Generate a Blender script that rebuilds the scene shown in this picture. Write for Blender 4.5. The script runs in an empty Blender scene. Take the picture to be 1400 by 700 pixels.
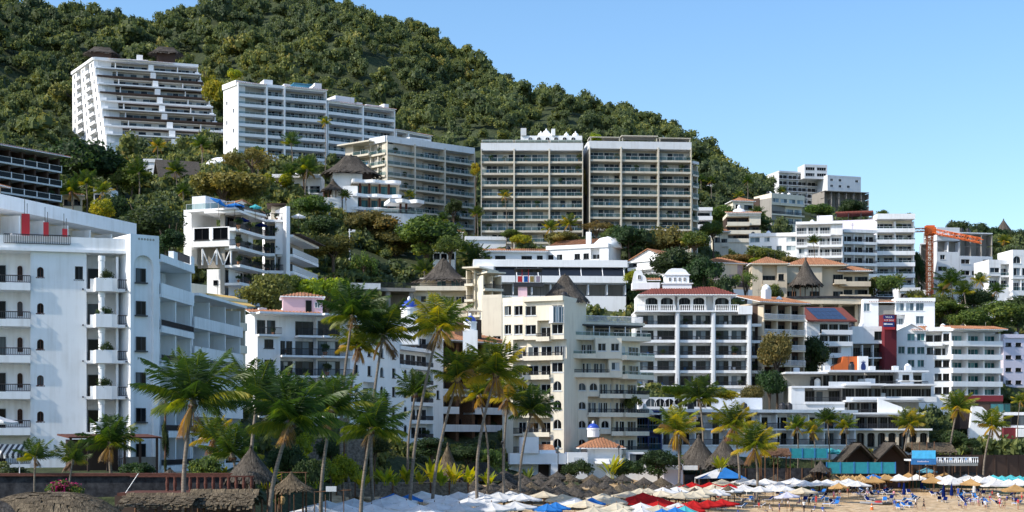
import bpy, bmesh, math, random
import numpy as np
from mathutils import Matrix, Vector

# ------------------------------------------------------------------ survey helpers
FOC, EYE, HV = 2154.0, 10.3, 600.0      # focal length in photo pixels, eye height (m), horizon row
def X(u, D): return (u - 700.0) * D / FOC
def Z(v, D): return EYE + (HV - v) * D / FOC
def P(u, D): return Vector((X(u, D), D, 0))
rnd = random.Random(7)
scene = bpy.context.scene
COL = scene.collection
R = math.radians

# ------------------------------------------------------------------ materials
MATS = {}
def newmat(name):
    m = bpy.data.materials.new(name); m.use_nodes = True
    nt = m.node_tree; nt.nodes.clear()
    out = nt.nodes.new('ShaderNodeOutputMaterial')
    MATS[name] = m
    return m, nt, out
def N(nt, t, **kw):
    n = nt.nodes.new(t)
    for k, v in kw.items():
        if k in n.inputs: n.inputs[k].default_value = v
        else: setattr(n, k, v)
    return n
def ramp(nt, stops):
    n = nt.nodes.new('ShaderNodeValToRGB'); cr = n.color_ramp
    while len(cr.elements) > 1: cr.elements.remove(cr.elements[-1])
    for i, (p, c) in enumerate(stops):
        e = cr.elements[0] if i == 0 else cr.elements.new(p)
        e.position = p; e.color = (*c, 1)
    return n
def worldpos(nt, scale=(1, 1, 1)):
    g = nt.nodes.new('ShaderNodeNewGeometry')
    mp = nt.nodes.new('ShaderNodeMapping'); mp.inputs['Scale'].default_value = scale
    nt.links.new(g.outputs['Position'], mp.inputs['Vector'])
    return mp.outputs['Vector']
def plaster(name, c, dirt=(0.35, 0.33, 0.30), amt=0.45, rough=0.8, streak=True, objvar=0.0, bump=0.0):
    """painted render: blotches, streaks running down, slight change from piece to piece"""
    m, nt, out = newmat(name); L = nt.links.new
    b = N(nt, 'ShaderNodeBsdfPrincipled'); b.inputs['Roughness'].default_value = rough
    n1 = N(nt, 'ShaderNodeTexNoise'); n1.inputs['Scale'].default_value = 0.35; n1.inputs['Detail'].default_value = 6
    L(worldpos(nt), n1.inputs['Vector'])
    n2 = N(nt, 'ShaderNodeTexNoise'); n2.inputs['Scale'].default_value = 1.0; n2.inputs['Detail'].default_value = 5
    L(worldpos(nt, (2.2, 2.2, 0.16) if streak else (1.5, 1.5, 1.5)), n2.inputs['Vector'])
    mul = N(nt, 'ShaderNodeMath', operation='MULTIPLY'); L(n1.outputs['Fac'], mul.inputs[0]); L(n2.outputs['Fac'], mul.inputs[1])
    rp = ramp(nt, [(0.22, (0, 0, 0)), (0.52, (1, 1, 1))]); L(mul.outputs[0], rp.inputs['Fac'])
    sc = N(nt, 'ShaderNodeMath', operation='MULTIPLY'); L(rp.outputs['Color'], sc.inputs[0]); sc.inputs[1].default_value = amt
    mx = N(nt, 'ShaderNodeMix', data_type='RGBA'); L(sc.outputs[0], mx.inputs['Factor'])
    mx.inputs['A'].default_value = (*c, 1); mx.inputs['B'].default_value = (*dirt, 1)
    col = mx.outputs['Result']
    if objvar:
        oi = N(nt, 'ShaderNodeObjectInfo'); mr = N(nt, 'ShaderNodeMapRange')
        mr.inputs['To Min'].default_value = 1 - objvar; mr.inputs['To Max'].default_value = 1 + objvar * .5
        L(oi.outputs['Random'], mr.inputs['Value'])
        hs = N(nt, 'ShaderNodeHueSaturation'); L(mr.outputs['Result'], hs.inputs['Value']); L(col, hs.inputs['Color']); col = hs.outputs['Color']
    L(col, b.inputs['Base Color'])
    if bump:
        bp = N(nt, 'ShaderNodeBump'); bp.inputs['Strength'].default_value = bump; bp.inputs['Distance'].default_value = 0.05
        n3 = N(nt, 'ShaderNodeTexNoise'); n3.inputs['Scale'].default_value = 6; L(worldpos(nt), n3.inputs['Vector'])
        L(n3.outputs['Fac'], bp.inputs['Height']); L(bp.outputs['Normal'], b.inputs['Normal'])
    L(b.outputs[0], out.inputs[0]); return m
def plain(name, c, rough=0.6, metal=0.0, var=0.15):
    m, nt, out = newmat(name); L = nt.links.new
    b = N(nt, 'ShaderNodeBsdfPrincipled'); b.inputs['Roughness'].default_value = rough; b.inputs['Metallic'].default_value = metal
    n = N(nt, 'ShaderNodeTexNoise'); n.inputs['Scale'].default_value = 1.7; n.inputs['Detail'].default_value = 5; L(worldpos(nt), n.inputs['Vector'])
    lo = tuple(x * (1 - var) for x in c); hi = tuple(min(1, x * (1 + var)) for x in c)
    rp = ramp(nt, [(0.3, lo), (0.7, hi)]); L(n.outputs['Fac'], rp.inputs['Fac']); L(rp.outputs['Color'], b.inputs['Base Color'])
    L(b.outputs[0], out.inputs[0]); return m
def paneglass(name, stops, rough=0.1, spec=0.2):
    """window panes: each pane shows a dark room, a blind or a curtain behind shiny glass"""
    m, nt, out = newmat(name); L = nt.links.new
    b = N(nt, 'ShaderNodeBsdfPrincipled'); b.inputs['Roughness'].default_value = rough; b.inputs['Specular IOR Level'].default_value = spec
    g = N(nt, 'ShaderNodeNewGeometry'); oi = N(nt, 'ShaderNodeObjectInfo')
    ad = N(nt, 'ShaderNodeMath', operation='ADD'); L(g.outputs['Random Per Island'], ad.inputs[0]); L(oi.outputs['Random'], ad.inputs[1])
    fr = N(nt, 'ShaderNodeMath', operation='FRACT'); L(ad.outputs[0], fr.inputs[0])
    rp = ramp(nt, stops); rp.color_ramp.interpolation = 'CONSTANT'; L(fr.outputs[0], rp.inputs['Fac'])
    wv = N(nt, 'ShaderNodeTexNoise'); wv.inputs['Scale'].default_value = 1.0; L(worldpos(nt, (5, 5, 0.25)), wv.inputs['Vector'])
    mr = N(nt, 'ShaderNodeMapRange'); mr.inputs['To Min'].default_value = 0.55; mr.inputs['To Max'].default_value = 1.35; L(wv.outputs['Fac'], mr.inputs['Value'])
    hs = N(nt, 'ShaderNodeHueSaturation'); L(mr.outputs['Result'], hs.inputs['Value']); L(rp.outputs['Color'], hs.inputs['Color'])
    L(hs.outputs['Color'], b.inputs['Base Color']); L(b.outputs[0], out.inputs[0]); return m
def foliage(name, stops, trans=0.35, objhue=0.04, attr='tint', rough=0.6):
    m, nt, out = newmat(name); L = nt.links.new
    at = N(nt, 'ShaderNodeAttribute', attribute_name=attr)
    rp = ramp(nt, stops); L(at.outputs['Fac'], rp.inputs['Fac'])
    oi = N(nt, 'ShaderNodeObjectInfo'); mr = N(nt, 'ShaderNodeMapRange'); mr.inputs['To Min'].default_value = 0.5 - objhue; mr.inputs['To Max'].default_value = 0.5 + objhue * .6
    L(oi.outputs['Random'], mr.inputs['Value'])
    hs = N(nt, 'ShaderNodeHueSaturation'); L(mr.outputs['Result'], hs.inputs['Hue']); L(rp.outputs['Color'], hs.inputs['Color'])
    d = N(nt, 'ShaderNodeBsdfPrincipled'); d.inputs['Roughness'].default_value = rough; d.inputs['Specular IOR Level'].default_value = 0.3
    t = N(nt, 'ShaderNodeBsdfTranslucent'); L(hs.outputs['Color'], d.inputs['Base Color'])
    h2 = N(nt, 'ShaderNodeHueSaturation'); h2.inputs['Value'].default_value = 1.5; h2.inputs['Saturation'].default_value = 1.1; h2.inputs['Hue'].default_value = 0.485
    L(hs.outputs['Color'], h2.inputs['Color']); L(h2.outputs['Color'], t.inputs['Color'])
    mx = N(nt, 'ShaderNodeMixShader'); mx.inputs[0].default_value = trans; L(d.outputs[0], mx.inputs[1]); L(t.outputs[0], mx.inputs[2])
    L(mx.outputs[0], out.inputs[0]); return m
def canvas(name, c, trans=0.25):
    m, nt, out = newmat(name); L = nt.links.new
    n = N(nt, 'ShaderNodeTexNoise'); n.inputs['Scale'].default_value = 0.9; n.inputs['Detail'].default_value = 4; L(worldpos(nt), n.inputs['Vector'])
    oi = N(nt, 'ShaderNodeObjectInfo')
    rp = ramp(nt, [(0.3, tuple(x * .8 for x in c)), (0.65, c)]); L(n.outputs['Fac'], rp.inputs['Fac'])
    mr = N(nt, 'ShaderNodeMapRange'); mr.inputs['To Min'].default_value = 0.85; mr.inputs['To Max'].default_value = 1.05; L(oi.outputs['Random'], mr.inputs['Value'])
    hs = N(nt, 'ShaderNodeHueSaturation'); L(mr.outputs['Result'], hs.inputs['Value']); L(rp.outputs['Color'], hs.inputs['Color'])
    d = N(nt, 'ShaderNodeBsdfDiffuse'); t = N(nt, 'ShaderNodeBsdfTranslucent'); L(hs.outputs['Color'], d.inputs[0]); L(hs.outputs['Color'], t.inputs[0])
    mx = N(nt, 'ShaderNodeMixShader'); mx.inputs[0].default_value = trans; L(d.outputs[0], mx.inputs[1]); L(t.outputs[0], mx.inputs[2]); L(mx.outputs[0], out.inputs[0]); return m
def noisy(name, stops, scale=(1, 1, 1), nscale=2.0, detail=8, rough=0.9, bump=0.3, dist=0.1, var=0.0):
    m, nt, out = newmat(name); L = nt.links.new
    b = N(nt, 'ShaderNodeBsdfPrincipled'); b.inputs['Roughness'].default_value = rough; b.inputs['Specular IOR Level'].default_value = 0.2
    n = N(nt, 'ShaderNodeTexNoise'); n.inputs['Scale'].default_value = nscale; n.inputs['Detail'].default_value = detail; n.inputs['Roughness'].default_value = 0.65
    L(worldpos(nt, scale), n.inputs['Vector']); rp = ramp(nt, stops); L(n.outputs['Fac'], rp.inputs['Fac'])
    col = rp.outputs['Color']
    if var:
        g = N(nt, 'ShaderNodeNewGeometry'); mr = N(nt, 'ShaderNodeMapRange'); mr.inputs['To Min'].default_value = 1 - var; mr.inputs['To Max'].default_value = 1 + var
        L(g.outputs['Random Per Island'], mr.inputs['Value']); hs = N(nt, 'ShaderNodeHueSaturation'); L(mr.outputs['Result'], hs.inputs['Value']); L(col, hs.inputs['Color']); col = hs.outputs['Color']
    L(col, b.inputs['Base Color'])
    bp = N(nt, 'ShaderNodeBump'); bp.inputs['Strength'].default_value = bump; bp.inputs['Distance'].default_value = dist
    L(n.outputs['Fac'], bp.inputs['Height']); L(bp.outputs['Normal'], b.inputs['Normal']); L(b.outputs[0], out.inputs[0]); return m

WHITE = plaster('white_render', (0.90, 0.90, 0.90), (0.52, 0.49, 0.44), 0.5)
WHITEB = plaster('bright_white_render', (0.92, 0.92, 0.92), (0.56, 0.53, 0.5), 0.34)
LILAC = plaster('lilac_white_render', (0.74, 0.69, 0.80), (0.5, 0.45, 0.5), 0.3)
PINK = plaster('pink_render', (0.80, 0.55, 0.60), (0.45, 0.33, 0.33), 0.3)
CREAM = plaster('cream_render', (0.78, 0.71, 0.57), (0.42, 0.35, 0.26), 0.45)
BEIGE = plaster('beige_render', (0.66, 0.56, 0.42), (0.35, 0.28, 0.2), 0.4)
GREIGE = plaster('grey_beige_render', (0.60, 0.55, 0.45), (0.34, 0.31, 0.26), 0.5)
PALEG = plaster('pale_grey_render', (0.70, 0.72, 0.74), (0.4, 0.38, 0.35), 0.4)
INNER = plaster('shaded_recess_render', (0.40, 0.37, 0.32), (0.3, 0.27, 0.22), 0.4)  # the shade of recessed back walls is put into this darker colour
CONC = plaster('bare_concrete', (0.30, 0.28, 0.25), (0.12, 0.11, 0.10), 0.6)
DKBRN = plaster('dark_brown_and_shade_paint', (0.06, 0.035, 0.025), (0.03, 0.02, 0.02), 0.4)  # also colours panels and recess backs that stand in for shaded interiors
MAROON = plaster('maroon_paint', (0.15, 0.012, 0.02), (0.06, 0.01, 0.012), 0.4)
REDP = plaster('red_paint', (0.42, 0.02, 0.03), (0.2, 0.02, 0.02), 0.3)
ORANGEW = plaster('orange_paint', (0.62, 0.14, 0.03), (0.3, 0.08, 0.03), 0.35)
YELLOWW = plaster('yellow_render', (0.80, 0.50, 0.14), (0.5, 0.3, 0.1), 0.3)
DEEP = plaster('deep_shade_render', (0.42, 0.39, 0.34), (0.1, 0.09, 0.08), 0.4)  # colour darkened to paint shade onto the backs of balcony recesses
VIOLETS = plaster('violet_stone', (0.33, 0.28, 0.32), (0.16, 0.13, 0.15), 0.7, streak=False)
STONE = noisy('rough_stone', [(0.3, (0.05, 0.045, 0.04)), (0.55, (0.22, 0.2, 0.17)), (0.75, (0.36, 0.33, 0.28))], nscale=2.5, bump=0.8, dist=0.2)
DKSTONE = noisy('dark_wet_stone', [(0.35, (0.012, 0.013, 0.017)), (0.7, (0.06, 0.062, 0.07))], nscale=1.4, bump=0.6)
BLUED = plain('cobalt_dome_paint', (0.03, 0.08, 0.45), 0.35)
TEAL = plain('turquoise_paint', (0.02, 0.26, 0.30), 0.5)
SKYB = plain('sky_blue_paint', (0.08, 0.50, 0.85), 0.5)
NAVY = plain('navy_paint', (0.012, 0.03, 0.16), 0.5)
BLUEP = plain('mid_blue_paint', (0.03, 0.17, 0.42), 0.5)
WPAINT = plain('white_paint', (0.85, 0.85, 0.85), 0.45, var=0.04)
IRON = plain('black_iron', (0.018, 0.018, 0.022), 0.5)
ALUM = plain('white_aluminium', (0.6, 0.62, 0.64), 0.4)
FRDARK = plain('dark_window_frame', (0.03, 0.03, 0.035), 0.4)
WOOD = noisy('weathered_wood', [(0.3, (0.07, 0.035, 0.02)), (0.7, (0.22, 0.12, 0.07))], (1, 1, 6), 3)
REDWOOD = noisy('red_brown_wood', [(0.3, (0.06, 0.025, 0.018)), (0.7, (0.16, 0.065, 0.05))], (1, 1, 5), 3)
TILE = noisy('terracotta_tile', [(0.28, (0.14, 0.055, 0.03)), (0.5, (0.36, 0.17, 0.09)), (0.75, (0.55, 0.31, 0.19))], (1.4, 1.4, 1.4), 2.6, bump=0.7, var=0.25)
REDTILE = noisy('dark_red_tile', [(0.3, (0.11, 0.03, 0.025)), (0.7, (0.26, 0.085, 0.065))], (1.4, 1.4, 1.4), 2.6, bump=0.5, var=0.2)
THATCH = noisy('dry_palm_thatch', [(0.3, (0.035, 0.026, 0.018)), (0.52, (0.13, 0.10, 0.064)), (0.75, (0.33, 0.26, 0.17))], (7, 1.1, 1.1), 2.2, bump=0.8, var=0.3)
THATCHD = noisy('old_grey_thatch', [(0.3, (0.03, 0.026, 0.022)), (0.55, (0.10, 0.085, 0.07)), (0.75, (0.23, 0.20, 0.165))], (7, 1.1, 1.1), 2.2, bump=0.8, var=0.28)
TANTH = noisy('golden_thatch', [(0.3, (0.2, 0.11, 0.04)), (0.55, (0.5, 0.31, 0.13)), (0.75, (0.75, 0.52, 0.27))], (5, 5, 0.9), 2.2, bump=0.6, var=0.4)
TRUNK = noisy('palm_trunk_bark', [(0.3, (0.10, 0.08, 0.06)), (0.7, (0.30, 0.25, 0.20))], (1, 1, 7), 1.6, bump=0.7, dist=0.05)
BARK = noisy('tree_bark', [(0.3, (0.05, 0.035, 0.025)), (0.7, (0.16, 0.12, 0.09))], (3, 3, 1), 2)
SANDM = noisy('trodden_sand', [(0.30, (0.30, 0.19, 0.095)), (0.5, (0.56, 0.40, 0.23)), (0.68, (0.72, 0.55, 0.36))], nscale=0.75, detail=12, bump=1.0, dist=0.4)
SOIL = noisy('hill_soil', [(0.32, (0.025, 0.036, 0.015)), (0.5, (0.05, 0.065, 0.028)), (0.66, (0.08, 0.095, 0.04)), (0.8, (0.13, 0.13, 0.065))], nscale=0.9, detail=12, bump=1.0, dist=0.6)
PAVE = noisy('terrace_paving', [(0.3, (0.2, 0.17, 0.14)), (0.7, (0.36, 0.31, 0.26))], nscale=0.8)
CRANEO = plain('orange_crane_paint', (0.62, 0.12, 0.015), 0.5, var=0.25)
TINTED = plain('tinted_awning_glass', (0.012, 0.017, 0.026), 0.4)
SOLAR = plain('solar_cell', (0.03, 0.045, 0.09), 0.15)
GLASS = paneglass('window_glass', [(0.0, (0.006, 0.008, 0.012)), (0.45, (0.016, 0.022, 0.03)), (0.66, (0.05, 0.075, 0.095)), (0.8, (0.17, 0.22, 0.26)), (0.9, (0.5, 0.53, 0.53))])
GLASST = paneglass('tower_window_glass', [(0.0, (0.010, 0.014, 0.02)), (0.34, (0.05, 0.075, 0.095)), (0.56, (0.14, 0.19, 0.23)), (0.74, (0.32, 0.37, 0.40)), (0.88, (0.6, 0.6, 0.57))])
GLASSD = paneglass('dark_window_glass', [(0.0, (0.005, 0.006, 0.008)), (0.6, (0.013, 0.016, 0.021)), (0.86, (0.10, 0.12, 0.13))], 0.1, 0.12)
GLASSG = paneglass('green_window_glass', [(0.0, (0.02, 0.09, 0.10)), (0.5, (0.06, 0.20, 0.21)), (0.8, (0.16, 0.34, 0.34))])
GLASSB = paneglass('pale_window_glass', [(0.0, (0.10, 0.15, 0.18)), (0.5, (0.22, 0.3, 0.34)), (0.8, (0.45, 0.52, 0.55))])
m, nt, out = newmat('balustrade_glass')
_t = N(nt, 'ShaderNodeBsdfTransparent'); _t.inputs[0].default_value = (0.6, 0.72, 0.72, 1)
_p = N(nt, 'ShaderNodeBsdfPrincipled'); _p.inputs['Base Color'].default_value = (0.05, 0.12, 0.13, 1); _p.inputs['Roughness'].default_value = 0.05
_x = N(nt, 'ShaderNodeMixShader'); _x.inputs[0].default_value = 0.3
nt.links.new(_t.outputs[0], _x.inputs[1]); nt.links.new(_p.outputs[0], _x.inputs[2]); nt.links.new(_x.outputs[0], out.inputs[0]); RGLASS = m
CANV = {'white': canvas('white_canvas', (0.93, 0.92, 0.90)), 'cream': canvas('cream_canvas', (0.82, 0.72, 0.54)), 'red': canvas('red_canvas', (0.62, 0.03, 0.03)),
        'blue': canvas('blue_canvas', (0.05, 0.26, 0.72)), 'turquoise': canvas('turquoise_canvas', (0.12, 0.58, 0.62)), 'navy': canvas('navy_canvas', (0.01, 0.025, 0.15)),
        'tan': canvas('tan_canvas', (0.62, 0.38, 0.16)), 'lavender': canvas('lavender_canvas', (0.70, 0.70, 0.85)), 'light blue': canvas('light_blue_canvas', (0.2, 0.55, 0.75))}
LEAF = foliage('broadleaf_foliage', [(0.0, (0.035, 0.062, 0.018)), (0.4, (0.09, 0.15, 0.03)), (0.7, (0.17, 0.23, 0.04)), (1.0, (0.38, 0.34, 0.05))])
LEAFD = foliage('dark_foliage', [(0.0, (0.018, 0.036, 0.014)), (0.6, (0.05, 0.09, 0.024)), (1.0, (0.13, 0.17, 0.035))], 0.3)
LEAFY = foliage('yellow_green_foliage', [(0.0, (0.10, 0.15, 0.016)), (0.5, (0.32, 0.36, 0.025)), (1.0, (0.65, 0.52, 0.03))], 0.4)
LEAFO = foliage('olive_dry_foliage', [(0.0, (0.07, 0.08, 0.022)), (0.5, (0.19, 0.18, 0.045)), (1.0, (0.36, 0.27, 0.06))], 0.35)
FORESTM = foliage('forest_foliage', [(0.0, (0.072, 0.10, 0.045)), (0.35, (0.115, 0.15, 0.05)), (0.6, (0.18, 0.205, 0.055)), (0.8, (0.27, 0.26, 0.06)), (1.0, (0.36, 0.29, 0.09))], 0.36, objhue=0.0)  # tones raised to put a little distance haze into the colour
PALMM = foliage('palm_foliage', [(0.0, (0.016, 0.038, 0.008)), (0.3, (0.048, 0.095, 0.014)), (0.5, (0.165, 0.205, 0.02)), (0.75, (0.56, 0.43, 0.03)), (0.9, (0.44, 0.28, 0.06)), (1.0, (0.28, 0.19, 0.10))], 0.42, objhue=0.015, rough=0.4)
FLOWER = foliage('pink_flower_petals', [(0.0, (0.25, 0.01, 0.08)), (0.6, (0.45, 0.04, 0.17)), (1.0, (0.75, 0.2, 0.08))], 0.3)
SKIN = plain('skin', (0.42, 0.23, 0.15), 0.55)
HAIR = plain('dark_hair', (0.02, 0.014, 0.01), 0.5)
CLOTH = {k: plain('cloth_' + k, c, 0.8) for k, c in {'blue': (0.04, 0.10, 0.42), 'white': (0.75, 0.75, 0.75), 'black': (0.02, 0.02, 0.025), 'red': (0.5, 0.03, 0.03), 'pink': (0.7, 0.3, 0.38), 'grey': (0.25, 0.26, 0.28), 'navy': (0.02, 0.03, 0.10), 'khaki': (0.35, 0.27, 0.16)}.items()}

# ------------------------------------------------------------------ mesh building
class MB:
    def __init__(s): s.v = []; s.f = []; s.m = []; s.c = []
    def add(s, vs, fs, m=0):
        o = len(s.v); s.c.append((o, len(vs), len(s.f), len(fs))); s.v += [tuple(p) for p in vs]; s.f += [tuple(i + o for i in f) for f in fs]; s.m += [m] * len(fs); return s
    def box(s, x0, x1, y0, y1, z0, z1, m=0):
        return s.add([(x0, y0, z0), (x1, y0, z0), (x1, y1, z0), (x0, y1, z0), (x0, y0, z1), (x1, y0, z1), (x1, y1, z1), (x0, y1, z1)],
                     [(0, 3, 2, 1), (4, 5, 6, 7), (0, 1, 5, 4), (1, 2, 6, 5), (2, 3, 7, 6), (3, 0, 4, 7)], m)
    def prism(s, pts, z0, z1, m=0):
        n = len(pts)
        return s.add([(x, y, z0) for x, y in pts] + [(x, y, z1) for x, y in pts],
                     [tuple(range(n - 1, -1, -1)), tuple(range(n, 2 * n))] + [(i, (i + 1) % n, n + (i + 1) % n, n + i) for i in range(n)], m)
    def yprism(s, pts, y0, y1, m=0):     # outline in x,z pushed along y
        n = len(pts)
        return s.add([(x, y0, z) for x, z in pts] + [(x, y1, z) for x, z in pts],
                     [tuple(range(n)), tuple(range(2 * n - 1, n - 1, -1))] + [(i, n + i, n + (i + 1) % n, (i + 1) % n) for i in range(n)], m)
    def xprism(s, pts, x0, x1, m=0):     # outline in y,z pushed along x
        n = len(pts)
        return s.add([(x0, y, z) for y, z in pts] + [(x1, y, z) for y, z in pts],
                     [tuple(range(n - 1, -1, -1)), tuple(range(n, 2 * n))] + [(i, (i + 1) % n, n + (i + 1) % n, n + i) for i in range(n)], m)
    def quad(s, a, b, c, d, m=0): return s.add([a, b, c, d], [(0, 1, 2, 3)], m)
    def tube(s, pts, rad, n=6, m=0):
        pts = [Vector(p) for p in pts]; k = len(pts)
        if not hasattr(rad, '__len__'): rad = [rad] * k
        vs = []
        for i, p in enumerate(pts):
            t = (pts[min(i + 1, k - 1)] - pts[max(i - 1, 0)]).normalized()
            a = t.cross(Vector((0, 0, 1)) if abs(t.z) < .9 else Vector((1, 0, 0))).normalized(); b = t.cross(a)
            for j in range(n):
                w = 2 * math.pi * j / n; vs.append(p + (a * math.cos(w) + b * math.sin(w)) * rad[i])
        fs = [(i * n + j, i * n + (j + 1) % n, (i + 1) * n + (j + 1) % n, (i + 1) * n + j) for i in range(k - 1) for j in range(n)]
        fs += [tuple(range(n - 1, -1, -1)), tuple(range((k - 1) * n, k * n))]
        return s.add(vs, fs, m)
    def lathe(s, prof, n=16, m=0, c=(0, 0), sx=1, sy=1):
        k = len(prof); vs = []
        for r, z in prof:
            for j in range(n):
                w = 2 * math.pi * j / n; vs.append((c[0] + r * sx * math.cos(w), c[1] + r * sy * math.sin(w), z))
        fs = [(i * n + j, i * n + (j + 1) % n, (i + 1) * n + (j + 1) % n, (i + 1) * n + j) for i in range(k - 1) for j in range(n)]
        fs += [tuple(range(n - 1, -1, -1)), tuple(range((k - 1) * n, k * n))]
        return s.add(vs, fs, m)
    def mesh(s, name, *mats, smooth=False):
        me = bpy.data.meshes.new(name); me.from_pydata(s.v, [], s.f)
        for m in mats: me.materials.append(m)
        if len(mats) > 1: me.polygons.foreach_set('material_index', s.m)
        if smooth: me.polygons.foreach_set('use_smooth', [True] * len(s.f))
        me.update(); return me
def touching(b):
    """split a builder's boxes into groups that touch each other"""
    A = [(np.min(b.v[o:o + n], 0) - .006, np.max(b.v[o:o + n], 0) + .006) for o, n, _, _ in b.c]; k = len(A); g = list(range(k))
    def top(i):
        while g[i] != i: i = g[i]
        return i
    for i in range(k):
        for j in range(i):
            if (A[i][0] <= A[j][1]).all() and (A[j][0] <= A[i][1]).all(): g[top(i)] = top(j)
    out = {}
    for i in range(k): out.setdefault(top(i), []).append(i)
    res = []
    for ids in out.values():
        m = MB()
        for i in ids: o, n, f0, nf = b.c[i]; m.add(b.v[o:o + n], [tuple(q - o for q in f) for f in b.f[f0:f0 + nf]], b.m[f0] if nf else 0)
        res.append(m)
    return res
def quads_mesh(name, V, T, mat, smooth=False):
    """V (n,4,3) array of separate quads, T (n,) tint per face"""
    n = len(V); me = bpy.data.meshes.new(name)
    me.vertices.add(n * 4); me.vertices.foreach_set('co', np.ascontiguousarray(V, np.float32).ravel())
    me.loops.add(n * 4); me.loops.foreach_set('vertex_index', np.arange(n * 4, dtype=np.int32))
    me.polygons.add(n); me.polygons.foreach_set('loop_start', np.arange(0, n * 4, 4, dtype=np.int32))
    me.polygons.foreach_set('loop_total', np.full(n, 4, np.int32)) if bpy.app.version < (4, 1, 0) else None
    me.update(calc_edges=True)
    a = me.attributes.new('tint', 'FLOAT', 'FACE'); a.data.foreach_set('value', np.asarray(T, np.float32))
    me.materials.append(mat); return me
def link(name, me, parent=None, M=None):
    o = bpy.data.objects.new(name, me); COL.objects.link(o)
    if parent is not None: o.parent = parent
    if M is not None: o.matrix_basis = M
    return o
def tag(o, label, cat, group=None, kind=None):
    if label: o['label'] = label
    if cat: o['category'] = cat
    if group: o['group'] = group
    if kind: o['kind'] = kind
    return o
def thing(name, loc, label, cat, group=None, rz=0):
    o = bpy.data.objects.new(name, None); COL.objects.link(o); o.location = loc; o.rotation_euler.z = rz; o.empty_display_size = .5
    return tag(o, label, cat, group)
def struct(name, me): o = link(name, me); o['kind'] = 'structure'; return o
CACHE = {}
def cached(key, fn):
    if key not in CACHE: CACHE[key] = fn()
    return CACHE[key]
def r2(x): return round(x, 2)

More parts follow.
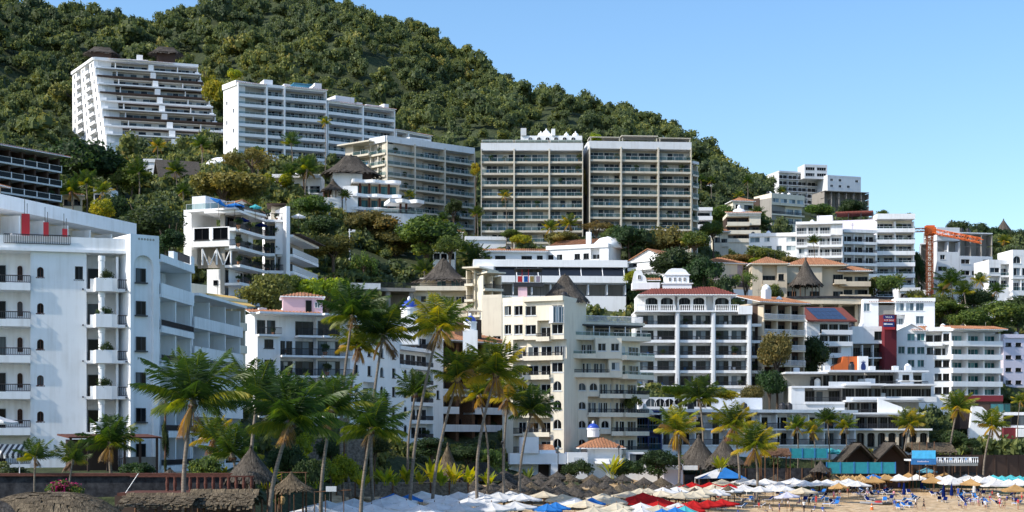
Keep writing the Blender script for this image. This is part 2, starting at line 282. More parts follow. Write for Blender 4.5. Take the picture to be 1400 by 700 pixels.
# ------------------------------------------------------------------ the lie of the land: u column -> (distance, height)
GROUND = {
 -250: [(60, -3), (108, -2), (112, 3.2), (136, 3.4), (141, 7), (195, 8), (230, 20), (270, 36), (330, 56), (400, 78), (460, 98), (520, 118), (600, 150), (700, 188), (800, 236), (950, 250), (1300, 190)],
 0: [(60, -3), (108, -2), (112, 3.2), (136, 3.4), (141, 7), (195, 8), (230, 18), (270, 34), (330, 56), (400, 76), (460, 96), (520, 112), (600, 142), (700, 182), (800, 226), (930, 236), (1300, 190)],
 150: [(60, -3), (108, -2), (112, 3.2), (136, 3.4), (141, 7), (195, 8), (230, 16), (270, 30), (330, 52), (400, 72), (460, 89), (520, 100), (560, 116), (620, 142), (700, 186), (770, 208), (850, 216), (1300, 170)],
 330: [(60, -3), (112, -2), (118, 3), (150, 3.2), (175, 5), (190, 6.5), (230, 14), (268, 31), (330, 52), (400, 74), (445, 90), (520, 102), (600, 132), (700, 166), (800, 210), (950, 256), (1050, 262), (1300, 210)],
 400: [(60, -3), (125, -2.5), (132, 0.5), (165, 1.2), (190, 3), (205, 6), (232, 10), (268, 28), (320, 44), (400, 72), (445, 88), (520, 106), (600, 126), (700, 164), (800, 210), (920, 252), (1000, 268), (1300, 210)],
 450: [(60, -3), (135, -2), (150, -0.5), (185, 0.2), (200, 2), (218, 5), (232, 10), (260, 20), (300, 32), (360, 54), (420, 74), (450, 88), (520, 106), (600, 126), (700, 164), (800, 206), (900, 250), (1000, 266), (1300, 210)],
 560: [(60, -3), (150, -1), (180, 0), (205, .6), (222, 3), (232, 7), (250, 9), (275, 10.5), (300, 24), (360, 50), (420, 66), (460, 80), (520, 98), (600, 122), (700, 153), (800, 194), (900, 236), (1000, 250), (1300, 200)],
 640: [(60, -3), (170, -.6), (200, .3), (225, 1.4), (245, 4), (262, 7.5), (285, 10), (305, 24), (350, 42), (400, 58), (440, 66), (520, 89), (600, 117), (700, 149), (800, 183), (880, 209), (1000, 222), (1300, 180)],
 760: [(60, -3), (180, -.5), (212, .2), (232, 1.4), (248, 3.4), (260, 4), (268, 7), (290, 9), (315, 21), (350, 40), (395, 58), (440, 67), (520, 88), (600, 112), (700, 144), (800, 176), (850, 188), (1000, 186), (1300, 150)],
 850: [(60, -3), (190, -.5), (216, .2), (236, 1.2), (250, 3), (262, 4.5), (280, 7), (300, 15), (325, 22), (350, 38), (395, 58), (440, 65), (520, 88), (600, 109), (700, 141), (780, 160), (1000, 156), (1300, 130)],
 950: [(60, -3), (205, -.5), (222, .1), (245, .8), (266, 1.6), (270, 4), (285, 8), (305, 17), (325, 21), (355, 38), (400, 54), (440, 63), (520, 85), (600, 109), (680, 131), (740, 143), (1000, 132), (1300, 110)],
 1040: [(60, -3), (215, -.5), (232, .2), (255, .9), (276, 1.6), (280, 6), (292, 8), (315, 13), (340, 28), (352, 36), (395, 48), (440, 58), (520, 78), (600, 102), (660, 116), (720, 122), (800, 122), (900, 116), (1300, 90)],
 1130: [(60, -3), (220, -.5), (234, .2), (260, 1), (284, 1.6), (288, 6), (300, 8.5), (325, 12), (352, 26), (372, 37), (410, 46), (440, 53), (520, 68), (620, 97), (740, 118), (810, 121), (950, 112), (1300, 80)],
 1200: [(60, -3), (220, -.5), (234, .2), (262, 1), (286, 1.6), (290, 6), (303, 8.5), (330, 12), (352, 21), (380, 34), (410, 44), (440, 50), (520, 63), (620, 84), (740, 98), (810, 112), (950, 100), (1300, 80)],
 1250: [(60, -3), (220, -.5), (234, .2), (262, 1), (286, 1.6), (290, 6), (305, 8.5), (338, 13), (360, 20), (390, 34), (420, 44), (450, 49), (520, 56), (600, 63), (760, 70), (950, 66), (1300, 60)],
 1320: [(60, -3), (220, -.5), (234, .2), (262, 1), (286, 1.6), (290, 6), (310, 8.5), (350, 14), (380, 26), (410, 38), (440, 46), (480, 60), (540, 79), (585, 87), (650, 85), (900, 60), (1300, 50)],
 1400: [(60, -3), (220, -.5), (234, .2), (262, 1), (290, 1.6), (294, 6), (315, 8.5), (365, 16), (390, 28), (420, 40), (460, 54), (520, 72), (580, 86), (650, 85), (900, 62), (1300, 50)],
 1700: [(60, -3), (220, -.5), (234, .2), (262, 1), (290, 1.6), (294, 6), (315, 8.5), (365, 16), (390, 28), (420, 38), (460, 50), (520, 66), (580, 76), (650, 66), (900, 55), (1300, 50)],
}
GU = sorted(GROUND)
GD = np.concatenate([np.arange(60, 240, 4), np.arange(240, 480, 6), np.arange(480, 1301, 12)]).astype(float)
GT = np.array([np.interp(GD, [a for a, _ in GROUND[u]], [b for _, b in GROUND[u]]) for u in GU])
def ground(x, D):
    u = min(max(700 + x * FOC / D, GU[0]), GU[-1] - .01)
    i = int(np.searchsorted(GU, u, side='right')) - 1; t = (u - GU[i]) / (GU[i + 1] - GU[i]); t = t * t * (3 - 2 * t)
    z = np.interp(D, GD, GT[i]) * (1 - t) + np.interp(D, GD, GT[i + 1]) * t
    if D > 600: z += np.interp(u, [-250, 0, 80, 170, 300, 420, 560, 950, 1050], [18, 16, 4, 4, 9, 7, 8, 6, 0]) * min(1, (D - 600) / 140)
    if D > 470:      # folds and spurs in the big hill
        a = min(1, (D - 470) / 160)
        z += a * (5.5 * math.sin(x * .021 + D * .012) + 4.0 * math.sin(x * .047 - D * .02 + 1.3) + 2.5 * math.sin(x * .09 + D * .035))
    return float(z)
def G(u, D): return ground(X(u, D), D)
us = np.concatenate([np.arange(-250, 1700, 12.5), [1700]])
rows = [[(X(u, D), D, G(u, D)) for u in us] for D in GD]
sandf, hillf = [], []
nU = len(us)
verts = [p for r in rows for p in r]
for i in range(len(GD) - 1):
    for j in range(nU - 1):
        f = (i * nU + j, i * nU + j + 1, (i + 1) * nU + j + 1, (i + 1) * nU + j)
        u = us[j]; lim = np.interp(u, [395, 450, 640, 850, 900, 1700], [150, 205, 236, 250, 268, 290])
        (sandf if (GD[i] < lim and u > 395) else hillf).append(f)
for nm, fs, mt in (('beach_sand', sandf, SANDM), ('hillside_ground', hillf, SOIL)):
    me = bpy.data.meshes.new(nm); me.from_pydata(verts, [], fs); me.materials.append(mt)
    me.polygons.foreach_set('use_smooth', [True] * len(fs)); me.update()
    bm = bmesh.new(); bm.from_mesh(me); bmesh.ops.delete(bm, geom=[v for v in bm.verts if not v.link_faces], context='VERTS'); bm.to_mesh(me); bm.free()
    struct(nm, me)
m, nt, out = newmat('sea_water'); b = N(nt, 'ShaderNodeBsdfPrincipled'); b.inputs['Base Color'].default_value = (0.02, 0.12, 0.13, 1); b.inputs['Roughness'].default_value = 0.08
n = N(nt, 'ShaderNodeTexNoise'); n.inputs['Scale'].default_value = 0.6; nt.links.new(worldpos(nt, (1, 2, 1)), n.inputs['Vector'])
bp = N(nt, 'ShaderNodeBump'); bp.inputs['Strength'].default_value = .5; nt.links.new(n.outputs[0], bp.inputs['Height']); nt.links.new(bp.outputs[0], b.inputs['Normal']); nt.links.new(b.outputs[0], out.inputs[0])
struct('sea_water', MB().quad((-2500, -300, -.45), (2500, -300, -.45), (2500, 260, -.45), (-2500, 260, -.45)).mesh('sea_water', m))
FOOT = []          # building footprints (for keeping undergrowth out)
def inside_foot(x, y, pad=1.0):
    for ax, ay, ex, ey, w, d in FOOT:
        dx, dy = x - ax, y - ay; s, t = dx * ex + dy * ey, -dx * ey + dy * ex
        if -pad < s < w + pad and -pad - (2 if pad < 1 else 3.5) < t < d + pad: return True
    return False
# ------------------------------------------------------------------ building kit
def frame(a, b, z0):
    ex = Vector((b.x - a.x, b.y - a.y, 0)); w = ex.length; ex.normalize(); ey = Vector((-ex.y, ex.x, 0))
    M = Matrix(((ex.x, ey.x, 0, a.x), (ex.y, ey.y, 0, a.y), (0, 0, 1, z0), (0, 0, 0, 1)))
    return M, w
def window_mesh(w, h, n, fm, gm, arch=False, sill=False, mid=False, ft=.07):
    def fn():
        b = MB()
        if arch:
            k = 10; r = w / 2; zc = h - r
            arc = [(r + r * math.cos(math.pi * i / k), zc + r * math.sin(math.pi * i / k)) for i in range(k + 1)]
            inn = [(r + (r - ft) * math.cos(math.pi * i / k), zc + (r - ft) * math.sin(math.pi * i / k)) for i in range(k + 1)]
            for i in range(k): b.yprism([arc[i], arc[i + 1], inn[i + 1], inn[i]], -.05, .05)
            b.box(0, ft, -.05, .05, 0, zc); b.box(w - ft, w, -.05, .05, 0, zc); b.box(ft, w - ft, -.05, .05, 0, ft)
            vs = [(ft, .02, ft), (w - ft, .02, ft)] + [(x, .02, z) for x, z in inn]; b.add(vs, [tuple(range(len(vs)))], 1)
            b.box(r - .03, r + .03, -.04, .04, ft, h - ft)
        else:
            b.box(0, w, -.05, .05, h - ft, h); b.box(0, w, -.05, .05, 0, ft)
            pw = w / n
            for i in range(n + 1):
                x = i * pw; x0 = max(0, x - ft / 2); x1 = min(w, x + ft / 2)
                if i == 0: x0, x1 = 0, ft
                if i == n: x0, x1 = w - ft, w
                b.box(x0, x1, -.045, .045, ft, h - ft)
            for i in range(n):
                x0 = i * pw + (ft if i == 0 else ft / 2); x1 = (i + 1) * pw - (ft if i == n - 1 else ft / 2); y = .02 - .02 * (i % 2)
                b.quad((x0, y, ft), (x1, y, ft), (x1, y, h - ft), (x0, y, h - ft), 1)
            if mid: b.box(ft, w - ft, -.04, .03, h * .62, h * .62 + .05)
        if sill: b.box(-.12, w + .12, -.3, .06, -.14, -.002)
        return b.mesh('window', fm, gm)
    return cached(('win', r2(w), r2(h), n, fm.name, gm.name, arch, sill, mid), fn)
def rail_mesh(w, d, h, style, over, ends):
    """balustrade along the front (y=-over) and, if ends, back along the sides to y=d"""
    def fn():
        b = MB(); y = -over
        runs = [((0.03, y), (w - .03, y))]
        if ends[0]: runs.append(((.03, y), (.03, d)))
        if ends[1]: runs.append(((w - .03, y), (w - .03, d)))
        for (xa, ya), (xb, yb) in runs:
            L = math.hypot(xb - xa, yb - ya)
            if L < .1: continue
            if style == 'glass':
                b.tube([(xa, ya, h), (xb, yb, h)], .03, 4, 0); 
                b.quad((xa, ya, .06), (xb, yb, .06), (xb, yb, h - .04), (xa, ya, h - .04), 1)
                k = max(1, int(L / 1.6))
                for i in range(k + 1):
                    t = i / k; x = xa + (xb - xa) * t; yy = ya + (yb - ya) * t; b.box(x - .025, x + .025, yy - .025, yy + .025, 0, h, 0)
            elif style == 'post':
                k = max(1, int(L / 1.7))
                b.tube([(xa, ya, h), (xb, yb, h)], .045, 4, 0); b.tube([(xa, ya, h * .55), (xb, yb, h * .55)], .025, 4, 1); b.tube([(xa, ya, h * .2), (xb, yb, h * .2)], .025, 4, 1)
                b.quad((xa, ya + .01, .06), (xb, yb + .01, .06), (xb, yb + .01, h - .04), (xa, ya + .01, h - .04), 1)
                for i in range(k + 1):
                    t = i / k; x = xa + (xb - xa) * t; yy = ya + (yb - ya) * t; b.box(x - .07, x + .07, yy - .07, yy + .07, 0, h + .12, 0)
            elif style == 'baluster':
                b.box(min(xa, xb) - .06, max(xa, xb) + .06, min(ya, yb) - .08, max(ya, yb) + .08, h - .12, h, 0)
                k = max(1, int(L / .38))
                for i in range(k + 1):
                    t = i / k; x = xa + (xb - xa) * t; yy = ya + (yb - ya) * t; b.lathe([(.06, 0), (.11, .25 * h), (.05, .6 * h), (.08, h - .12)], 6, 0, (x, yy))
            else:
                b.tube([(xa, ya, h), (xb, yb, h)], .05, 4, 0); b.tube([(xa, ya, .1), (xb, yb, .1)], .03, 4, 0)
                k = max(1, int(L / .17))
                for i in range(k + 1):
                    t = i / k; x = xa + (xb - xa) * t; yy = ya + (yb - ya) * t; b.box(x - .026, x + .026, yy - .02, yy + .02, .1, h, 0)
        if style == 'glass': return b.mesh('railing', ALUM, RGLASS)
        if style == 'post': return b.mesh('railing', WPAINT, GLASSD)
        if style == 'baluster': return b.mesh('railing', WPAINT)
        return b.mesh('railing', WPAINT if style == 'white' else IRON)
    return cached(('rail', r2(w), r2(d), r2(h), style, r2(over), ends), fn)
def balcony_mesh(w, d, st, ph, over, mat, ends, solid):
    def fn():
        b = MB(); b.box(.004, w - .004, -over, d - .01, -st, 0)
        if solid > 0:
            b.box(.004, w - .004, -over, -over + .14, 0.002, solid)
            if ends[0]: b.box(.004, .14, -over + .142, d - .02, .002, solid)
            if ends[1]: b.box(w - .14, w - .004, -over + .142, d - .02, .002, solid)
        return b.mesh('balcony', mat)
    return cached(('balc', r2(w), r2(d), r2(st), r2(ph), r2(over), mat.name, ends, r2(solid)), fn)

CELLS = []
rroof = random.Random(31)
def D_OK(a): return a.y < 560
class Bld:
    def __init__(s, name, u, D, label, cat='building', group=None, z=None):
        s.z = G(u, D) if z is None else z
        s.o = thing(name, (X(u, D), D, s.z), label, cat, group); s.inv = Matrix.Translation((-X(u, D), -D, -s.z))
    def part(s, name, me, M=Matrix(), label=None, parent=None, rel=None):
        if parent is None: o = link(name, me, s.o, s.inv @ M)
        else: o = link(name, me, parent, rel if rel is not None else Matrix())
        if label: o['label'] = label
        return o
    def box(s, name, M, x0, x1, y0, y1, z0, z1, mat, label=None):
        return s.part(name, MB().box(x0, x1, y0, y1, z0, z1).mesh(name, mat), M, label)

T = Matrix.Translation
def facade(B, a, b, z0, nf, fh, cells, rec=2.0, dep=10.0, over=0.0, wall=None, back=None, par='solid', pmat=None, ph=1.0, st=.3, lip=0.0, fins='floor', finmat=None, finw=.2,
           finout=0.0, xs=None, win=(.84, 2.2), np_=4, frm=None, gls=None, ends=(True, True), base=8.0, cap=.9, capmat=None, roofover=0.0, rail_h=1.0, sides=False, arch=False, flush_win=(1.4, 1.3), body=True, capin=0, sill=True, winpart='window', small=None):
    """one run of wall between plan points a and b: nf storeys of height fh split into cells (b balcony, w window, a arched, x blank, o open void, p porch without glass)"""
    wall = wall or WHITE; back = back or wall; pmat = pmat or wall; finmat = finmat or wall; frm = frm or ALUM; gls = gls or GLASS; capmat = capmat or pmat
    M, w = frame(a, b, z0); rows = cells if isinstance(cells, (list, tuple)) else [cells] * nf
    FOOT.append((a.x, a.y, M[0][0], M[1][0], w, dep))
    Hh = nf * fh
    mb = MB()
    if body: mb.box(0, w, rec, dep, -base, Hh - .004)
    elif base: mb.box(0, w, rec, dep, -base, 0)
    mw = MB(); base > st + .1 and mw.box(.02, w - .02, .02, rec - .003, -base, -st - .004)
    for f, row in enumerate(rows):
        n = len(row); X_ = xs if xs and len(xs) == n + 1 else [i / n for i in range(n + 1)]
        zf = f * fh
        for i, c in enumerate(row):
            x0, x1 = X_[i] * w, X_[i + 1] * w; cw = x1 - x0
            if c in 'bBpdt':
                e = (i == 0 and sides, i == n - 1 and sides)
                solid = ph if par == 'solid' else lip
                bal = B.part('balcony', balcony_mesh(cw, rec, st, ph, over, pmat, e, solid), M @ T((x0, 0, zf)))
                if par != 'solid':
                    B.part('railing', rail_mesh(cw, rec, rail_h - (lip if lip else 0), par, over - .07, e), parent=bal, rel=T((0, 0, lip)))
                if c in 'bB': CELLS.append((B, f, i, M @ T((x0, 0, zf)), cw, rec, over))
                if c in 'bB':
                    ww = cw * win[0]; hh = min(win[1], fh - st - .15)
                    if c == 'b':
                        B.part(winpart, window_mesh(ww, hh, np_, frm, gls), M @ T((x0 + (cw - ww) / 2, rec - .055, zf + .01)))
                    else:
                        ww = cw * .36
                        for q in (.1, .54): B.part(winpart, window_mesh(ww, hh, 2, frm, gls), M @ T((x0 + cw * q, rec - .055, zf + .01)))
                elif c == 'd':
                    B.part('door', window_mesh(min(1.2, cw * .45), 2.15, 1, FRDARK, GLASSD), M @ T((x0 + cw * .12, rec - .055, zf + .01)))
            elif c in 'wavx':
                z1 = zf + fh - .002 if f < len(rows) - 1 else zf + fh - .004
                if c == 'x': mw.box(x0, x1, 0, rec - .003, zf - (st if f == 0 else 0), z1)
                else:
                    ww, hh = (flush_win if c != 'v' else (cw * .8, flush_win[1])); ww = min(ww, cw * .86)
                    ox0 = x0 + (cw - ww) / 2; ox1 = ox0 + ww; oz0 = zf + (1.0 if c != 'v' else .9); oz1 = min(oz0 + hh, z1 - .15)
                    zb = zf - (st if f == 0 else 0)
                    mw.box(x0, ox0, 0, rec - .003, zb, z1); mw.box(ox1, x1, 0, rec - .003, zb, z1)
                    mw.box(ox0, ox1, 0, rec - .003, zb, oz0); mw.box(ox0, ox1, 0, rec - .003, oz1, z1)
                    if c == 'a':
                        r = ww / 2; k = 8; zc = oz1 - r; arc = [(ox0 + r + r * math.cos(math.pi * j / k), zc + r * math.sin(math.pi * j / k)) for j in range(k + 1)]
                        for j in range(k):
                            (xa, za), (xb, zb2) = arc[j], arc[j + 1]
                            mw.yprism([(xa, za), (xa, oz1 + .001), (xb, oz1 + .001), (xb, zb2)], .001, .25)
                    B.part(winpart, window_mesh(ww, oz1 - oz0, 2 if ww < 2.4 else max(2, int(ww / 1.1)), frm, gls, c == 'a', sill), M @ T((ox0, .22, oz0)))
            elif c == 'o':
                pass
        if fins == 'floor' and rec > .3:
            for i in range(n + 1):
                if (i == 0 and not ends[0]) or (i == n and not ends[1]): continue
                x = min(max(X_[i] * w, finw / 2), w - finw / 2)
                if (i > 0 and row[i - 1] in 'wavx') or (i < n and row[i] in 'wavx'): continue
                fz = MB().box(-finw / 2, finw / 2, -finout + .03, rec - .005, .004, fh - st - .004)
                B.part('partition', cached(('fin', r2(finw), r2(rec), r2(fh), r2(st), r2(finout), finmat.name), lambda: fz.mesh('partition', finmat)), M @ T((x, 0, zf)))
    if fins == 'full':
        n = len(rows[0]); X_ = xs if xs and len(xs) == n + 1 else [i / n for i in range(n + 1)]
        for i in range(n + 1):
            if (i == 0 and not ends[0]) or (i == n and not ends[1]): continue
            x = min(max(X_[i] * w, finw / 2), w - finw / 2)
            B.box('pilaster', M, x - finw / 2, x + finw / 2, -over - finout - .05, rec - .006, -st - .6, Hh - .01, finmat)
    B.part('wall', mb.mesh('wall', back), M)
    for piece in touching(mw): B.part('wall', piece.mesh('wall', wall), M)
    if cap is not None:
        r = MB(); o = over + roofover
        r.box(-.02, w + .02, -o - .02, dep + .02, Hh, Hh + st)
        if cap > 0:
            y0 = -o - .02 + capin
            r.box(-.02, w + .02, y0, y0 + .18, Hh + st + .002, Hh + st + cap); r.box(-.02, w + .02, dep - .16, dep + .02, Hh + st + .002, Hh + st + cap)
            r.box(-.02, .16, y0 + .182, dep - .162, Hh + st + .002, Hh + st + cap); r.box(w - .16, w + .02, y0 + .182, dep - .162, Hh + st + .002, Hh + st + cap)
        B.part('roof', r.mesh('roof', capmat), M)
        if dep > 7 and w > 7 and D_OK(a):
            for q in range(rroof.randint(2, 5)):
                px, py, k = rroof.uniform(.08, .9) * w, rroof.uniform(3.5, dep - 2), rroof.random(); zr_ = Hh + st
                if k < .4: B.part('water_tank', cached(('tank', k < .2), lambda: MB().lathe([(.6, 0), (.62, .1), (.62, 1.2), (.45, 1.5), (.2, 1.6), (.2, 1.7), (.02, 1.72)], 12).mesh('water_tank', IRON if k < .2 else WPAINT, smooth=False)), M @ T((px, py, zr_ + .002)))
                elif k < .7: B.part('air_conditioner', cached('acbox', lambda: MB().box(-.6, .6, -.4, .4, .1, 1.1).box(-.5, .5, -.3, .3, 0, .1).lathe([(.3, 1.101), (.3, 1.15), (.05, 1.16)], 10).mesh('air_conditioner', PALEG)), M @ T((px, py, zr_ + .002)))
                else: B.part('aerial', cached('aerial', lambda: MB().tube([(0, 0, 0), (0, 0, 3.2)], .04, 4).tube([(-.6, 0, 2.9), (.6, 0, 2.9)], .025, 4).tube([(-.4, 0, 2.5), (.4, 0, 2.5)], .025, 4).mesh('aerial', IRON)), M @ T((px, py, zr_ + .002)))
    return M, w, Hh

def hip_roof(B, M, x0, x1, y0, y1, z, h, mat=None, over=.6, name='roof', ridge=None, t=.18, eave=None):
    mat = mat or TILE; x0 -= over; x1 += over; y0 -= over; y1 += over
    L, Wd = x1 - x0, y1 - y0; yc = (y0 + y1) / 2; xc = (x0 + x1) / 2
    rl = max(0.01, (L - Wd) / 2) if ridge is None else ridge
    vs = [(x0, y0, z), (x1, y0, z), (x1, y1, z), (x0, y1, z), (xc - rl, yc, z + h), (xc + rl, yc, z + h), (x0, y0, z - t), (x1, y0, z - t), (x1, y1, z - t), (x0, y1, z - t)]
    b = MB().add(vs, [(0, 1, 5, 4), (2, 3, 4, 5), (1, 2, 5), (3, 0, 4)], 0).add(vs, [(6, 7, 1, 0), (7, 8, 2, 1), (8, 9, 3, 2), (9, 6, 0, 3), (9, 8, 7, 6)], 1)
    # barrel tile rows
    k = max(3, int(L / .5))
    for i in range(1, k):
        x = x0 + L * i / k; e = min(1, min(x - x0, x1 - x) / max(.01, (xc - rl - x0)))
        b.tube([(x, y0 - .03, z + .02), (x, y0 + (yc - y0) * e, z + .02 + h * e)], .09, 5, 0)
    return B.part(name, b.mesh(name, mat, eave or WHITE), M)
def shed_roof(B, M, x0, x1, y0, y1, z0, z1, mat=None, over=.4, name='roof', t=.18, eave=None):
    mat = mat or TILE; x0 -= over; x1 += over; y0 -= over
    b = MB().xprism([(y0, z0), (y1, z1), (y1, z1 - t), (y0, z0 - t)], x0, x1, 1)
    b.quad((x0, y0, z0 + .004), (x1, y0, z0 + .004), (x1, y1, z1 + .004), (x0, y1, z1 + .004), 0)
    L = x1 - x0; k = max(3, int(L / .5))
    for i in range(k + 1):
        x = x0 + L * i / k; b.tube([(x, y0 - .03, z0 + .03), (x, y1, z1 + .03)], .09, 5, 0)
    return B.part(name, b.mesh(name, mat, eave or WHITE), M)
def gable_roof(B, M, x0, x1, y0, y1, z, h, mat=None, over=.5, name='roof', wallm=None, front=True):
    """ridge along y: the gable faces the viewer"""
    mat = mat or TILE; xc = (x0 + x1) / 2; b = MB(); t = .16; s = h / ((x1 - x0) / 2); ov = over
    if wallm: B.part('gable', MB().yprism([(x0, z - .01), (x1, z - .01), (xc, z + h - .02)], y0 + .02, y0 + .3).mesh('gable', wallm), M)
    for sg in (-1, 1):
        xe = xc + sg * ((x1 - x0) / 2 + ov); ze = z - ov * s
        pts = [(xe, ze), (xc, z + h), (xc, z + h + t), (xe, ze + t)]
        if sg > 0: pts = pts[::-1]
        b.yprism(pts, y0 - ov, y1 + ov, 0)
    return B.part(name, b.mesh(name, mat), M)
def thatch_mesh(rx, ry, h, seed=0, mat=None, conc=.25, ridge=0.0, n=90, layers=8, sag=.35, shag=.3, under=True):
    """shaggy thatched roof: overlapping skirts of ragged palm strips round an (optionally ridged) cone"""
    r = random.Random(seed); b = MB()
    def ring(t, w):      # t 0 top .. 1 eave -> point on the roof
        c, s = math.cos(w), math.sin(w); tt = t
        z = h * (1 - t) - conc * h * math.sin(math.pi * t) * .5
        return Vector((rx * tt * c + ridge * max(-1, min(1, 3 * c)), ry * tt * s, z))
    core = [[ring(max(.02, i / 6) * .97, 2 * math.pi * j / 20) - Vector((0, 0, .08)) for j in range(20)] for i in range(7)]
    vs = [p for row in core for p in row]
    b.add(vs, [(i * 20 + j, i * 20 + (j + 1) % 20, (i + 1) * 20 + (j + 1) % 20, (i + 1) * 20 + j) for i in range(6) for j in range(20)] + [tuple(range(20))])
    for l in range(layers):
        t0 = l / layers; t1 = (l + 1.35) / layers
        m = max(10, int(n * (l + 1.5) / layers))
        for j in range(m):
            w0 = 2 * math.pi * (j + r.uniform(-.4, .4)) / m; dw = math.pi / m * r.uniform(.9, 1.5)
            e = min(1.06, t1 + r.uniform(-.05, .1)); lift = shag * r.uniform(.1, .5)
            p0 = ring(max(t0, .01), w0 - dw * .8); p1 = ring(max(t0, .01), w0 + dw * .8); q0 = ring(e, w0 - dw); q1 = ring(e, w0 + dw)
            up = Vector((0, 0, .05 + lift * .5))
            dz = Vector((0, 0, -shag * r.uniform(0, 1) if l == layers - 1 else -.02))
            b.quad(p0 + Vector((0, 0, .03)), p1 + Vector((0, 0, .03)), q1 + up * .6 + dz, q0 + up * .6 + dz)
    # topknot
    b.lathe([(max(.08, rx * .05) + 0, h * .93), (rx * .06, h * 1.0), (.03, h * 1.06)], 7)
    return b.mesh('thatch', mat or THATCHD)
def thatch_roof(B, M, cx, cy, z, rx, ry, h, seed=0, mat=None, posts=0, ph=2.6, name='thatch_roof', **k):
    o = B.part(name, thatch_mesh(rx, ry, h, seed, mat, **k), M @ T((cx, cy, z)))
    for i in range(posts):
        w = 2 * math.pi * (i + .5) / posts
        B.part('post', cached(('post', r2(ph)), lambda: MB().tube([(0, 0, -ph), (0, 0, .3)], .11, 6).mesh('post', WOOD)), M @ T((cx + rx * .78 * math.cos(w), cy + ry * .78 * math.sin(w), z)))
    return o
def dome(B, M, x, y, z, r, mat, sq=.9, drum=0, dm=None, name='dome', finial=True):
    b = MB(); 
    b.lathe([(r * math.cos(math.pi / 2 * i / 7), z + drum + r * sq * math.sin(math.pi / 2 * i / 7)) for i in range(8)][:-1] + [(.05, z + drum + r * sq)], 18, 0, (x, y))
    if finial: b.lathe([(r * .22, z + drum + r * sq - .1), (r * .22, z + drum + r * sq + r * .25), (r * .1, z + drum + r * sq + r * .45), (.02, z + drum + r * sq + r * .5)], 8, 1, (x, y))
    o = B.part(name, b.mesh(name, mat, dm or WHITE, smooth=True), M)
    if drum: B.part('drum', MB().lathe([(r * 1.04, z), (r * 1.04, z + drum * .8), (r * 1.14, z + drum * .82), (r * 1.14, z + drum)], 18, 0, (x, y)).mesh('drum', dm or WHITE), M)
    return o
def text_mesh(s, size, mat, name='lettering'):
    c = bpy.data.curves.new(name, 'FONT'); c.body = s; c.size = size; c.align_x = 'CENTER'; c.align_y = 'CENTER'; c.extrude = .01
    o = bpy.data.objects.new(name, c); COL.objects.link(o); dg = bpy.context.evaluated_depsgraph_get(); me = bpy.data.meshes.new_from_object(o.evaluated_get(dg))
    bpy.data.objects.remove(o); me.materials.clear(); me.materials.append(mat); return me
UPR = Matrix.Rotation(R(90), 4, 'X')     # stands flat lettering up facing the viewer
GB = 'condo buildings on the hillside'; GH = 'houses on the hillside'
def zb(v, D): return Z(v, D)

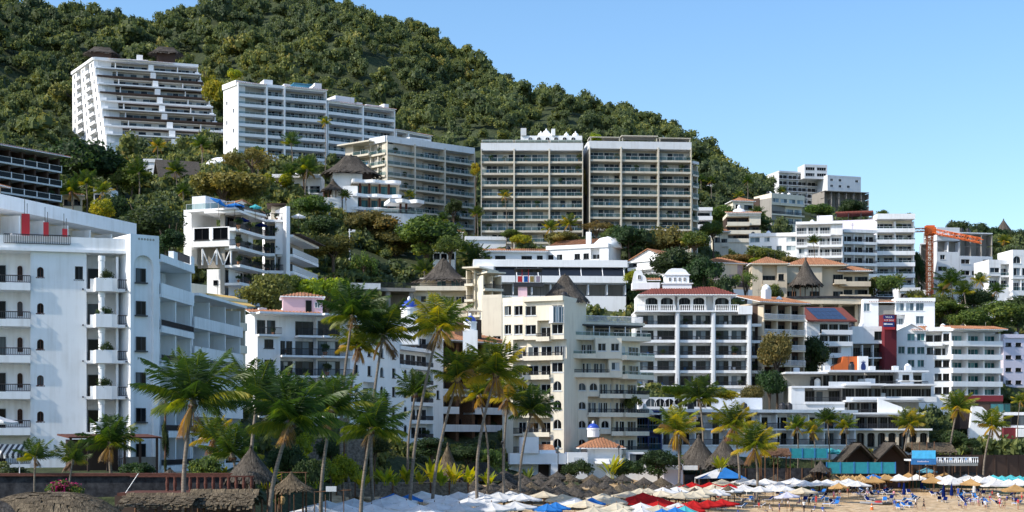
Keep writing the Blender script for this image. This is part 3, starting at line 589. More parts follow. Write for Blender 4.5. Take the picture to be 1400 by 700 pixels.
# ================= A: large white beachfront hotel at the left edge
B = Bld('beach_hotel', 90, 160, 'large white seafront hotel with arched windows and wraparound balconies at left edge')
fh = 3.68; z0 = Z(343, 160) - 6 * fh
a, b = P(-62, 158.5), P(178, 163)
M, w = frame(a, b, z0); FOOT.append((a.x, a.y, M[0][0], M[1][0], w, 26)); H6 = 6 * fh
def ux(u): return (u + 62) / 240 * w
xl, xr, x2 = ux(40), ux(117), ux(177.5)
rec = 2.2
B.part('wall', MB().box(0, w, rec, 24, -6, H6 - .004).mesh('wall', WHITE), M)
mw = MB(); holes = []
for f in range(6):
    zf = f * fh; z1 = zf + fh - (.004 if f == 5 else 0); zz = zf - (6 if f == 0 else 0)
    hx = [(ux(49), ux(58), zf + 1.1, zf + 2.12, 'a')]
    if f == 5: hx.append((ux(101), ux(112), zf + .95, zf + 2.3, 'w'))
    cur = xl
    for (h0, h1, za, zc, kind) in hx:
        mw.box(cur, h0, .0, rec - .003, zz, z1); mw.box(h0, h1, 0, rec - .003, zz, za); mw.box(h0, h1, 0, rec - .003, zc, z1); cur = h1
        r = (h1 - h0) / 2
        if kind == 'a':
            arc = [(h0 + r + r * math.cos(math.pi * j / 8), zc - r + r * math.sin(math.pi * j / 8)) for j in range(9)]
            for j in range(8): mw.yprism([arc[j], (arc[j][0], zc + .001), (arc[j + 1][0], zc + .001), arc[j + 1]], .001, .3)
        B.part('window', window_mesh(h1 - h0, zc - za, 2, REDWOOD if kind == 'a' else FRDARK, GLASSD, kind == 'a', True), M @ T((h0, .3, za)))
    mw.box(cur, xr, 0, rec - .003, zz, z1)
    # left balcony bay, mostly outside the frame
    bal = MB().box(.01, xl - .005, -.35, rec - .01, zf - .32, zf).box(.01, xl - .005, -.35, -.2, zf + .002, zf + .42).mesh('balcony', WHITE)
    o = B.part('balcony', bal, M); B.part('railing', rail_mesh(xl - .02, 1.0, .75, 'iron', .28, (False, True)), parent=o, rel=T((.01, 0, zf + .42)))
    B.part('door', window_mesh(2.8, 2.4, 2, FRDARK, GLASSD), M @ T((xl - 5.3, rec - .06, zf + .01)))
    B.part('partition', MB().box(xl - 9.5, xl - 9.2, .02, rec - .01, zf + .004, zf + fh - .33).mesh('partition', WHITE), M)
    B.part('niche_window', window_mesh(.5, 1.5, 1, REDWOOD, GLASSD, True), M @ T((xl - 1.35, rec - .06, zf + .9)))
    # right balcony with bevelled white parapet, stub column and iron rail
    bw = x2 - xr; q = lambda u: ux(u) - xr
    pts = [(0, -.05), (q(127), -.05), (q(130), -1.25), (q(152), -1.25), (q(160), -.75), (bw - .02, -.75), (bw - .02, rec - .02), (0, rec - .02)]
    bb = MB().prism(pts, zf - .3, zf); 
    wall_run = [(q(122), -.05), (q(127), -.06), (q(130), -1.25), (q(152), -1.25), (q(160), -.75)]
    for (xa, ya), (xb, yb) in zip(wall_run[:-1], wall_run[1:]):
        d = Vector((xb - xa, yb - ya, 0)).normalized(); nn = Vector((-d.y, d.x, 0)) * .16
        bb.prism([(xa, ya), (xb, yb), (xb + nn.x, yb + nn.y), (xa + nn.x, ya + nn.y)], zf + .002, zf + 1.05)
    o = B.part('balcony', bb.mesh('balcony', WHITE), M @ T((xr, 0, 0)))
    B.part('railing', rail_mesh(bw - q(160) - .05, 1, .95, 'iron', 0, (False, False)), parent=o, rel=T((q(160), -.68, zf)))
    B.part('column', MB().lathe([(.36, zf + .01), (.33, zf + .25), (.31, zf + 2.8), (.36, zf + 2.9), (.36, zf + fh - .31)], 12, 0, (q(138), -.45)).mesh('column', WHITE), M @ T((xr, 0, 0)))
    B.part('door', window_mesh(1.2, 2.3, 1, FRDARK, GLASSD), M @ T((xr + .15, rec - .06, zf + .01)))
    B.part('partition', MB().box(xr + q(158), xr + q(158) + .25, -.1, rec - .01, zf + .004, zf + fh - .31).mesh('partition', WHITE), M)
    B.part('drain_spout', cached('spout', lambda: MB().tube([(0, 0, 0), (0, -.9, -.05)], .09, 6).mesh('drain_spout', IRON)), M @ T((xr - .35, 0, zf - .05)))
    B.part('drain_spout', CACHE['spout'], M @ T((x2 - .4, -.75, zf - .1)))
B.part('wall', mw.mesh('wall', WHITE), M)
r = MB().box(-.1, w + .02, -.55, 24, H6, H6 + .28).box(-.1, w + .02, -.35, -.12, H6 + .282, H6 + 1.55).box(w - .2, w + .02, -.118, 24, H6 + .282, H6 + 1.55)
B.part('roof_terrace', r.mesh('roof_terrace', WHITE), M)
B.part('railing', rail_mesh(6.5, 1, 1.0, 'iron', 0, (False, False)), M @ T((ux(4), -.5, H6 + .65)))
for k, (u, v) in enumerate(((33, 340), (61, 334), (87, 335))):
    zt = H6 + (3.9, 3.1, 2.5)[k]
    o = B.part('roof_pillar', MB().box(-.26 if k else -.4, .26 if k else .4, 0, .6, H6 + .3, zt).mesh('roof_pillar', REDP), M @ T((ux(u), .6, 0)))
    B.part('rebar', MB().tube([(-.1, .3, zt), (-.1, .3, zt + 1.6)], .03, 4).tube([(.15, .3, zt), (.15, .3, zt + 1.1)], .03, 4).mesh('rebar', IRON), parent=o)
# stair tower
a2, b2 = P(178.3, 161.6), P(217.5, 163.5); Mt, wt = frame(a2, b2, z0); Ht = H6 + 1.55 + .4
FOOT.append((a2.x, a2.y, Mt[0][0], Mt[1][0], wt, 12))
tw = MB(); cx0, cx1 = wt * .27, wt * .58
tw.box(0, wt, .5, 12, -6, Ht - .35)
for (x0_, x1_) in ((0, cx0 - .5), (wt * .80, wt)): tw.box(x0_, x1_, 0, .497, -6, Ht - .9)
tw.box(cx0 - .5, wt * .80, 0, .497, Ht - 2.1, Ht - .9); tw.box(0, wt, 0, .497, Ht - .898, Ht); tw.box(0, wt, .5, .75, Ht - .348, Ht); tw.box(0, .2, .752, 12, Ht - .348, Ht); tw.box(wt - .2, wt, .752, 12, Ht - .348, Ht)
r_ = (wt * .8 - cx0 + .5) / 2; zc = Ht - 2.1 - r_
arc = [(cx0 - .5 + r_ + r_ * math.cos(math.pi * j / 10), zc + r_ * math.sin(math.pi * j / 10)) for j in range(11)]
for j in range(10): tw.yprism([arc[j], (arc[j][0], Ht - 2.099), (arc[j + 1][0], Ht - 2.099), arc[j + 1]], .001, .45)
B.part('stair_tower', tw.mesh('stair_tower', WHITE), Mt)
for f in range(6):
    B.part('window', window_mesh(cx1 - cx0 + .1, 1.45, 2, FRDARK, GLASSD, False, True), Mt @ T((cx0 - .05, .45, f * fh + 1.05 if f < 5 else f * fh + .75)))
for i in range(6):
    B.part('vent_hole', cached('vent', lambda: MB().lathe([(.13, 0), (.1, .02)], 8).mesh('vent_hole', INNER)), Mt @ T((wt * (.3 + .1 * i), -.004, Ht - .45)) @ Matrix.Rotation(R(90), 4, 'X'))
# angled right wing
rows = ['dB'] * 5
Mw, ww, Hw = facade(B, P(218, 165), P(262, 176.5), z0 - .25, 5, fh, ['BB', 'BB', 'BB', 'BB', 'BB'], rec=2.4, dep=14, over=.3, par='iron', lip=.38, rail_h=1.0, win=(.5, 2.2), np_=2, frm=FRDARK, gls=GLASSD, cap=None, fins='floor', finw=.35)
B.box('parapet', Mw, 0, ww, -.3, -.12, Hw, Hw + 1.15, WHITE); B.box('slab', Mw, 0, ww, -.28, 13.9, Hw - .3, Hw - .002, WHITE)
B.box('wall', Mw, 0, ww, 3.5, 14, Hw, Hw + fh - .3, WHITE); B.box('partition', Mw, ww - .35, ww, .02, 3.49, Hw + .003, Hw + fh - .3, WHITE); B.box('partition', Mw, 0, .35, .02, 3.49, Hw + .003, Hw + fh - .3, WHITE)
B.part('roof', MB().box(-.1, ww + .1, -.35, 14, Hw + fh - .298, Hw + fh).box(-.1, ww + .1, -.3, -.12, Hw + fh + .002, Hw + fh + .5).box(ww * .35, ww * .47, -.28, .3, Hw + fh + .502, Hw + fh + 1.3).box(ww * .9, ww + .1, -.28, .3, Hw + fh + .502, Hw + fh + 1.5).mesh('roof', WHITE), Mw)
B.part('air_conditioner', MB().box(0, 1.5, 0, .8, 0, 2.3).mesh('air_conditioner', PALEG), Mw @ T((ww * .78, 2.6, Hw + .9)))
B.part('roof_railing', rail_mesh(ww * .4, 1, .9, 'iron', 0, (False, False)), Mw @ T((ww * .48, -.2, Hw + fh + .5)))
# low right wing with white fascia balconies
facade(B, P(263, 178), P(329, 196), Z(404, 178) - 6 * 3.35, 6, 3.35, ['BBB', 'BBB', 'BBB', 'BBB', 'BBB', 'BBB'], rec=2.2, dep=9, over=.3, par='solid', ph=1.0, win=(.5, 2.1), np_=2, frm=FRDARK, cap=0, roofover=.5, fins='floor', finw=.3, back=PALEG)
# set-back penthouse range
Mp, wp, Hp = facade(B, P(-8, 178), P(181, 203), 33.2, 1, 3.2, 'dddddd', rec=2.6, dep=8, over=.2, par='solid', ph=.25, cap=1.3, roofover=.4, fins='floor', finw=.3, base=3.4, st=.3, back=CREAM, win=(.3, 2))
B.box('terrace_wall', Mp, -.2, wp * .7, -2.6, -2.4, -3.0, .2, WHITEB)

# ================= B: white apartment block behind the palms
B = Bld('apartment_block', 440, 236, 'white apartment block with black balcony doors and pink roof cabin behind tall palms', z=9)
zt = Z(432, 236); fh = 3.0; n = 6; z0 = zt - n * fh
facade(B, P(352, 232), P(438, 236), z0, n, fh, ['bwb', 'bwb', 'bwb', 'wbb', 'wBb', 'Bob'], rec=1.6, dep=12, over=.9, par='iron', lip=.0, wall=WHITE, frm=FRDARK, gls=GLASS, win=(.86, 2.2), np_=3, cap=0, roofover=.5, xs=[0, .36, .62, 1], fins=None)
facade(B, P(438.4, 235.2), P(478, 238), z0, n, fh, ['b'] * 6, rec=1.4, dep=12, over=1.0, par='iron', frm=FRDARK, gls=GLASS, win=(.9, 2.3), np_=3, cap=0, roofover=.4, fins=None)
Mx, wx, Hx = facade(B, P(478.5, 238), P(606, 272), z0 - .6, n, fh, ['waxwaBBx', 'wavwaBBx', 'wBawaBBw', 'wwawaBBx', 'wawwBBBx', 'wwawBBBx'], rec=1.2, dep=12, over=.15, par='iron', lip=.3, frm=FRDARK, gls=GLASSD, win=(.6, 2.1), cap=.7, fins=None, flush_win=(1.3, 1.5), wall=WHITEB)
M, w = frame(P(340, 233), P(438, 236), zt); shed_roof(B, M, 0.5, w - .5, -.3, 5, .32, 1.15, TILE)
M, w = frame(P(387, 236.6), P(441, 237.6), zt)
bx = MB().box(0, w, 0, 5, .3, 3.0).mesh('roof_cabin', PINK); B.part('roof_cabin', bx, M)
B.part('door', window_mesh(.9, 2.1, 1, FRDARK, GLASSD), M @ T((w * .57, -.06, .35))); B.part('window', window_mesh(.8, .9, 2, WPAINT, GLASSB), M @ T((w * .8, -.06, 1.3)))
hip_roof(B, M, 0, w, 0, 5, 3.05, .8, TILE, .4)
for (u, v, D, rr) in ((559.5, 437, 248, 1.25), (643, 452, 262, 1.0)):
    Mq = Matrix.Translation((X(u, D), D, Z(v, D))); dome(B, Mq, 0, 0, 0, rr, BLUED, .95, rr * 1.5, WHITE, 'cupola')
    B.part('cupola_base', MB().box(-rr * 1.2, rr * 1.2, -rr * 1.2, rr * 1.2, -4, -.003).mesh('cupola_base', WHITE), Mq)

# ================= B2: terracotta-roofed block with dark voids
B = Bld('apartment_block', 650, 282, 'white banded block under a sloping tile roof squeezed beside the cream tower', z=9)
z0 = Z(612, 282)
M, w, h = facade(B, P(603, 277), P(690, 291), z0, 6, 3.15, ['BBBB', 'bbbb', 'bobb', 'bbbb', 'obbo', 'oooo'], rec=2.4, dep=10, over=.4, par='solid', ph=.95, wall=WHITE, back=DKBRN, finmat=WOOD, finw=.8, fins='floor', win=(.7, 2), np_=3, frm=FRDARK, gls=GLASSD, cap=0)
shed_roof(B, M, -1, w + 1.5, -1.5, 9, h + .1, h + 2.6, TILE, .6)
M2, w2 = frame(P(650, 283), P(668, 285), z0 + h)
B.box('roof_cabin', M2, 0, w2, 2, 6, .4, 4.3, DKBRN); 
for x in (0.2, w2 - .2): B.part('post', MB().box(x - .06, x + .06, 2.1, 2.2, 4.3, 5.8).mesh('post', WPAINT), M2)
B.part('canopy', MB().add([(-.3, 1.8, 5.8), (w2 + .3, 1.8, 5.8), (w2 + .3, 6, 5.8), (-.3, 6, 5.8), (w2 / 2, 4, 6.8)], [(0, 1, 4), (1, 2, 4), (2, 3, 4), (3, 0, 4)]).mesh('canopy', CANV['cream']), M2)
B.part('round_window', MB().lathe([(.75, 0), (.75, .12), (.45, .14)], 16).mesh('round_window', WPAINT), M @ T((w * .93, 2.38, h - 2)) @ UPR)

# ================= C: cream tower
B = Bld('condo_tower', 780, 270, 'cream condo tower with curved green glass balconies and thatched rooftop hut', group=GB, z=6)
fh = 3.2; D0 = 268; z0 = Z(619, D0)
F = 7
aC, bC, cC = P(772, 268), P(851, 269.5), P(886, 276)
rowsC = ['aBaBb', 'aBaBb', 'aBaBb', 'BabwB', 'bbwbb', 'bbBwb', 'bbbbb']
kw = dict(dep=9, wall=CREAM, back=CREAM, pmat=CREAM, frm=ALUM, gls=GLASS, win=(.72, 2.2), np_=3, cap=None, fins=None)
facade(B, aC, bC, z0, 4, fh, ['BaBBb', 'BaBab', 'BaBBb', 'BaaBb'], rec=2.0, over=.6, par='iron', lip=.45, rail_h=1.05, sides=True, **kw)
facade(B, P(852, 269.6), P(884, 275), z0, 4, fh, ['bb'] * 4, rec=2.0, over=.6, par='iron', lip=.45, rail_h=1.05, sides=True, **kw)
zu = z0 + 4 * fh
facade(B, P(776, 267.2), P(851, 268.6), zu + .3, 1, fh, ['BBBw'], rec=2.4, over=.7, par='iron', lip=.5, sides=True, base=0, **kw)
facade(B, P(851.8, 268.6), P(888, 275), zu + .1, 1, fh, ['bb'], rec=2.0, over=.9, par='glass', lip=.5, sides=True, base=0, **kw)
facade(B, P(760, 266.6), P(850, 268), zu + .3 + fh, 1, fh, ['bBBww'], rec=2.6, over=.7, par='glass', lip=.5, sides=True, base=0, **kw)
facade(B, P(851, 268), P(889, 274), zu + .1 + fh, 1, fh, ['bb'], rec=2.2, over=1.0, par='glass', lip=.5, sides=True, base=0, **kw)
z7 = zu + .3 + 2 * fh
Mr, wr = frame(P(770, 267), P(888, 273), z7)
B.part('roof_terrace', MB().box(0, wr, -.6, 9, -.3, 0).box(0, wr, -.6, -.45, .002, .5).mesh('roof_terrace', CREAM), Mr)
B.part('railing', rail_mesh(wr, 3, .6, 'glass', .55, (True, True)), Mr @ T((0, 0, .5)))
# dark awning deck and upper terrace
B.part('awning', MB().box(0, wr * .97, 1.5, 9, 2.3, 2.55).mesh('awning', IRON), Mr)
for i in range(6): B.box('post', Mr, wr * (.02 + .185 * i), wr * (.02 + .185 * i) + .12, 1.6, 1.75, 0, 2.3, WPAINT)
B.box('upper_terrace', Mr, 0, wr * 1.02, 2.4, 9.5, 2.6, 3.1, CREAM); B.part('railing', rail_mesh(wr * 1.0, 3, 1.0, 'white', 0, (True, True)), Mr @ T((0, 2.5, 3.1)))
B.box('wall', Mr, wr * .02, wr * .95, 6, 9.4, 0, 2.29, CREAM)
for i in range(4): B.part('window', window_mesh(3, 2.0, 3, ALUM, GLASS), Mr @ T((wr * (.06 + .23 * i), 5.93, .1)))
# left stepped shaft, frontal wall with openings
def shaft(u0, u1, Da, Db, vt, cells, fl, **k):
    q = dict(rec=1.2, dep=10, wall=CREAM, back=CREAM, pmat=CREAM, frm=ALUM, gls=GLASSD, cap=.5, fins=None, par='iron', win=(.7, 2.0), np_=2, flush_win=(1.5, 1.6)); q.update(k)
    return facade(B, P(u0, Da), P(u1, Db), Z(vt, Da) - fl * fh, fl, fh, cells, **q)
shaft(687, 716, 269, 266, 414, ['xb', 'xb', 'xb', 'xb', 'xb', 'wb', 'wv', 'wv'], 8)
shaft(716.5, 771, 265.5, 262.5, 413, ['bba', 'bba', 'bba', 'bba', 'bbv', 'bbB', 'vbv', 'vxv'], 8, over=.6, lip=.45, win=(.8, 2.1))
shaft(659, 686, 297, 296, 409, ['xx', 'xx', 'xx', 'xx', 'xw', 'ww', 'xx', 'xx'], 8)
# glazed corner and rooftop bar
M, w = frame(P(716, 264.8), P(771, 263), Z(413, 264))
B.box('roof_deck', M, 0, w, 0, 8, .3, .55, CREAM)
M2, w2 = frame(P(756, 262), P(772, 262.6), Z(441, 262)); B.part('glazed_bay', MB().box(0, w2, .06, 2.5, 0, 2.7).mesh('glazed_bay', WPAINT), M2); B.part('window', window_mesh(w2, 2.7, 4, WPAINT, GLASSB), M2)
Mh = Matrix.Translation((X(786, 268), 270, 0))
zr = Z(412, 268)
thatch_roof(B, Mh, -1.6, 1, zr + .3, 3.7, 3.6, 4.5, 3, THATCHD, posts=8, ph=2.6, shag=.45, conc=.1, ridge=.5)
M3, w3 = frame(P(705, 268), P(740, 268), Z(413, 268)); 
B.box('bar_floor', M3, 0, w3, 0, 5, 3.0, 3.3, IRON); B.box('bar_fascia', M3, -.4, w3 + .4, -.3, -.1, 2.6, 3.3, IRON)
B.box('bar_counter', M3, w3 * .1, w3 * .45, 0, 3, .3, 2.6, PINK); B.part('bar_roof', MB().box(-.2, w3 + .2, -.4, 5, 5.6, 5.75).mesh('bar_roof', IRON), M3)
for i in range(5): B.box('post', M3, w3 * i / 4 - .06, w3 * i / 4 + .06, 0, .14, 3.3, 5.6, REDP if i in (1, 2) else IRON)
for i in range(4): B.part('chair_back', MB().box(0, .7, 0, .1, 3.5, 4.5).mesh('chair_back', [REDP, CANV['blue'], YELLOWW, PINK][i]), M3 @ T((w3 * (.08 + .24 * i), .8, 0)))

# ================= D: white hotel with pilasters and arcade
B = Bld('hotel_row', 950, 317, 'long white hotel with tall pilasters, dark red tile roof and white rooftop cupolas', z=18)
D0 = 317; z0 = Z(529, D0); fh = (Z(425, D0) - z0) / 5
us_ = [868, 926, 975, 1024, 1043]
for i in range(4):
    ua, ub = us_[i], us_[i + 1]; Da = D0 + (i == 3) * 1.5
    cells = ['bb'] * 5 if i < 3 else ['b'] * 4
    nf = 5 if i < 3 else 4
    facade(B, P(ua + .5, Da), P(ub - .3, Da), z0, nf, fh, cells, rec=1.7, dep=10, over=.35, par='iron', lip=.28, st=.28, win=(.82, 2.25), np_=3, frm=FRDARK, gls=GLASS, wall=WHITE, back=WHITE, cap=None if i < 3 else .3, fins=None)
M, w = frame(P(868, D0), P(1043, D0), z0); 
ux = lambda u: (u - 868) / 175 * w
for u in us_[1:4]:
    B.part('pilaster', MB().box(ux(u) - .42, ux(u) + .42, -.9, 1.6, -6, 5 * fh - .3).box(ux(u) - .2, ux(u) + .2, -1.1, -.902, -6, 5 * fh - .6).mesh('pilaster', PALEG), M)
B.box('terrace_slab', M, 0, ux(1026), -1.3, 10, 5 * fh - .29, 5 * fh + .02, WHITE)
zt = 5 * fh + .02
for ua, ub in ((870, 923), (929, 965), (978, 1010)):
    B.part('balustrade', rail_mesh(ux(ub) - ux(ua), 1, 1.15, 'baluster', 0, (True, True)), M @ T((ux(ua), -1.15, zt)))
B.box('planter', M, ux(1008), ux(1027), -1.6, -.9, 5 * fh - .8, zt + .9, WHITE)
# arcade storey
def arcade(B, M, x0, x1, y, z, h, n, mat, wallm=None, t=.45, gl=GLASSD, aw=.8, name='arcade', glaze=True):
    b = MB(); bw = (x1 - x0) / n; r = bw * aw / 2
    for i in range(n):
        xa = x0 + i * bw; c = xa + bw / 2; zs = z + h - r * .55 - .45
        b.box(xa, c - r, y, y + t, z, zs); b.box(c + r, xa + bw, y, y + t, z, zs)
        pts = [(xa, zs), (c - r, zs)] + [(c + r * math.cos(math.pi - math.pi * j / 10), zs + r * .55 * math.sin(math.pi * j / 10)) for j in range(1, 10)] + [(c + r, zs), (xa + bw, zs), (xa + bw, z + h), (xa, z + h)]
        b.yprism(pts, y, y + t)
        if glaze: B.part('window', window_mesh(r * 2, h - .5, 4, FRDARK, gl), M @ T((c - r, y + t + .3, z + .02)))
    return B.part(name, b.mesh(name, mat), M)
B.box('wall', M, ux(872), ux(1000), 2.2, 9, zt, zt + 3.2, WHITE)
arcade(B, M, ux(881), ux(923), .9, zt, 3.2, 2, WHITE); arcade(B, M, ux(927), ux(966), .9, zt, 3.2, 2, WHITE); arcade(B, M, ux(976), ux(1000), .9, zt, 3.2, 1, WHITE)
hip_roof(B, M, ux(878), ux(1001), -.4, 9, zt + 3.22, 2.0, REDTILE, .9, ridge=(ux(985) - ux(890)) / 2 - 1)
# cupola lantern with small arches and scrolled gable
c0, c1 = ux(908), ux(948); zc = zt + 4.6
cp = MB().box(c0, c1, 3.0, 7.0, zc, zc + 1.1).box(c0 - .3, c1 + .3, 2.8, 7.2, zc + 1.102, zc + 1.3).box(c0 + .5, c1 - .5, 3.3, 6.7, zc + 1.302, zc + 2.9).box(c0 + .3, c1 - .3, 3.1, 6.9, zc + 2.902, zc + 3.1)
cp.yprism([(c0 + .5, zc + 3.102), (c1 - .5, zc + 3.102), (c1 - 1.2, zc + 4.0), (c1 - 1.9, zc + 4.3), (c0 + 1.9, zc + 4.3), (c0 + 1.2, zc + 4.0)], 3.4, 6.6)
B.part('cupola', cp.mesh('cupola', WHITEB), M)
for i in range(4): B.part('arch_opening', window_mesh(.55, .95, 1, WPAINT, GLASSD, True), M @ T((c0 + 1.2 + i * (c1 - c0 - 2.9) / 3, 3.24, zc + 1.55)))
g0, g1 = ux(866), ux(904); cp = MB().box(g0, g1, 3.0, 6, zc, zc + 1.4)
cp.yprism([(g0, zc + 1.402), (g0 + 3, zc + 1.402), (g0 + 2.7, zc + 2.6), (g0 + 2.2, zc + 3.0), (g0 + 1.9, zc + 3.8), (g0 + 1.2, zc + 4.0), (g0 + .5, zc + 3.7), (g0 + .2, zc + 2.6)], 3.1, 3.7)
B.part('scrolled_gable', cp.mesh('scrolled_gable', WHITEB), M); B.part('arch_opening', window_mesh(.7, 1.0, 1, WPAINT, GLASSD, True), M @ T((g0 + 1.1, 3.03, zc + 2.0)))
shed_roof(B, M, g0 + 3.3, g1, 3.2, 6, zc + 1.9, zc + 2.6, TILE, .2)

# ================= tile-roof house right of the hotel row
B = Bld('tile_roof_house', 1065, 318, 'narrow terracotta-roofed house with white railing right of the pilastered hotel', group=GH, z=20)
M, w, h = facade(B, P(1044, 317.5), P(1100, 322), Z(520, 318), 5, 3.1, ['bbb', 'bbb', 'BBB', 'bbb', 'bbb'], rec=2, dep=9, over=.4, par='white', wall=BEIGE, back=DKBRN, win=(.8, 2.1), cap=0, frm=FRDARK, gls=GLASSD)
shed_roof(B, M, -1, w, -.5, 8, h + .3, h + 2.2, TILE, .6)
B.part('chimney', MB().box(w * .25, w * .4, 3, 4.5, h + .8, h + 3.2).lathe([(.9, h + 3.2), (.9, h + 3.6), (.5, h + 4.1), (.05, h + 4.3)], 10, 0, (w * .325, 3.75)).mesh('chimney', WHITE), M)

# ================= I, J, K: grey-beige condo towers half way up
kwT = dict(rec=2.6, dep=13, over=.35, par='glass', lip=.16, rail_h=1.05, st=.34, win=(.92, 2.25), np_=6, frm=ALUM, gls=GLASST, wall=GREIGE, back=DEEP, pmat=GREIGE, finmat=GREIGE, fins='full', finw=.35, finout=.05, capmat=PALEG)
def tower_grid(B, ua, ub, Da, Db, cuts, v_roof, nf, fh=2.92):
    z1 = Z(v_roof, Da); z0 = z1 - nf * fh
    return facade(B, P(ua, Da), P(ub, Db), z0, nf, fh, 'b' * (2 * (len(cuts) - 1)), xs=[x for i in range(len(cuts) - 1) for x in (cuts[i], (cuts[i] + cuts[i + 1]) / 2)] + [1.0], **dict(kwT, win=(.96, 2.4), np_=3, fins=None, cap=1.55))
B = Bld('condo_tower', 726, 400, 'grey beige balcony tower with white roof band, left of the matching pair', group=GB, z=60)
M, w, h = tower_grid(B, 657.5, 797, 400, 400, [0, .325, .67, 1], 206, 8)
for t in (0, .325, .67, 1): B.box('pilaster', M, max(0, t * w - .2), min(w, t * w + .2), -.6, 2.1, -6, h + (.4 if t < 1 else .4), GREIGE)
for i in range(3):
    x0, x1 = (0, .325, .67)[i] * w + .3, (.325, .67, 1)[i] * w - .3
    B.box('penthouse', M, x0, x1, 5, 12.5, h + .43, h + 2.9, PALEG); B.part('window', window_mesh(x1 - x0 - 1, 2.0, 7, ALUM, GLASSB), M @ T((x0 + .5, 4.94, h + .5)))
    B.box('roof', M, x0 - .2, x1 + .2, 2.5, 12.6, h + 2.92, h + 3.15, GREIGE)
    B.part('railing', rail_mesh(x1 - x0, 1, .7, 'glass', 0, (False, False)), M @ T((x0, -.3, h + 1.97)))
B = Bld('condo_tower', 875, 400, 'grey beige balcony tower with framed roof pergola, right of the matching pair', group=GB, z=60)
M, w, h = tower_grid(B, 805.5, 945, 400, 402, [0, .31, .675, 1], 203, 8)
for t in (0, .31, .675, 1): B.box('pilaster', M, max(0, t * w - .2), min(w, t * w + .2), -.6, 2.1, -6, h + .4, GREIGE)
for i in range(3):
    x0, x1 = (0, .31, .675)[i] * w + .3, (.31, .675, 1)[i] * w - .3
    B.box('penthouse', M, x0, x1, 5, 12.5, h + .43, h + 2.8, PALEG); B.part('window', window_mesh(x1 - x0 - 1, 2.0, 7, ALUM, GLASSB), M @ T((x0 + .5, 4.94, h + .5)))
    B.box('pergola_beam', M, x0 - .2, x1 + .2, -.3, 4.9, h + (3.2 if i == 1 else 2.8), h + (3.45 if i == 1 else 3.0), GREIGE)
    for x in (x0, x1 - .2): B.box('pergola_post', M, x, x + .2, -.25, 0, h + 1.98, h + 2.8, GREIGE)
facade(B, P(946, 405), P(954, 407), Z(203, 400) - 8 * 2.92, 7, 2.92, 'b', **dict(kwT, np_=1, fins='floor', cap=.3, dep=9))
B = Bld('condo_tower', 560, 415, 'grey beige balcony tower turned at a corner, with planted white roof terrace', group=GB, z=60)
fh = 2.95; zr = Z(194, 415); z0 = zr - 8 * fh
facade(B, P(506, 419.5), P(527.5, 415), z0, 8, fh, 'bb', **dict(kwT, fins='floor', np_=3, cap=1.3))
facade(B, P(472, 424), P(505, 418.5), z0 + .4, 8, fh, ['xbb', 'xbb', 'xbb', 'xbb', 'xbb', 'xbb', 'xbb', 'xbb'], **dict(kwT, fins=None, np_=3, cap=None, gls=GLASSG))
M, w = frame(P(470, 423.5), P(507, 417.5), z0 + .4 + 8 * fh); B.box('roof', M, -1.2, w + .6, -1.4, 12, 0, .35, GREIGE)
M, w, h = facade(B, P(528, 415), P(648, 433), z0, 8, fh, 'bbbbbb', xs=[0, .155, .31, .48, .65, .83, 1], **dict(kwT, fins=None, np_=4, cap=1.35))
for t in (0, .31, .65, 1): B.box('pilaster', M, max(0, t * w - .17), min(w, t * w + .17), -.55, 2.1, -6, h + .4, GREIGE)
B.box('penthouse', M, w * .38, w * .62, 5, 12, h + .43, h + 3.4, PALEG); B.part('window', window_mesh(w * .2, 2, 6, ALUM, GLASSB), M @ T((w * .4, 4.94, h + 1.0)))
B.box('penthouse', M, w * .62, w * .95, 8, 12, h + .43, h + 2.0, WHITE)

# ================= L: long white three-step block high on the hill
B = Bld('condo_block', 440, 450, 'long white terraced condo block stepping down to the right below the forest', group=GB, z=90)
fh = 2.8; zr = Z(116, 445)
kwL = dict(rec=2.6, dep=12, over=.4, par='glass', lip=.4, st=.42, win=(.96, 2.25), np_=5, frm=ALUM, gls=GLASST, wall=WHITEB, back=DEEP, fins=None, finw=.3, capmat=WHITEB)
def pil(M, w, h, ts, mat=WHITEB):
    for t in ts: B.box('pilaster', M, max(0, t * w - .22), min(w, t * w + .22), -.6, 2.1, -6, h + .3, mat)
facade(B, P(305.5, 452), P(324, 445.5), zr - 7 * fh, 7, fh, ['xw', 'wx', 'xw', 'wx', 'xw', 'wx', 'xx'], **dict(kwL, flush_win=(1.0, 1.1), cap=1.0, dep=12, gls=GLASSD))
M, w, h = facade(B, P(325, 445), P(446, 455), zr - 7 * fh, 7, fh, 'bbbbb', xs=[0, .32, .52, .76, .88, 1], **dict(kwL, cap=.4)); pil(M, w, h, (0, .32, .52, 1))
shed_roof(B, M, 0.3, w * .3, -.6, 4, h + .6, h + 1.6, TILE, .3); shed_roof(B, M, w * .54, w, -.6, 4, h + .6, h + 1.6, TILE, .3)
for x0, x1, zz in ((.32, .42, 2.9), (.55, .62, 2.2), (.9, .98, 3.2)): B.box('roof_house', M, w * x0, w * x1, 3, 9, h + .5, h + zz, WHITEB)
B.part('roof_awning', MB().box(w * .66, w * .88, 3, 8, h + 2.6, h + 2.75).mesh('roof_awning', CANV['light blue']), M)
M, w, h = facade(B, P(447, 456), P(539, 468), zr - 8 * fh, 7, fh, 'bbbb', **dict(kwL, cap=.4)); pil(M, w, h, (0, .52, 1))
shed_roof(B, M, 0, w * .5, -.6, 4, h + .6, h + 1.6, TILE, .3); shed_roof(B, M, w * .54, w, -.6, 4, h + .6, h + 1.6, TILE, .3)
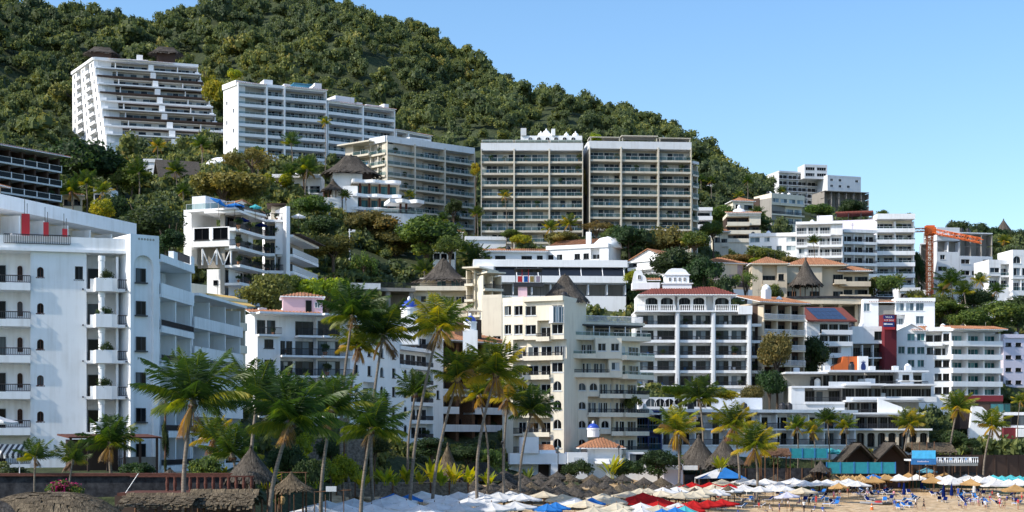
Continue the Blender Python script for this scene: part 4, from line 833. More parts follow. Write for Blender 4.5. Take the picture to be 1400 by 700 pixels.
for x0, x1, zz in ((.2, .48, 3.4), (.52, .6, 2.2), (.66, .9, 2.0), (.93, 1, 2.8)): B.box('roof_house', M, w * x0, w * x1, 3.4, 9, h + .5, h + zz, WHITEB)
M, w, h = facade(B, P(540, 468), P(588, 478), zr - 9 * fh - .3, 6, fh, 'bb', **dict(kwL, cap=.4)); pil(M, w, h, (0, .35, 1)); shed_roof(B, M, 0, w, -.6, 5, h + .6, h + 2.0, TILE, .3)

# ================= M: stepped pyramid tower at upper left
B = Bld('terraced_tower', 190, 530, 'stepped white tower with receding brown-edged terraces and thatched penthouses at upper left', group=GB, z=109)
fh = 3.15; nF = 10; zt = Z(82, 540)
for k in range(nF):            # k=0 is the top storey
    z0k = zt - (k + 1) * fh; off = k * 1.55; sh = k * .72
    aX, aD = X(129, 540) + sh + off * .1, 540 - off; bX, bD = X(262, 540) + sh * 1.3 + off * .25 + (k > 6) * 2, 551 - off
    a_, b_ = Vector((aX, aD, 0)), Vector((bX, bD, 0))
    brown = k in (2, 4, 7)
    facade(B, a_, b_, z0k, 1, fh, 'bbbb', xs=[0, .2, .52, .8, 1], rec=2.2, dep=14 + off * .6, over=.25, par='solid' if not brown else 'glass', lip=.3, ph=.8, st=.4, win=(.95, 2.3), np_=5, frm=ALUM, gls=GLASST, wall=WHITEB, back=DEEP, pmat=WHITEB if not brown else DKBRN, fins='floor', finmat=WHITEB, finw=.3, cap=0 if k else .5, base=0 if k < nF - 1 else 9, capmat=WHITEB if not brown else DKBRN, roofover=.6)
    Mk, wk = frame(a_, b_, z0k)
    B.box('lift_shaft', Mk, wk * .515, wk * .565, -.9, 2.1, .01, fh - .41, WHITEB)
    B.box('terrace_end', Mk, wk * .97, wk + .4, -.5, 7, .45, 1.3, WHITEB); B.box('terrace_end', Mk, -.1, wk * .06, -.45, 8, .45, 1.6 if k in (3, 4, 5, 8) else 1.1, WHITEB)
    # west flank
    c_ = Vector((X(99, 562), 562, 0)); 
    facade(B, c_, a_ - Vector((.15, .1, 0)), z0k, 1, fh, 'wBwBw', rec=1.4, dep=6, over=.5, par='solid', ph=.7, st=.35, win=(.6, 1.9), np_=2, wall=WHITEB, back=PALEG, frm=ALUM, gls=GLASSD, fins=None, cap=None if k else .6, base=0 if k < nF - 1 else 8, flush_win=(1.5, 1.5), sill=False)
Mt, w = frame(P(122, 548), P(150, 551), zt)
for (u0, u1, hh, s_) in ((113, 165, 4.4, 5), (202, 252, 4.6, 8)):
    Mq, wq = frame(P(u0, 549), P(u1, 552), zt + .9)
    B.box('roof_house', Mq, wq * .25, wq * .75, -1, 6, -.5, 4.3, DKBRN); thatch_roof(B, Mq, wq / 2, 2, 4.0, wq * .30, 4.2, 2.7, s_, THATCHD, ridge=wq * .2, shag=.7)
Mq, wq = frame(P(168, 548), P(202, 550), zt + .9); B.box('roof_house', Mq, 0, wq, 1, 7, 0, 1.7, WHITEB); B.box('roof_house', Mq, wq * .55, wq * .8, 1.2, 5, 1.702, 3.4, WHITEB)
Mq, wq = frame(P(150, 541), P(235, 548), zt); shed_roof(B, Mq, 0, wq, -1.6, 3, .5, 1.5, TILE, .2)
# ================= G: five-storey white building on the left slope
B = Bld('balcony_building', 340, 275, 'white building with zigzag planted black-railed balconies and blue terrace parasols above the hotel', group=GB, z=30)
fh = 3.05; z4 = Z(287, 268); z0 = z4 - 5 * fh
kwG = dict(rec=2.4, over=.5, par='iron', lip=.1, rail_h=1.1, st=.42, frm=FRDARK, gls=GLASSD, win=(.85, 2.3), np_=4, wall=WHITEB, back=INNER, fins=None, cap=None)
facade(B, P(324.5, 269.6), P(361, 280), z0, 5, fh, 'bbb', dep=3.2, **kwG)
facade(B, P(361.5, 280), P(391, 280.5), z0, 5, fh, ['Bb', 'bB', 'Bb', 'Bx', 'bx'], dep=10, **dict(kwG, back=CREAM, fins='floor', ends=(False, True)))
facade(B, P(397, 280.5), P(432, 298), z0 - 3, 5, fh, 'bbb', dep=2.8, **dict(kwG, par='white', gls=GLASS, cap=.0))
M, w = frame(P(391.5, 278.5), P(396.5, 278.8), z0 - 4); B.box('fin_wall', M, 0, w, 0, 14, -4, 4 + 5 * fh + 2.2, WHITEB)
M, w = frame(P(397, 280.5), P(432, 298), z0 - 3); B.part('awning', MB().box(0, w, -1.8, 2, 5 * fh + .45, 5 * fh + .6).mesh('awning', DKBRN), M)
# left arm carried on trusses
zl = z0 + 3 * fh
facade(B, P(263, 271), P(314, 269), zl + .4, 1, fh, ['vv'], rec=1.0, dep=9, over=1.1, par='iron', wall=WHITEB, frm=FRDARK, gls=GLASSD, flush_win=(4, 2.2), cap=None, base=0, fins=None)
facade(B, P(314.4, 269), P(323.6, 268.8), zl, 2, fh, 'b', dep=6, base=0, **kwG)
M, w = frame(P(258, 272), P(324, 268), z4 + .4); B.part('roof_terrace', MB().box(0, w, -.8, 9, -.35, 0).mesh('roof_terrace', WHITEB), M); B.part('railing', rail_mesh(w, 1, 1.0, 'glass', 0, (False, False)), M @ T((0, -.7, 0)))
B.box('stair_house', M, 0, w * .28, 1, 7, .01, 2.6, PALEG); B.box('stair_house', M, -1.4, .2, .5, 8, -9, .3, WHITEB)
M2, w2 = frame(P(324, 268), P(361, 280), z4); B.part('roof_terrace', MB().box(0, w2, -.5, 6, -.4, 0).mesh('roof_terrace', WHITEB), M2); B.part('railing', rail_mesh(w2, 1, 1.1, 'iron', 0, (False, False)), M2 @ T((0, -.4, 0)))
M3, w3 = frame(P(361, 280), P(391, 280.5), z4); B.part('roof_terrace', MB().box(0, w3, -.5, 10, -.4, 0).mesh('roof_terrace', WHITEB), M3); B.part('railing', rail_mesh(w3, 1, 1.1, 'iron', 0, (False, False)), M3 @ T((0, -.4, 0)))
B.part('awning', MB().box(w3 * .1, w3, 1, 8, 3.0, 3.15).mesh('awning', DKBRN), M3); B.box('wall', M3, w3 * .3, w3, 4, 10, 0, 2.95, CREAM)
M4, w4 = frame(P(304, 274), P(357, 279), z4); B.box('gable_house', M4, 0, w4, 0, 6, 0, 1.2, WHITEB); gable_roof(B, M4, 0, w4, 0, 6, 1.2, 1.7, TILE, .5, wallm=WHITEB); B.part('round_window', MB().lathe([(.4, 0), (.4, .08), (.2, .1)], 14).mesh('round_window', FRDARK), M4 @ T((w4 * .5, -.02, 1.7)) @ UPR)
M5, w5 = frame(P(283, 272.5), P(313, 271.5), z0 - 3); B.box('lower_wall', M5, 0, w5, 0, 8, -8, 8.6, WHITEB)
for x, z in ((.3, 5.8), (.8, 5.8), (.8, 1.2)): B.part('window', window_mesh(.8, .9, 1, FRDARK, GLASSD), M5 @ T((w5 * x, -.06, z)))
M6, w6 = frame(P(276, 270.5), P(315, 269.5), zl)
tr = MB()
for i in range(3): tr.tube([(w6 * i / 2, .3, -.2), (w6 * i / 2, .3, -3.0)], .16, 6)
for i in range(2): tr.tube([(w6 * i / 2, .3, -.2), (w6 * (i / 2 + .22), .3, -3)], .11, 5); tr.tube([(w6 * (i / 2 + .5), .3, -.2), (w6 * (i / 2 + .26), .3, -3)], .11, 5)
B.part('truss', tr.mesh('truss', WHITEB), M6); B.box('dark_wall', M6, -2, w6, 3, 3.4, -3.2, .3, CONC)

# ================= H: brown-roofed building at left edge
B = Bld('hillside_hotel', 20, 325, 'dark hillside hotel with white-posted balconies under a red eave at left edge', z=52)
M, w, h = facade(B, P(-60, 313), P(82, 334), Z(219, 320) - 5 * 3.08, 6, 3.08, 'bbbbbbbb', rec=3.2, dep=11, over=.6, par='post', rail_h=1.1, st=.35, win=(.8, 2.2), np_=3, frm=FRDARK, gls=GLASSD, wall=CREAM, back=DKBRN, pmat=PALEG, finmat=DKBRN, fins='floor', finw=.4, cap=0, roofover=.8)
shed_roof(B, M, -.5, w + .8, -1.3, 9, h + .1, h + 2.2, REDTILE, .5)
B = Bld('tile_roof_house', 20, 228, 'beige house with layered terracotta eaves peeking over the seafront hotel', group=GH, z=18)
M, w = frame(P(-40, 222), P(40, 236), Z(300, 225)); B.box('wall', M, 0, w, 0, 9, -8, 3.6, BEIGE); B.box('wall', M, 0, w * .55, .5, 8, 3.6, 5.4, BEIGE); shed_roof(B, M, 0, w, -.8, 6, 3.7, 4.8, TILE, .5); shed_roof(B, M, 0, w * .6, 0, 7, 5.5, 6.3, TILE, .4)

# ================= yellow-awning house behind the hotel's right wing
B = Bld('awning_house', 300, 214, 'cream flat-roofed house with orange awning between the hotel and bushy trees', group=GH, z=14)
M, w, h = facade(B, P(258, 212), P(336, 222), Z(412, 214) - 2 * 3.2, 2, 3.2, ['xwwb', 'xwbb'], rec=1.5, dep=9, over=.3, par='solid', ph=.8, wall=CREAM, win=(.7, 2), frm=FRDARK, gls=GLASSD, cap=.6)
B.box('roof_house', M, 0, w * .5, 2, 8, h + .3, h + 2.6, CREAM); B.part('awning', MB().xprism([(-1.8, h - .2), (2, h + 1.4), (2, h + 1.5), (-1.8, h - .1)], w * .48, w * 1.0).mesh('awning', YELLOWW), M)
B.part('parasol_top', MB().lathe([(1.6, 0), (1.2, .35), (.1, .7)], 10).mesh('parasol_top', CANV['cream']), M @ T((w * .2, 4, h + 3.4))); B.part('parasol_pole', MB().tube([(0, 0, h + 2.6), (0, 0, h + 3.6)], .05, 5).mesh('parasol_pole', IRON), M @ T((w * .2, 4, 0)))

# ================= houses in the middle band
def house(name, label, u0, u1, D0, D1, v_eave, v_base, cells, fhn=None, roof='hip', rh=2.0, wall=WHITE, mat=TILE, z=None, dep=9, group=GH, **k):
    Dm = (D0 + D1) / 2; B = Bld(name, (u0 + u1) / 2, Dm, label, group=group)
    zt, z0 = Z(v_eave, D0), Z(v_base, D0); nf = len(cells); fh = (zt - z0) / nf
    q = dict(rec=1.3, dep=dep, over=.3, par='solid', ph=.8, wall=wall, win=(.8, 2.0), np_=3, frm=FRDARK, gls=GLASSD, cap=0 if roof != 'flat' else .6, fins=None); q.update(k)
    M, w, h = facade(B, P(u0, D0), P(u1, D1), z0, nf, fh, cells, **q)
    if roof == 'hip': hip_roof(B, M, 0, w, 0, dep, h + .33, rh, mat)
    if roof == 'shed': shed_roof(B, M, 0, w, -.3, dep, h + .4, h + .4 + rh, mat)
    if roof == 'gable': gable_roof(B, M, 0, w, 0, dep, h + .3, rh, mat, wallm=wall)
    return B, M, w, h
house('tile_roof_house', 'white bungalow with low terracotta roof directly left of the gabled white house', 657, 747, 375, 376, 345, 362, ['wvxvw'], roof='shed', rh=1.6, over=.6)
B, M, w, h = house('gabled_house', 'white two-part house with large tiled gable above the long glass-fronted building', 747, 832, 378, 372, 342, 362, ['wwxwwBx'], roof='flat', wall=WHITEB)
shed_roof(B, M, -.5, w * .6, 3, 11, h + .9, h + 3.6, TILE, .5); B.part('chimney', MB().box(w * .55, w * .62, 4, 5, h, h + 4.4).mesh('chimney', WHITE), M); B.part('vaulted_end', MB().lathe([(3.5, h + .3), (3.2, h + 1.6), (2, h + 2.7), (.1, h + 3.2)], 14, 0, (w * .88, 5)).mesh('vaulted_end', WHITEB, smooth=True), M)
# long glass-fronted building
B = Bld('glass_front_building', 750, 350, 'long low white building with slanting dark glass band across the middle', z=42)
D0 = 350; z0 = Z(402, D0); M, w, h = facade(B, P(650, D0), P(856, D0 + 2), z0, 1, Z(386, D0) - z0, 'oooooooo', rec=4, dep=12, over=.0, par='white', wall=WHITEB, back=CONC, cap=0, roofover=.6, finmat=WHITEB)
zz = Z(378, D0) - z0
B.box('parapet', M, -.3, w + .3, -.8, -.5, h, zz + .2, WHITEB)
B.part('slanting_glass', MB().quad((w * .13, -.3, zz + .1), (w * .99, -.3, zz + .1), (w * .99, 1.4, zz + 2.3), (w * .13, 1.4, zz + 2.3)).mesh('slanting_glass', TINTED), M)
for i in range(7): B.part('glazing_bar', MB().tube([(w * (.13 + .143 * i), -.35, zz + .1), (w * (.13 + .143 * i), 1.35, zz + 2.3)], .1, 4).mesh('glazing_bar', WPAINT), M)
B.box('wall', M, 0, w, 1.9, 12, h + .3, zz + 2.3, WHITEB); B.part('roof', MB().box(-.4, w + .4, 0.6, 12.3, zz + 2.32, zz + 3.9).mesh('roof', WHITEB), M); B.box('end_wall', M, 0, w * .12, -.3, 1.89, h + .3, zz + 2.3, WHITEB)
house('gabled_house', 'tile-roofed house with white arched loggia right of the glass-fronted building', 858, 916, 376, 368, 360, 392, ['bbbb', 'bbbb', 'vxvx'], roof='gable', rh=2.6, par='white')
house('tile_roof_house', 'small white house with terracotta veranda roof above the concrete platform', 536, 576, 360, 360, 367, 386, ['bb'], roof='shed', rh=1.5)
house('gabled_house', 'grey gabled bungalow tucked behind the rounded tree near the utility pole', 452, 487, 352, 354, 372, 393, ['vbv'], roof='gable', rh=2.2, wall=PALEG)
B, M, w, h = house('white_house', 'plain white roof house with open rooftop frame beside the utility pole', 487, 520, 384, 384, 340, 362, ['xwx'], roof='flat', wall=WHITEB)
fr = MB()
for x in (.45, .7, .97): fr.box(w * x, w * x + .35, .1, .4, h + .3, h + 2.6)
fr.box(w * .45, w * .97 + .35, .1, .4, h + 2.602, h + 2.9); B.part('roof_frame', fr.mesh('roof_frame', WHITEB), M)
# canopy terrace
B = Bld('canopy_terrace', 545, 372, 'roof terrace with cream pointed canopy on white posts', group=GH, z=50)
M, w = frame(P(520, 372), P(568, 372), Z(366, 372)); B.box('terrace', M, 0, w, 0, 7, -8, 0, PALEG)
for x in (.25, .85):
    for y in (.5, 5): B.box('post', M, w * x, w * x + .15, y, y + .15, 0, 2.0, WPAINT)
B.part('canopy', MB().add([(w * .17, 0, 2), (w * .93, 0, 2), (w * .93, 6, 2), (w * .17, 6, 2), (w * .55, 3, 4.0)], [(0, 1, 4), (1, 2, 4), (2, 3, 4), (3, 0, 4)]).mesh('canopy', CANV['cream']), M); B.part('railing', rail_mesh(w, 1, .9, 'white', 0, (False, False)), M)
# concrete platform
B = Bld('concrete_platform', 535, 322, 'bare concrete platform on thick round columns left of the thatched-roof villa', cat='structure', z=36)
M, w = frame(P(494, 320), P(568, 322), Z(398, 321)); B.part('slab', MB().box(0, w, 0, 8, 0, .7).mesh('slab', CONC), M); B.box('back_wall', M, 0, w, 7.5, 8, -8, -.01, CONC); B.part('railing', rail_mesh(w, 1, 1.0, 'iron', 0, (False, False)), M @ T((0, .1, .7)))
for x in (.1, .5, .93): B.part('column', MB().tube([(w * x, 1, -9), (w * x, 1, -.01)], .55, 10).mesh('column', CONC), M)
B.box('parapet', M, -6, w * .35, -.5, -.2, .3, 1.5, PALEG)
# thatched villa with stacked cream terraces
B = Bld('thatched_villa', 605, 328, 'cream villa with big peaked thatch roof over turquoise windows', group=GH, z=36)
D0 = 328; zf = Z(398, D0); M, w, h = facade(B, P(566, D0), P(640, D0), zf - 6.4, 2, 3.2, ['vvwx', 'vvbb'], rec=1.5, dep=9, over=.6, par='solid', ph=.7, wall=CREAM, frm=ALUM, gls=GLASS, cap=None, fins=None)
B.part('deck', MB().box(-.5, w, -1.6, 9, h, h + .3).box(-.5, w, -1.6, -1.4, h + .302, h + .9).mesh('deck', CREAM), M); B.part('railing', rail_mesh(w * .9, 1, .6, 'iron', 0, (False, False)), M @ T((.5, -1.5, h + .9)))
B.box('wall', M, w * .1, w * .95, 1.2, 8, h + .3, h + 2.9, CREAM)
for x, g in ((.42, GLASSG), (.68, GLASSG), (.85, GLASSD)): B.part('window', window_mesh(1.9, 2.1, 2, ALUM, g), M @ T((w * x, 1.13, h + .5)))
thatch_roof(B, M, w * .53, 4, h + 2.3, 6.3, 5.5, 4.8, 11, THATCHD, shag=.7, conc=.5, ridge=.6)
B = Bld('terraced_villa', 658, 324, 'cream villa of angled shaded terraces right of the thatched villa', group=GH, z=34)
facade(B, P(637, 326), P(660, 324.5), Z(432, 325), 3, 3.25, ['ob', 'bo', 'bo'], rec=3, dep=8, over=.8, par='iron', lip=.2, wall=CREAM, cap=0, roofover=1.0, frm=FRDARK, gls=GLASSD)
facade(B, P(660.5, 323), P(686, 325), Z(432, 325) - 1.2, 3, 3.25, ['bb', 'bb', 'bb'], rec=3, dep=8, over=.8, par='iron', lip=.2, wall=CREAM, cap=0, roofover=1.0, frm=FRDARK, gls=GLASSD)

# ================= curvy villa and companions
def ribbon(B, M, w, z, h, amp, mat, name='balcony_band', y0=0, d=3.0, k=24, ph=0):
    pts = [(w * i / k, y0 - amp * math.sin(math.pi * 2 * i / k * 1.2 + ph) ** 2 - .2) for i in range(k + 1)]
    b = MB()
    for i in range(k): b.prism([pts[i], pts[i + 1], (pts[i + 1][0], y0 + d), (pts[i][0], y0 + d)], z, z + h)
    return B.part(name, b.mesh(name, mat), M)
B = Bld('curvy_villa', 510, 398, 'villa with wavy white balcony bands, curved glass and thatched top hut', group=GH, z=58)
D0 = 398; z0 = Z(286, D0); M, w = frame(P(481, D0), P(548, D0 + 3), z0); FOOT.append((M[0][3], M[1][3], 1, 0, w, 10))
B.box('wall', M, 0, w, 2.2, 10, -8, 8.0, BEIGE)
for z in (0, 3.4, 7.0): ribbon(B, M, w, z - .2, .75, 1.1, WHITEB if z else PALEG, ph=.6 + z)
for z in (.6, 4.2):
    for x in (.05, .22, .42, .62, .8): B.part('window', window_mesh(w * .13, 2.1, 3, FRDARK, GLASSG), M @ T((w * x, 2.1, z)))
    for x in (.18, .37, .58, .77): B.part('column', cached('cvcol', lambda: MB().lathe([(.28, 0), (.28, 2.7)], 8).mesh('column', REDWOOD)), M @ T((w * x, 1.2, z - .05)))
B.box('roof_house', M, -4.5, 3, 2.2, 8, 0, 9.4, WHITE); B.box('roof_house', M, .5, 5.5, 3, 8, 8, 10.2, DKBRN)
thatch_roof(B, M, 0.5, 5, 9.6, 6.4, 5, 4.9, 21, THATCHD, ridge=1.4, shag=.6)
Mg, wg = frame(P(500, 392), P(578, 396), Z(290, 392)); B.part('pool_terrace', MB().box(0, wg, 0, 8, -7, 0).mesh('pool_terrace', PALEG), Mg); ribbon(B, Mg @ T((wg * .4, 0, 0)), wg * .62, 2.6, .9, 1.4, WHITEB, 'terrace_canopy', d=6, ph=2); B.part('railing', rail_mesh(wg, 1, 1.0, 'glass', 0, (False, False)), Mg)
for x in (.62, .72): B.part('column', MB().tube([(wg * x, .8, 0), (wg * x, .8, 2.6)], .3, 8).mesh('column', REDWOOD), Mg)
B = Bld('thatched_pavilion', 453, 396, 'round thatched pavilion beside a white wall, left of the curvy villa', cat='pavilion', z=60)
M, w = frame(P(441, 396), P(466, 396), Z(272, 396)); B.box('base', M, 0, w, 0, 6, -6, .4, PALEG); thatch_roof(B, M, w / 2, 3, 2.5, 3.2, 3.2, 2.9, 31, THATCHD, posts=8, ph=2.4, shag=.5)
B.box('white_wall', M, w + .3, w + 4, 2, 3, -3, 3.6, WHITEB)
B = Bld('domed_house', 300, 430, 'white house with a smooth half-dome roof between the terraced buildings', group=GH, z=78)
M, w = frame(P(286, 428), P(326, 430), Z(238, 428)); B.box('wall', M, 0, w, .5, 8, -8, 3.0, WHITE); dome(B, M, w * .45, 4, 3.0, 4.2, WHITEB, .55, 0, finial=False)
for x in (.12, .38, .68): B.part('window', window_mesh(1.6, 1.7, 2, ALUM, GLASSB, x == .38), M @ T((w * x, .43, .6)))
B = Bld('thatched_gable_house', 245, 408, 'white house under a steep brown thatched gable among palms', group=GH, z=72)
M, w = frame(P(216, 406), P(276, 410), Z(257, 407)); B.box('wall', M, 1, w - 1, 1, 9, -10, 3, WHITE); 
B.part('roof', MB().xprism([(-1, 2.2), (5, 7.6), (11, 2.2), (11, 2.6), (5, 8.1), (-1, 2.6)], 0, w).mesh('roof', THATCHD), M)
B.part('window', window_mesh(3, 1.8, 3, FRDARK, GLASSD), M @ T((w * .3, .93, .3))); B.box('terrace', M, w * .35, w * 1.05, -2.5, .9, -1.4, -.3, PALEG); B.part('railing', rail_mesh(w * .7, 1, .9, 'glass', 0, (False, False)), M @ T((w * .35, -2.4, -.3)))
house('white_house', 'low white terrace house with glass rail left of the thatched pavilion', 372, 438, 408, 408, 243, 264, ['bbbb'], roof='flat', par='glass', wall=WHITE)
house('white_house', 'small white annex wall below the dome among palms', 196, 222, 420, 420, 222, 236, ['xw'], roof='flat', wall=PALEG)
B = Bld('ornate_villa', 752, 470, 'ornate white villa with domes and arches rising behind the left twin tower', group=GH, z=80)
M, w = frame(P(712, 470), P(796, 470), Z(196, 470)); B.box('wall', M, 0, w, .6, 8, -10, 2.4, WHITEB)
for i in range(6): B.part('window', window_mesh(1.3, 1.6, 2, WPAINT, GLASSD, True), M @ T((w * (.12 + .14 * i), .53, .4)))
for x, r, zz in ((.33, .9, 2.8), (.42, 1.15, 3.2), (.52, .8, 2.8), (.75, .8, 2.7), (.9, 1.0, 2.6)): dome(B, M, w * x, 4, 2.4, r, WHITEB, 1.0, zz - 2.4 + .3)
B.box('turret', M, 0, w * .09, .2, 3, 2.4, 4.6, PALEG); B.box('turret', M, w * .5, w * .56, .2, 3, 2.4, 4.4, WHITEB)

# ================= right slope villas with terracotta hips
B = Bld('stone_villa', 993, 376, 'beige villa with violet stone corner and terracotta hip roof among dark trees', group=GH, z=36)
D0 = 374; M, w, h = facade(B, P(984, D0), P(1020, 376), Z(392, D0), 1, Z(361, D0) - Z(392, D0), ['xwb'], rec=1.5, dep=8, wall=BEIGE, frm=FRDARK, gls=GLASSD, cap=0, fins=None, flush_win=(2, 2), par='iron', base=5)
M2, w2 = frame(P(968, 380), P(984, 374), Z(392, D0)); B.box('stone_wall', M2, 0, w2, 0, 6, -5, h, VIOLETS); hip_roof(B, M, -3, w, 0, 9, h + .33, 1.8, TILE)
B.box('garden_wall', M, 1, w + 3, -5, -4.7, -6, -1, PALEG)
B = Bld('beige_villa', 1052, 371, 'beige two-storey villa with small balconies and hip roof left of the palapa', group=GH, z=36)
D0 = 371; M, w, h = facade(B, P(1028, D0), P(1076, D0), Z(416, D0), 2, (Z(362, D0) - Z(416, D0)) / 2, ['xbwx', 'xbwx'], xs=[0, .3, .72, .95, 1], rec=1.5, dep=8, over=.9, par='solid', ph=.9, wall=BEIGE, frm=FRDARK, gls=GLASSD, cap=0, fins=None, flush_win=(1.3, 1.5))
hip_roof(B, M, 0, w, 0, 8, h + .33, 2.0, TILE)
B = Bld('beige_villa', 1120, 374, 'largest beige villa, thatched conical palapa standing on its curved terrace', group=GH, z=36)
D0 = 376; M, w, h = facade(B, P(1076, D0), P(1156, D0), Z(410, D0), 2, (Z(364, D0) - Z(410, D0)) / 2, ['bobob', 'xbxob'], rec=2, dep=10, over=.7, par='solid', ph=.8, wall=BEIGE, frm=FRDARK, gls=GLASSD, cap=0, fins=None); hip_roof(B, M, 0, w, 0, 10, h + .33, 2.3, TILE)
Mt, wt = frame(P(1078, 364), P(1222, 366), Z(414, 364)); k = 16
pts = [(wt * i / k, -1.8 * math.sin(math.pi * i / k)) for i in range(k + 1)] + [(wt, 8), (0, 8)]
B.part('terrace', MB().prism(pts, -.3, .9).mesh('terrace', BEIGE), Mt); B.part('terrace_rim', MB().prism([(x, y - .2) for x, y in pts], .902, 1.5).mesh('terrace_rim', DKSTONE), Mt)
for x in (.1, .32, .5, .66, .86): B.box('column', Mt, wt * x - .4, wt * x + .4, 1, 1.8, -6, -.302, BEIGE)
B.box('under_wall', Mt, 0, wt, 6, 8, -8, -.31, CONC)
thatch_roof(B, Mt, wt * .19, 2.5, 4.4, 4.0, 4.0, 6.2, 41, THATCHD, posts=7, ph=3.5, conc=.25, shag=.5)
B = Bld('beige_villa', 1170, 378, 'beige villa with orange hip roof and wide balcony, rightmost of its row', group=GH, z=36)
D0 = 377; M, w, h = facade(B, P(1148, D0), P(1190, D0), Z(408, D0), 2, (Z(372, D0) - Z(408, D0)) / 2, ['bb', 'bb'], rec=1.8, dep=8, over=.5, par='solid', ph=.9, wall=BEIGE, frm=FRDARK, gls=GLASSD, cap=0, fins=None); hip_roof(B, M, 0, w, 0, 8, h + .33, 1.6, TILE)

# ================= O: white stack with rounded balconies
B = Bld('balcony_tower', 1225, 415, 'white tower with rounded balcony bands and blank lilac side wall near the crane', group=GB, z=44)
D0 = 415; fh = 2.98; zr = Z(300, D0); z0 = zr - 8 * fh
M, w, h = facade(B, P(1198, D0), P(1250, D0), z0, 8, fh, 'bb', rec=2.2, dep=12, over=.9, par='glass', lip=.55, st=.5, win=(.9, 2.1), np_=4, wall=WHITE, back=CREAM, cap=.9, finw=.3, fins='floor', sides=True)
M2, w2 = frame(P(1112, 421), P(1198, 417), Z(360, 420)); B.box('lilac_wall', M2, 0, w2, 0, 10, -6, Z(302, 420) - Z(360, 420), LILAC); B.box('roof_house', M2, w2 * .05, w2 * .3, 2, 8, Z(302, 420) - Z(360, 420), Z(293, 420) - Z(360, 420), WHITE); B.part('awning', MB().box(w2 * .35, w2 * .95, 1, 9, Z(291, 420) - Z(360, 420), Z(289, 420) - Z(360, 420)).mesh('awning', REDTILE), M2)
for x in (.36, .55, .75, .93): B.box('post', M2, w2 * x, w2 * x + .2, 1.2, 1.4, Z(302, 420) - Z(360, 420), Z(291, 420) - Z(360, 420), IRON)
B = Bld('balcony_block', 1176, 406, 'white balcony block of many small doors directly left of the rounded-balcony tower', group=GB, z=42)
facade(B, P(1153, 406), P(1198, 408), Z(376, 406), 4, 2.75, 'BBB', rec=1.4, dep=9, over=.5, par='iron', lip=.4, wall=WHITE, win=(.6, 1.9), cap=.5, frm=FRDARK, gls=GLASSD)
B = Bld('balcony_block', 1135, 402, 'white block with curved corner balconies in the middle of the right slope', group=GB, z=40)
facade(B, P(1088, 404), P(1152, 402), Z(366, 402), 4, 2.8, ['bwbb', 'wbbb', 'bwbb', 'bbbx'], rec=1.6, dep=9, over=.7, par='white', lip=.3, wall=WHITE, cap=.4, frm=ALUM, gls=GLASS)
house('white_house', 'long low white house with pale glazing below the domed arch villa', 1024, 1090, 412, 410, 324, 348, ['vvwv', 'vwxv'], roof='flat', wall=WHITE, gls=GLASSB, frm=ALUM)
B, M, w, h = house('arched_villa', 'cream villa with blue-white dome and dark arched loggias', 994, 1040, 448, 448, 296, 330, ['bbb', 'bbb', 'bbx'], roof='flat', wall=CREAM, rec=2.2, back=DKBRN, par='solid')
dome(B, M, w * .42, 4, h + .3, 2.2, WHITEB, .8, .8); shed_roof(B, M, 0, w, -.5, 3, h + 1.0, h + 1.8, TILE, .2)
B, M, w, h = house('white_tower_house', 'narrow white tower house with stacked arches beside the twin tower', 948, 974, 436, 436, 288, 334, ['b', 'b', 'b', 'b'], roof='flat', wall=WHITEB, rec=1.6)
B = Bld('glass_gallery_building', 1060, 520, 'grey and cream building with long glazed upper gallery and blank concrete side', group=GB, z=84)
M, w, h = facade(B, P(1055, 520), P(1100, 526), Z(318, 520), 4, 3.1, ['aaaa', 'bbbb', 'bbbb', 'vvvv'], rec=1.5, dep=10, wall=CREAM, par='iron', lip=.2, cap=.4, frm=ALUM, gls=GLASSB, fins=None)
M2, w2 = frame(P(1015, 530), P(1055, 520), Z(318, 520)); B.box('concrete_wall', M2, 0, w2, 0, 8, -6, 11.5, CONC); B.box('brown_wall', M2, 0, w2 * .6, -.2, 0, 6, 12, DKBRN)
house('white_house', 'white villa with wide windows right of the towers below the ridge', 951, 996, 560, 560, 255, 270, ['vwv'], roof='flat', wall=PALEG, gls=GLASSB)
B = Bld('ridge_hotel', 1110, 800, 'distant white hotel on the ridge with small dark red balconies against sky', z=118)
D0 = 800; facade(B, P(1065, D0), P(1130, D0 + 8), Z(285, D0), 6, 3.05, 'BBBBB', rec=1.2, dep=14, over=.3, par='iron', wall=PALEG, back=PALEG, win=(.6, 1.9), frm=FRDARK, gls=GLASSD, cap=.6)
facade(B, P(1100, D0 - 2), P(1131, D0), Z(244, D0), 2, 3.0, 'vv', rec=1, dep=10, wall=PALEG, gls=GLASSD, cap=.6, flush_win=(4, 1.6), base=0)
facade(B, P(1131.5, D0 - 4), P(1177, D0 + 2), Z(268, D0), 3, 3.05, ['wxwx', 'wwwx', 'wwxw'], rec=1, dep=14, wall=PALEG, gls=GLASSD, cap=.6, flush_win=(1.6, 1.2))
B = Bld('concrete_skeleton', 1158, 760, 'unfinished grey concrete frame building below the white ridge hotel', z=112)
D0 = 770; facade(B, P(1127, D0), P(1188, D0 + 6), Z(296, D0), 4, 3.1, 'oooooo', rec=4, dep=14, over=.2, par='iron', wall=CONC, back=CONC, cap=0)

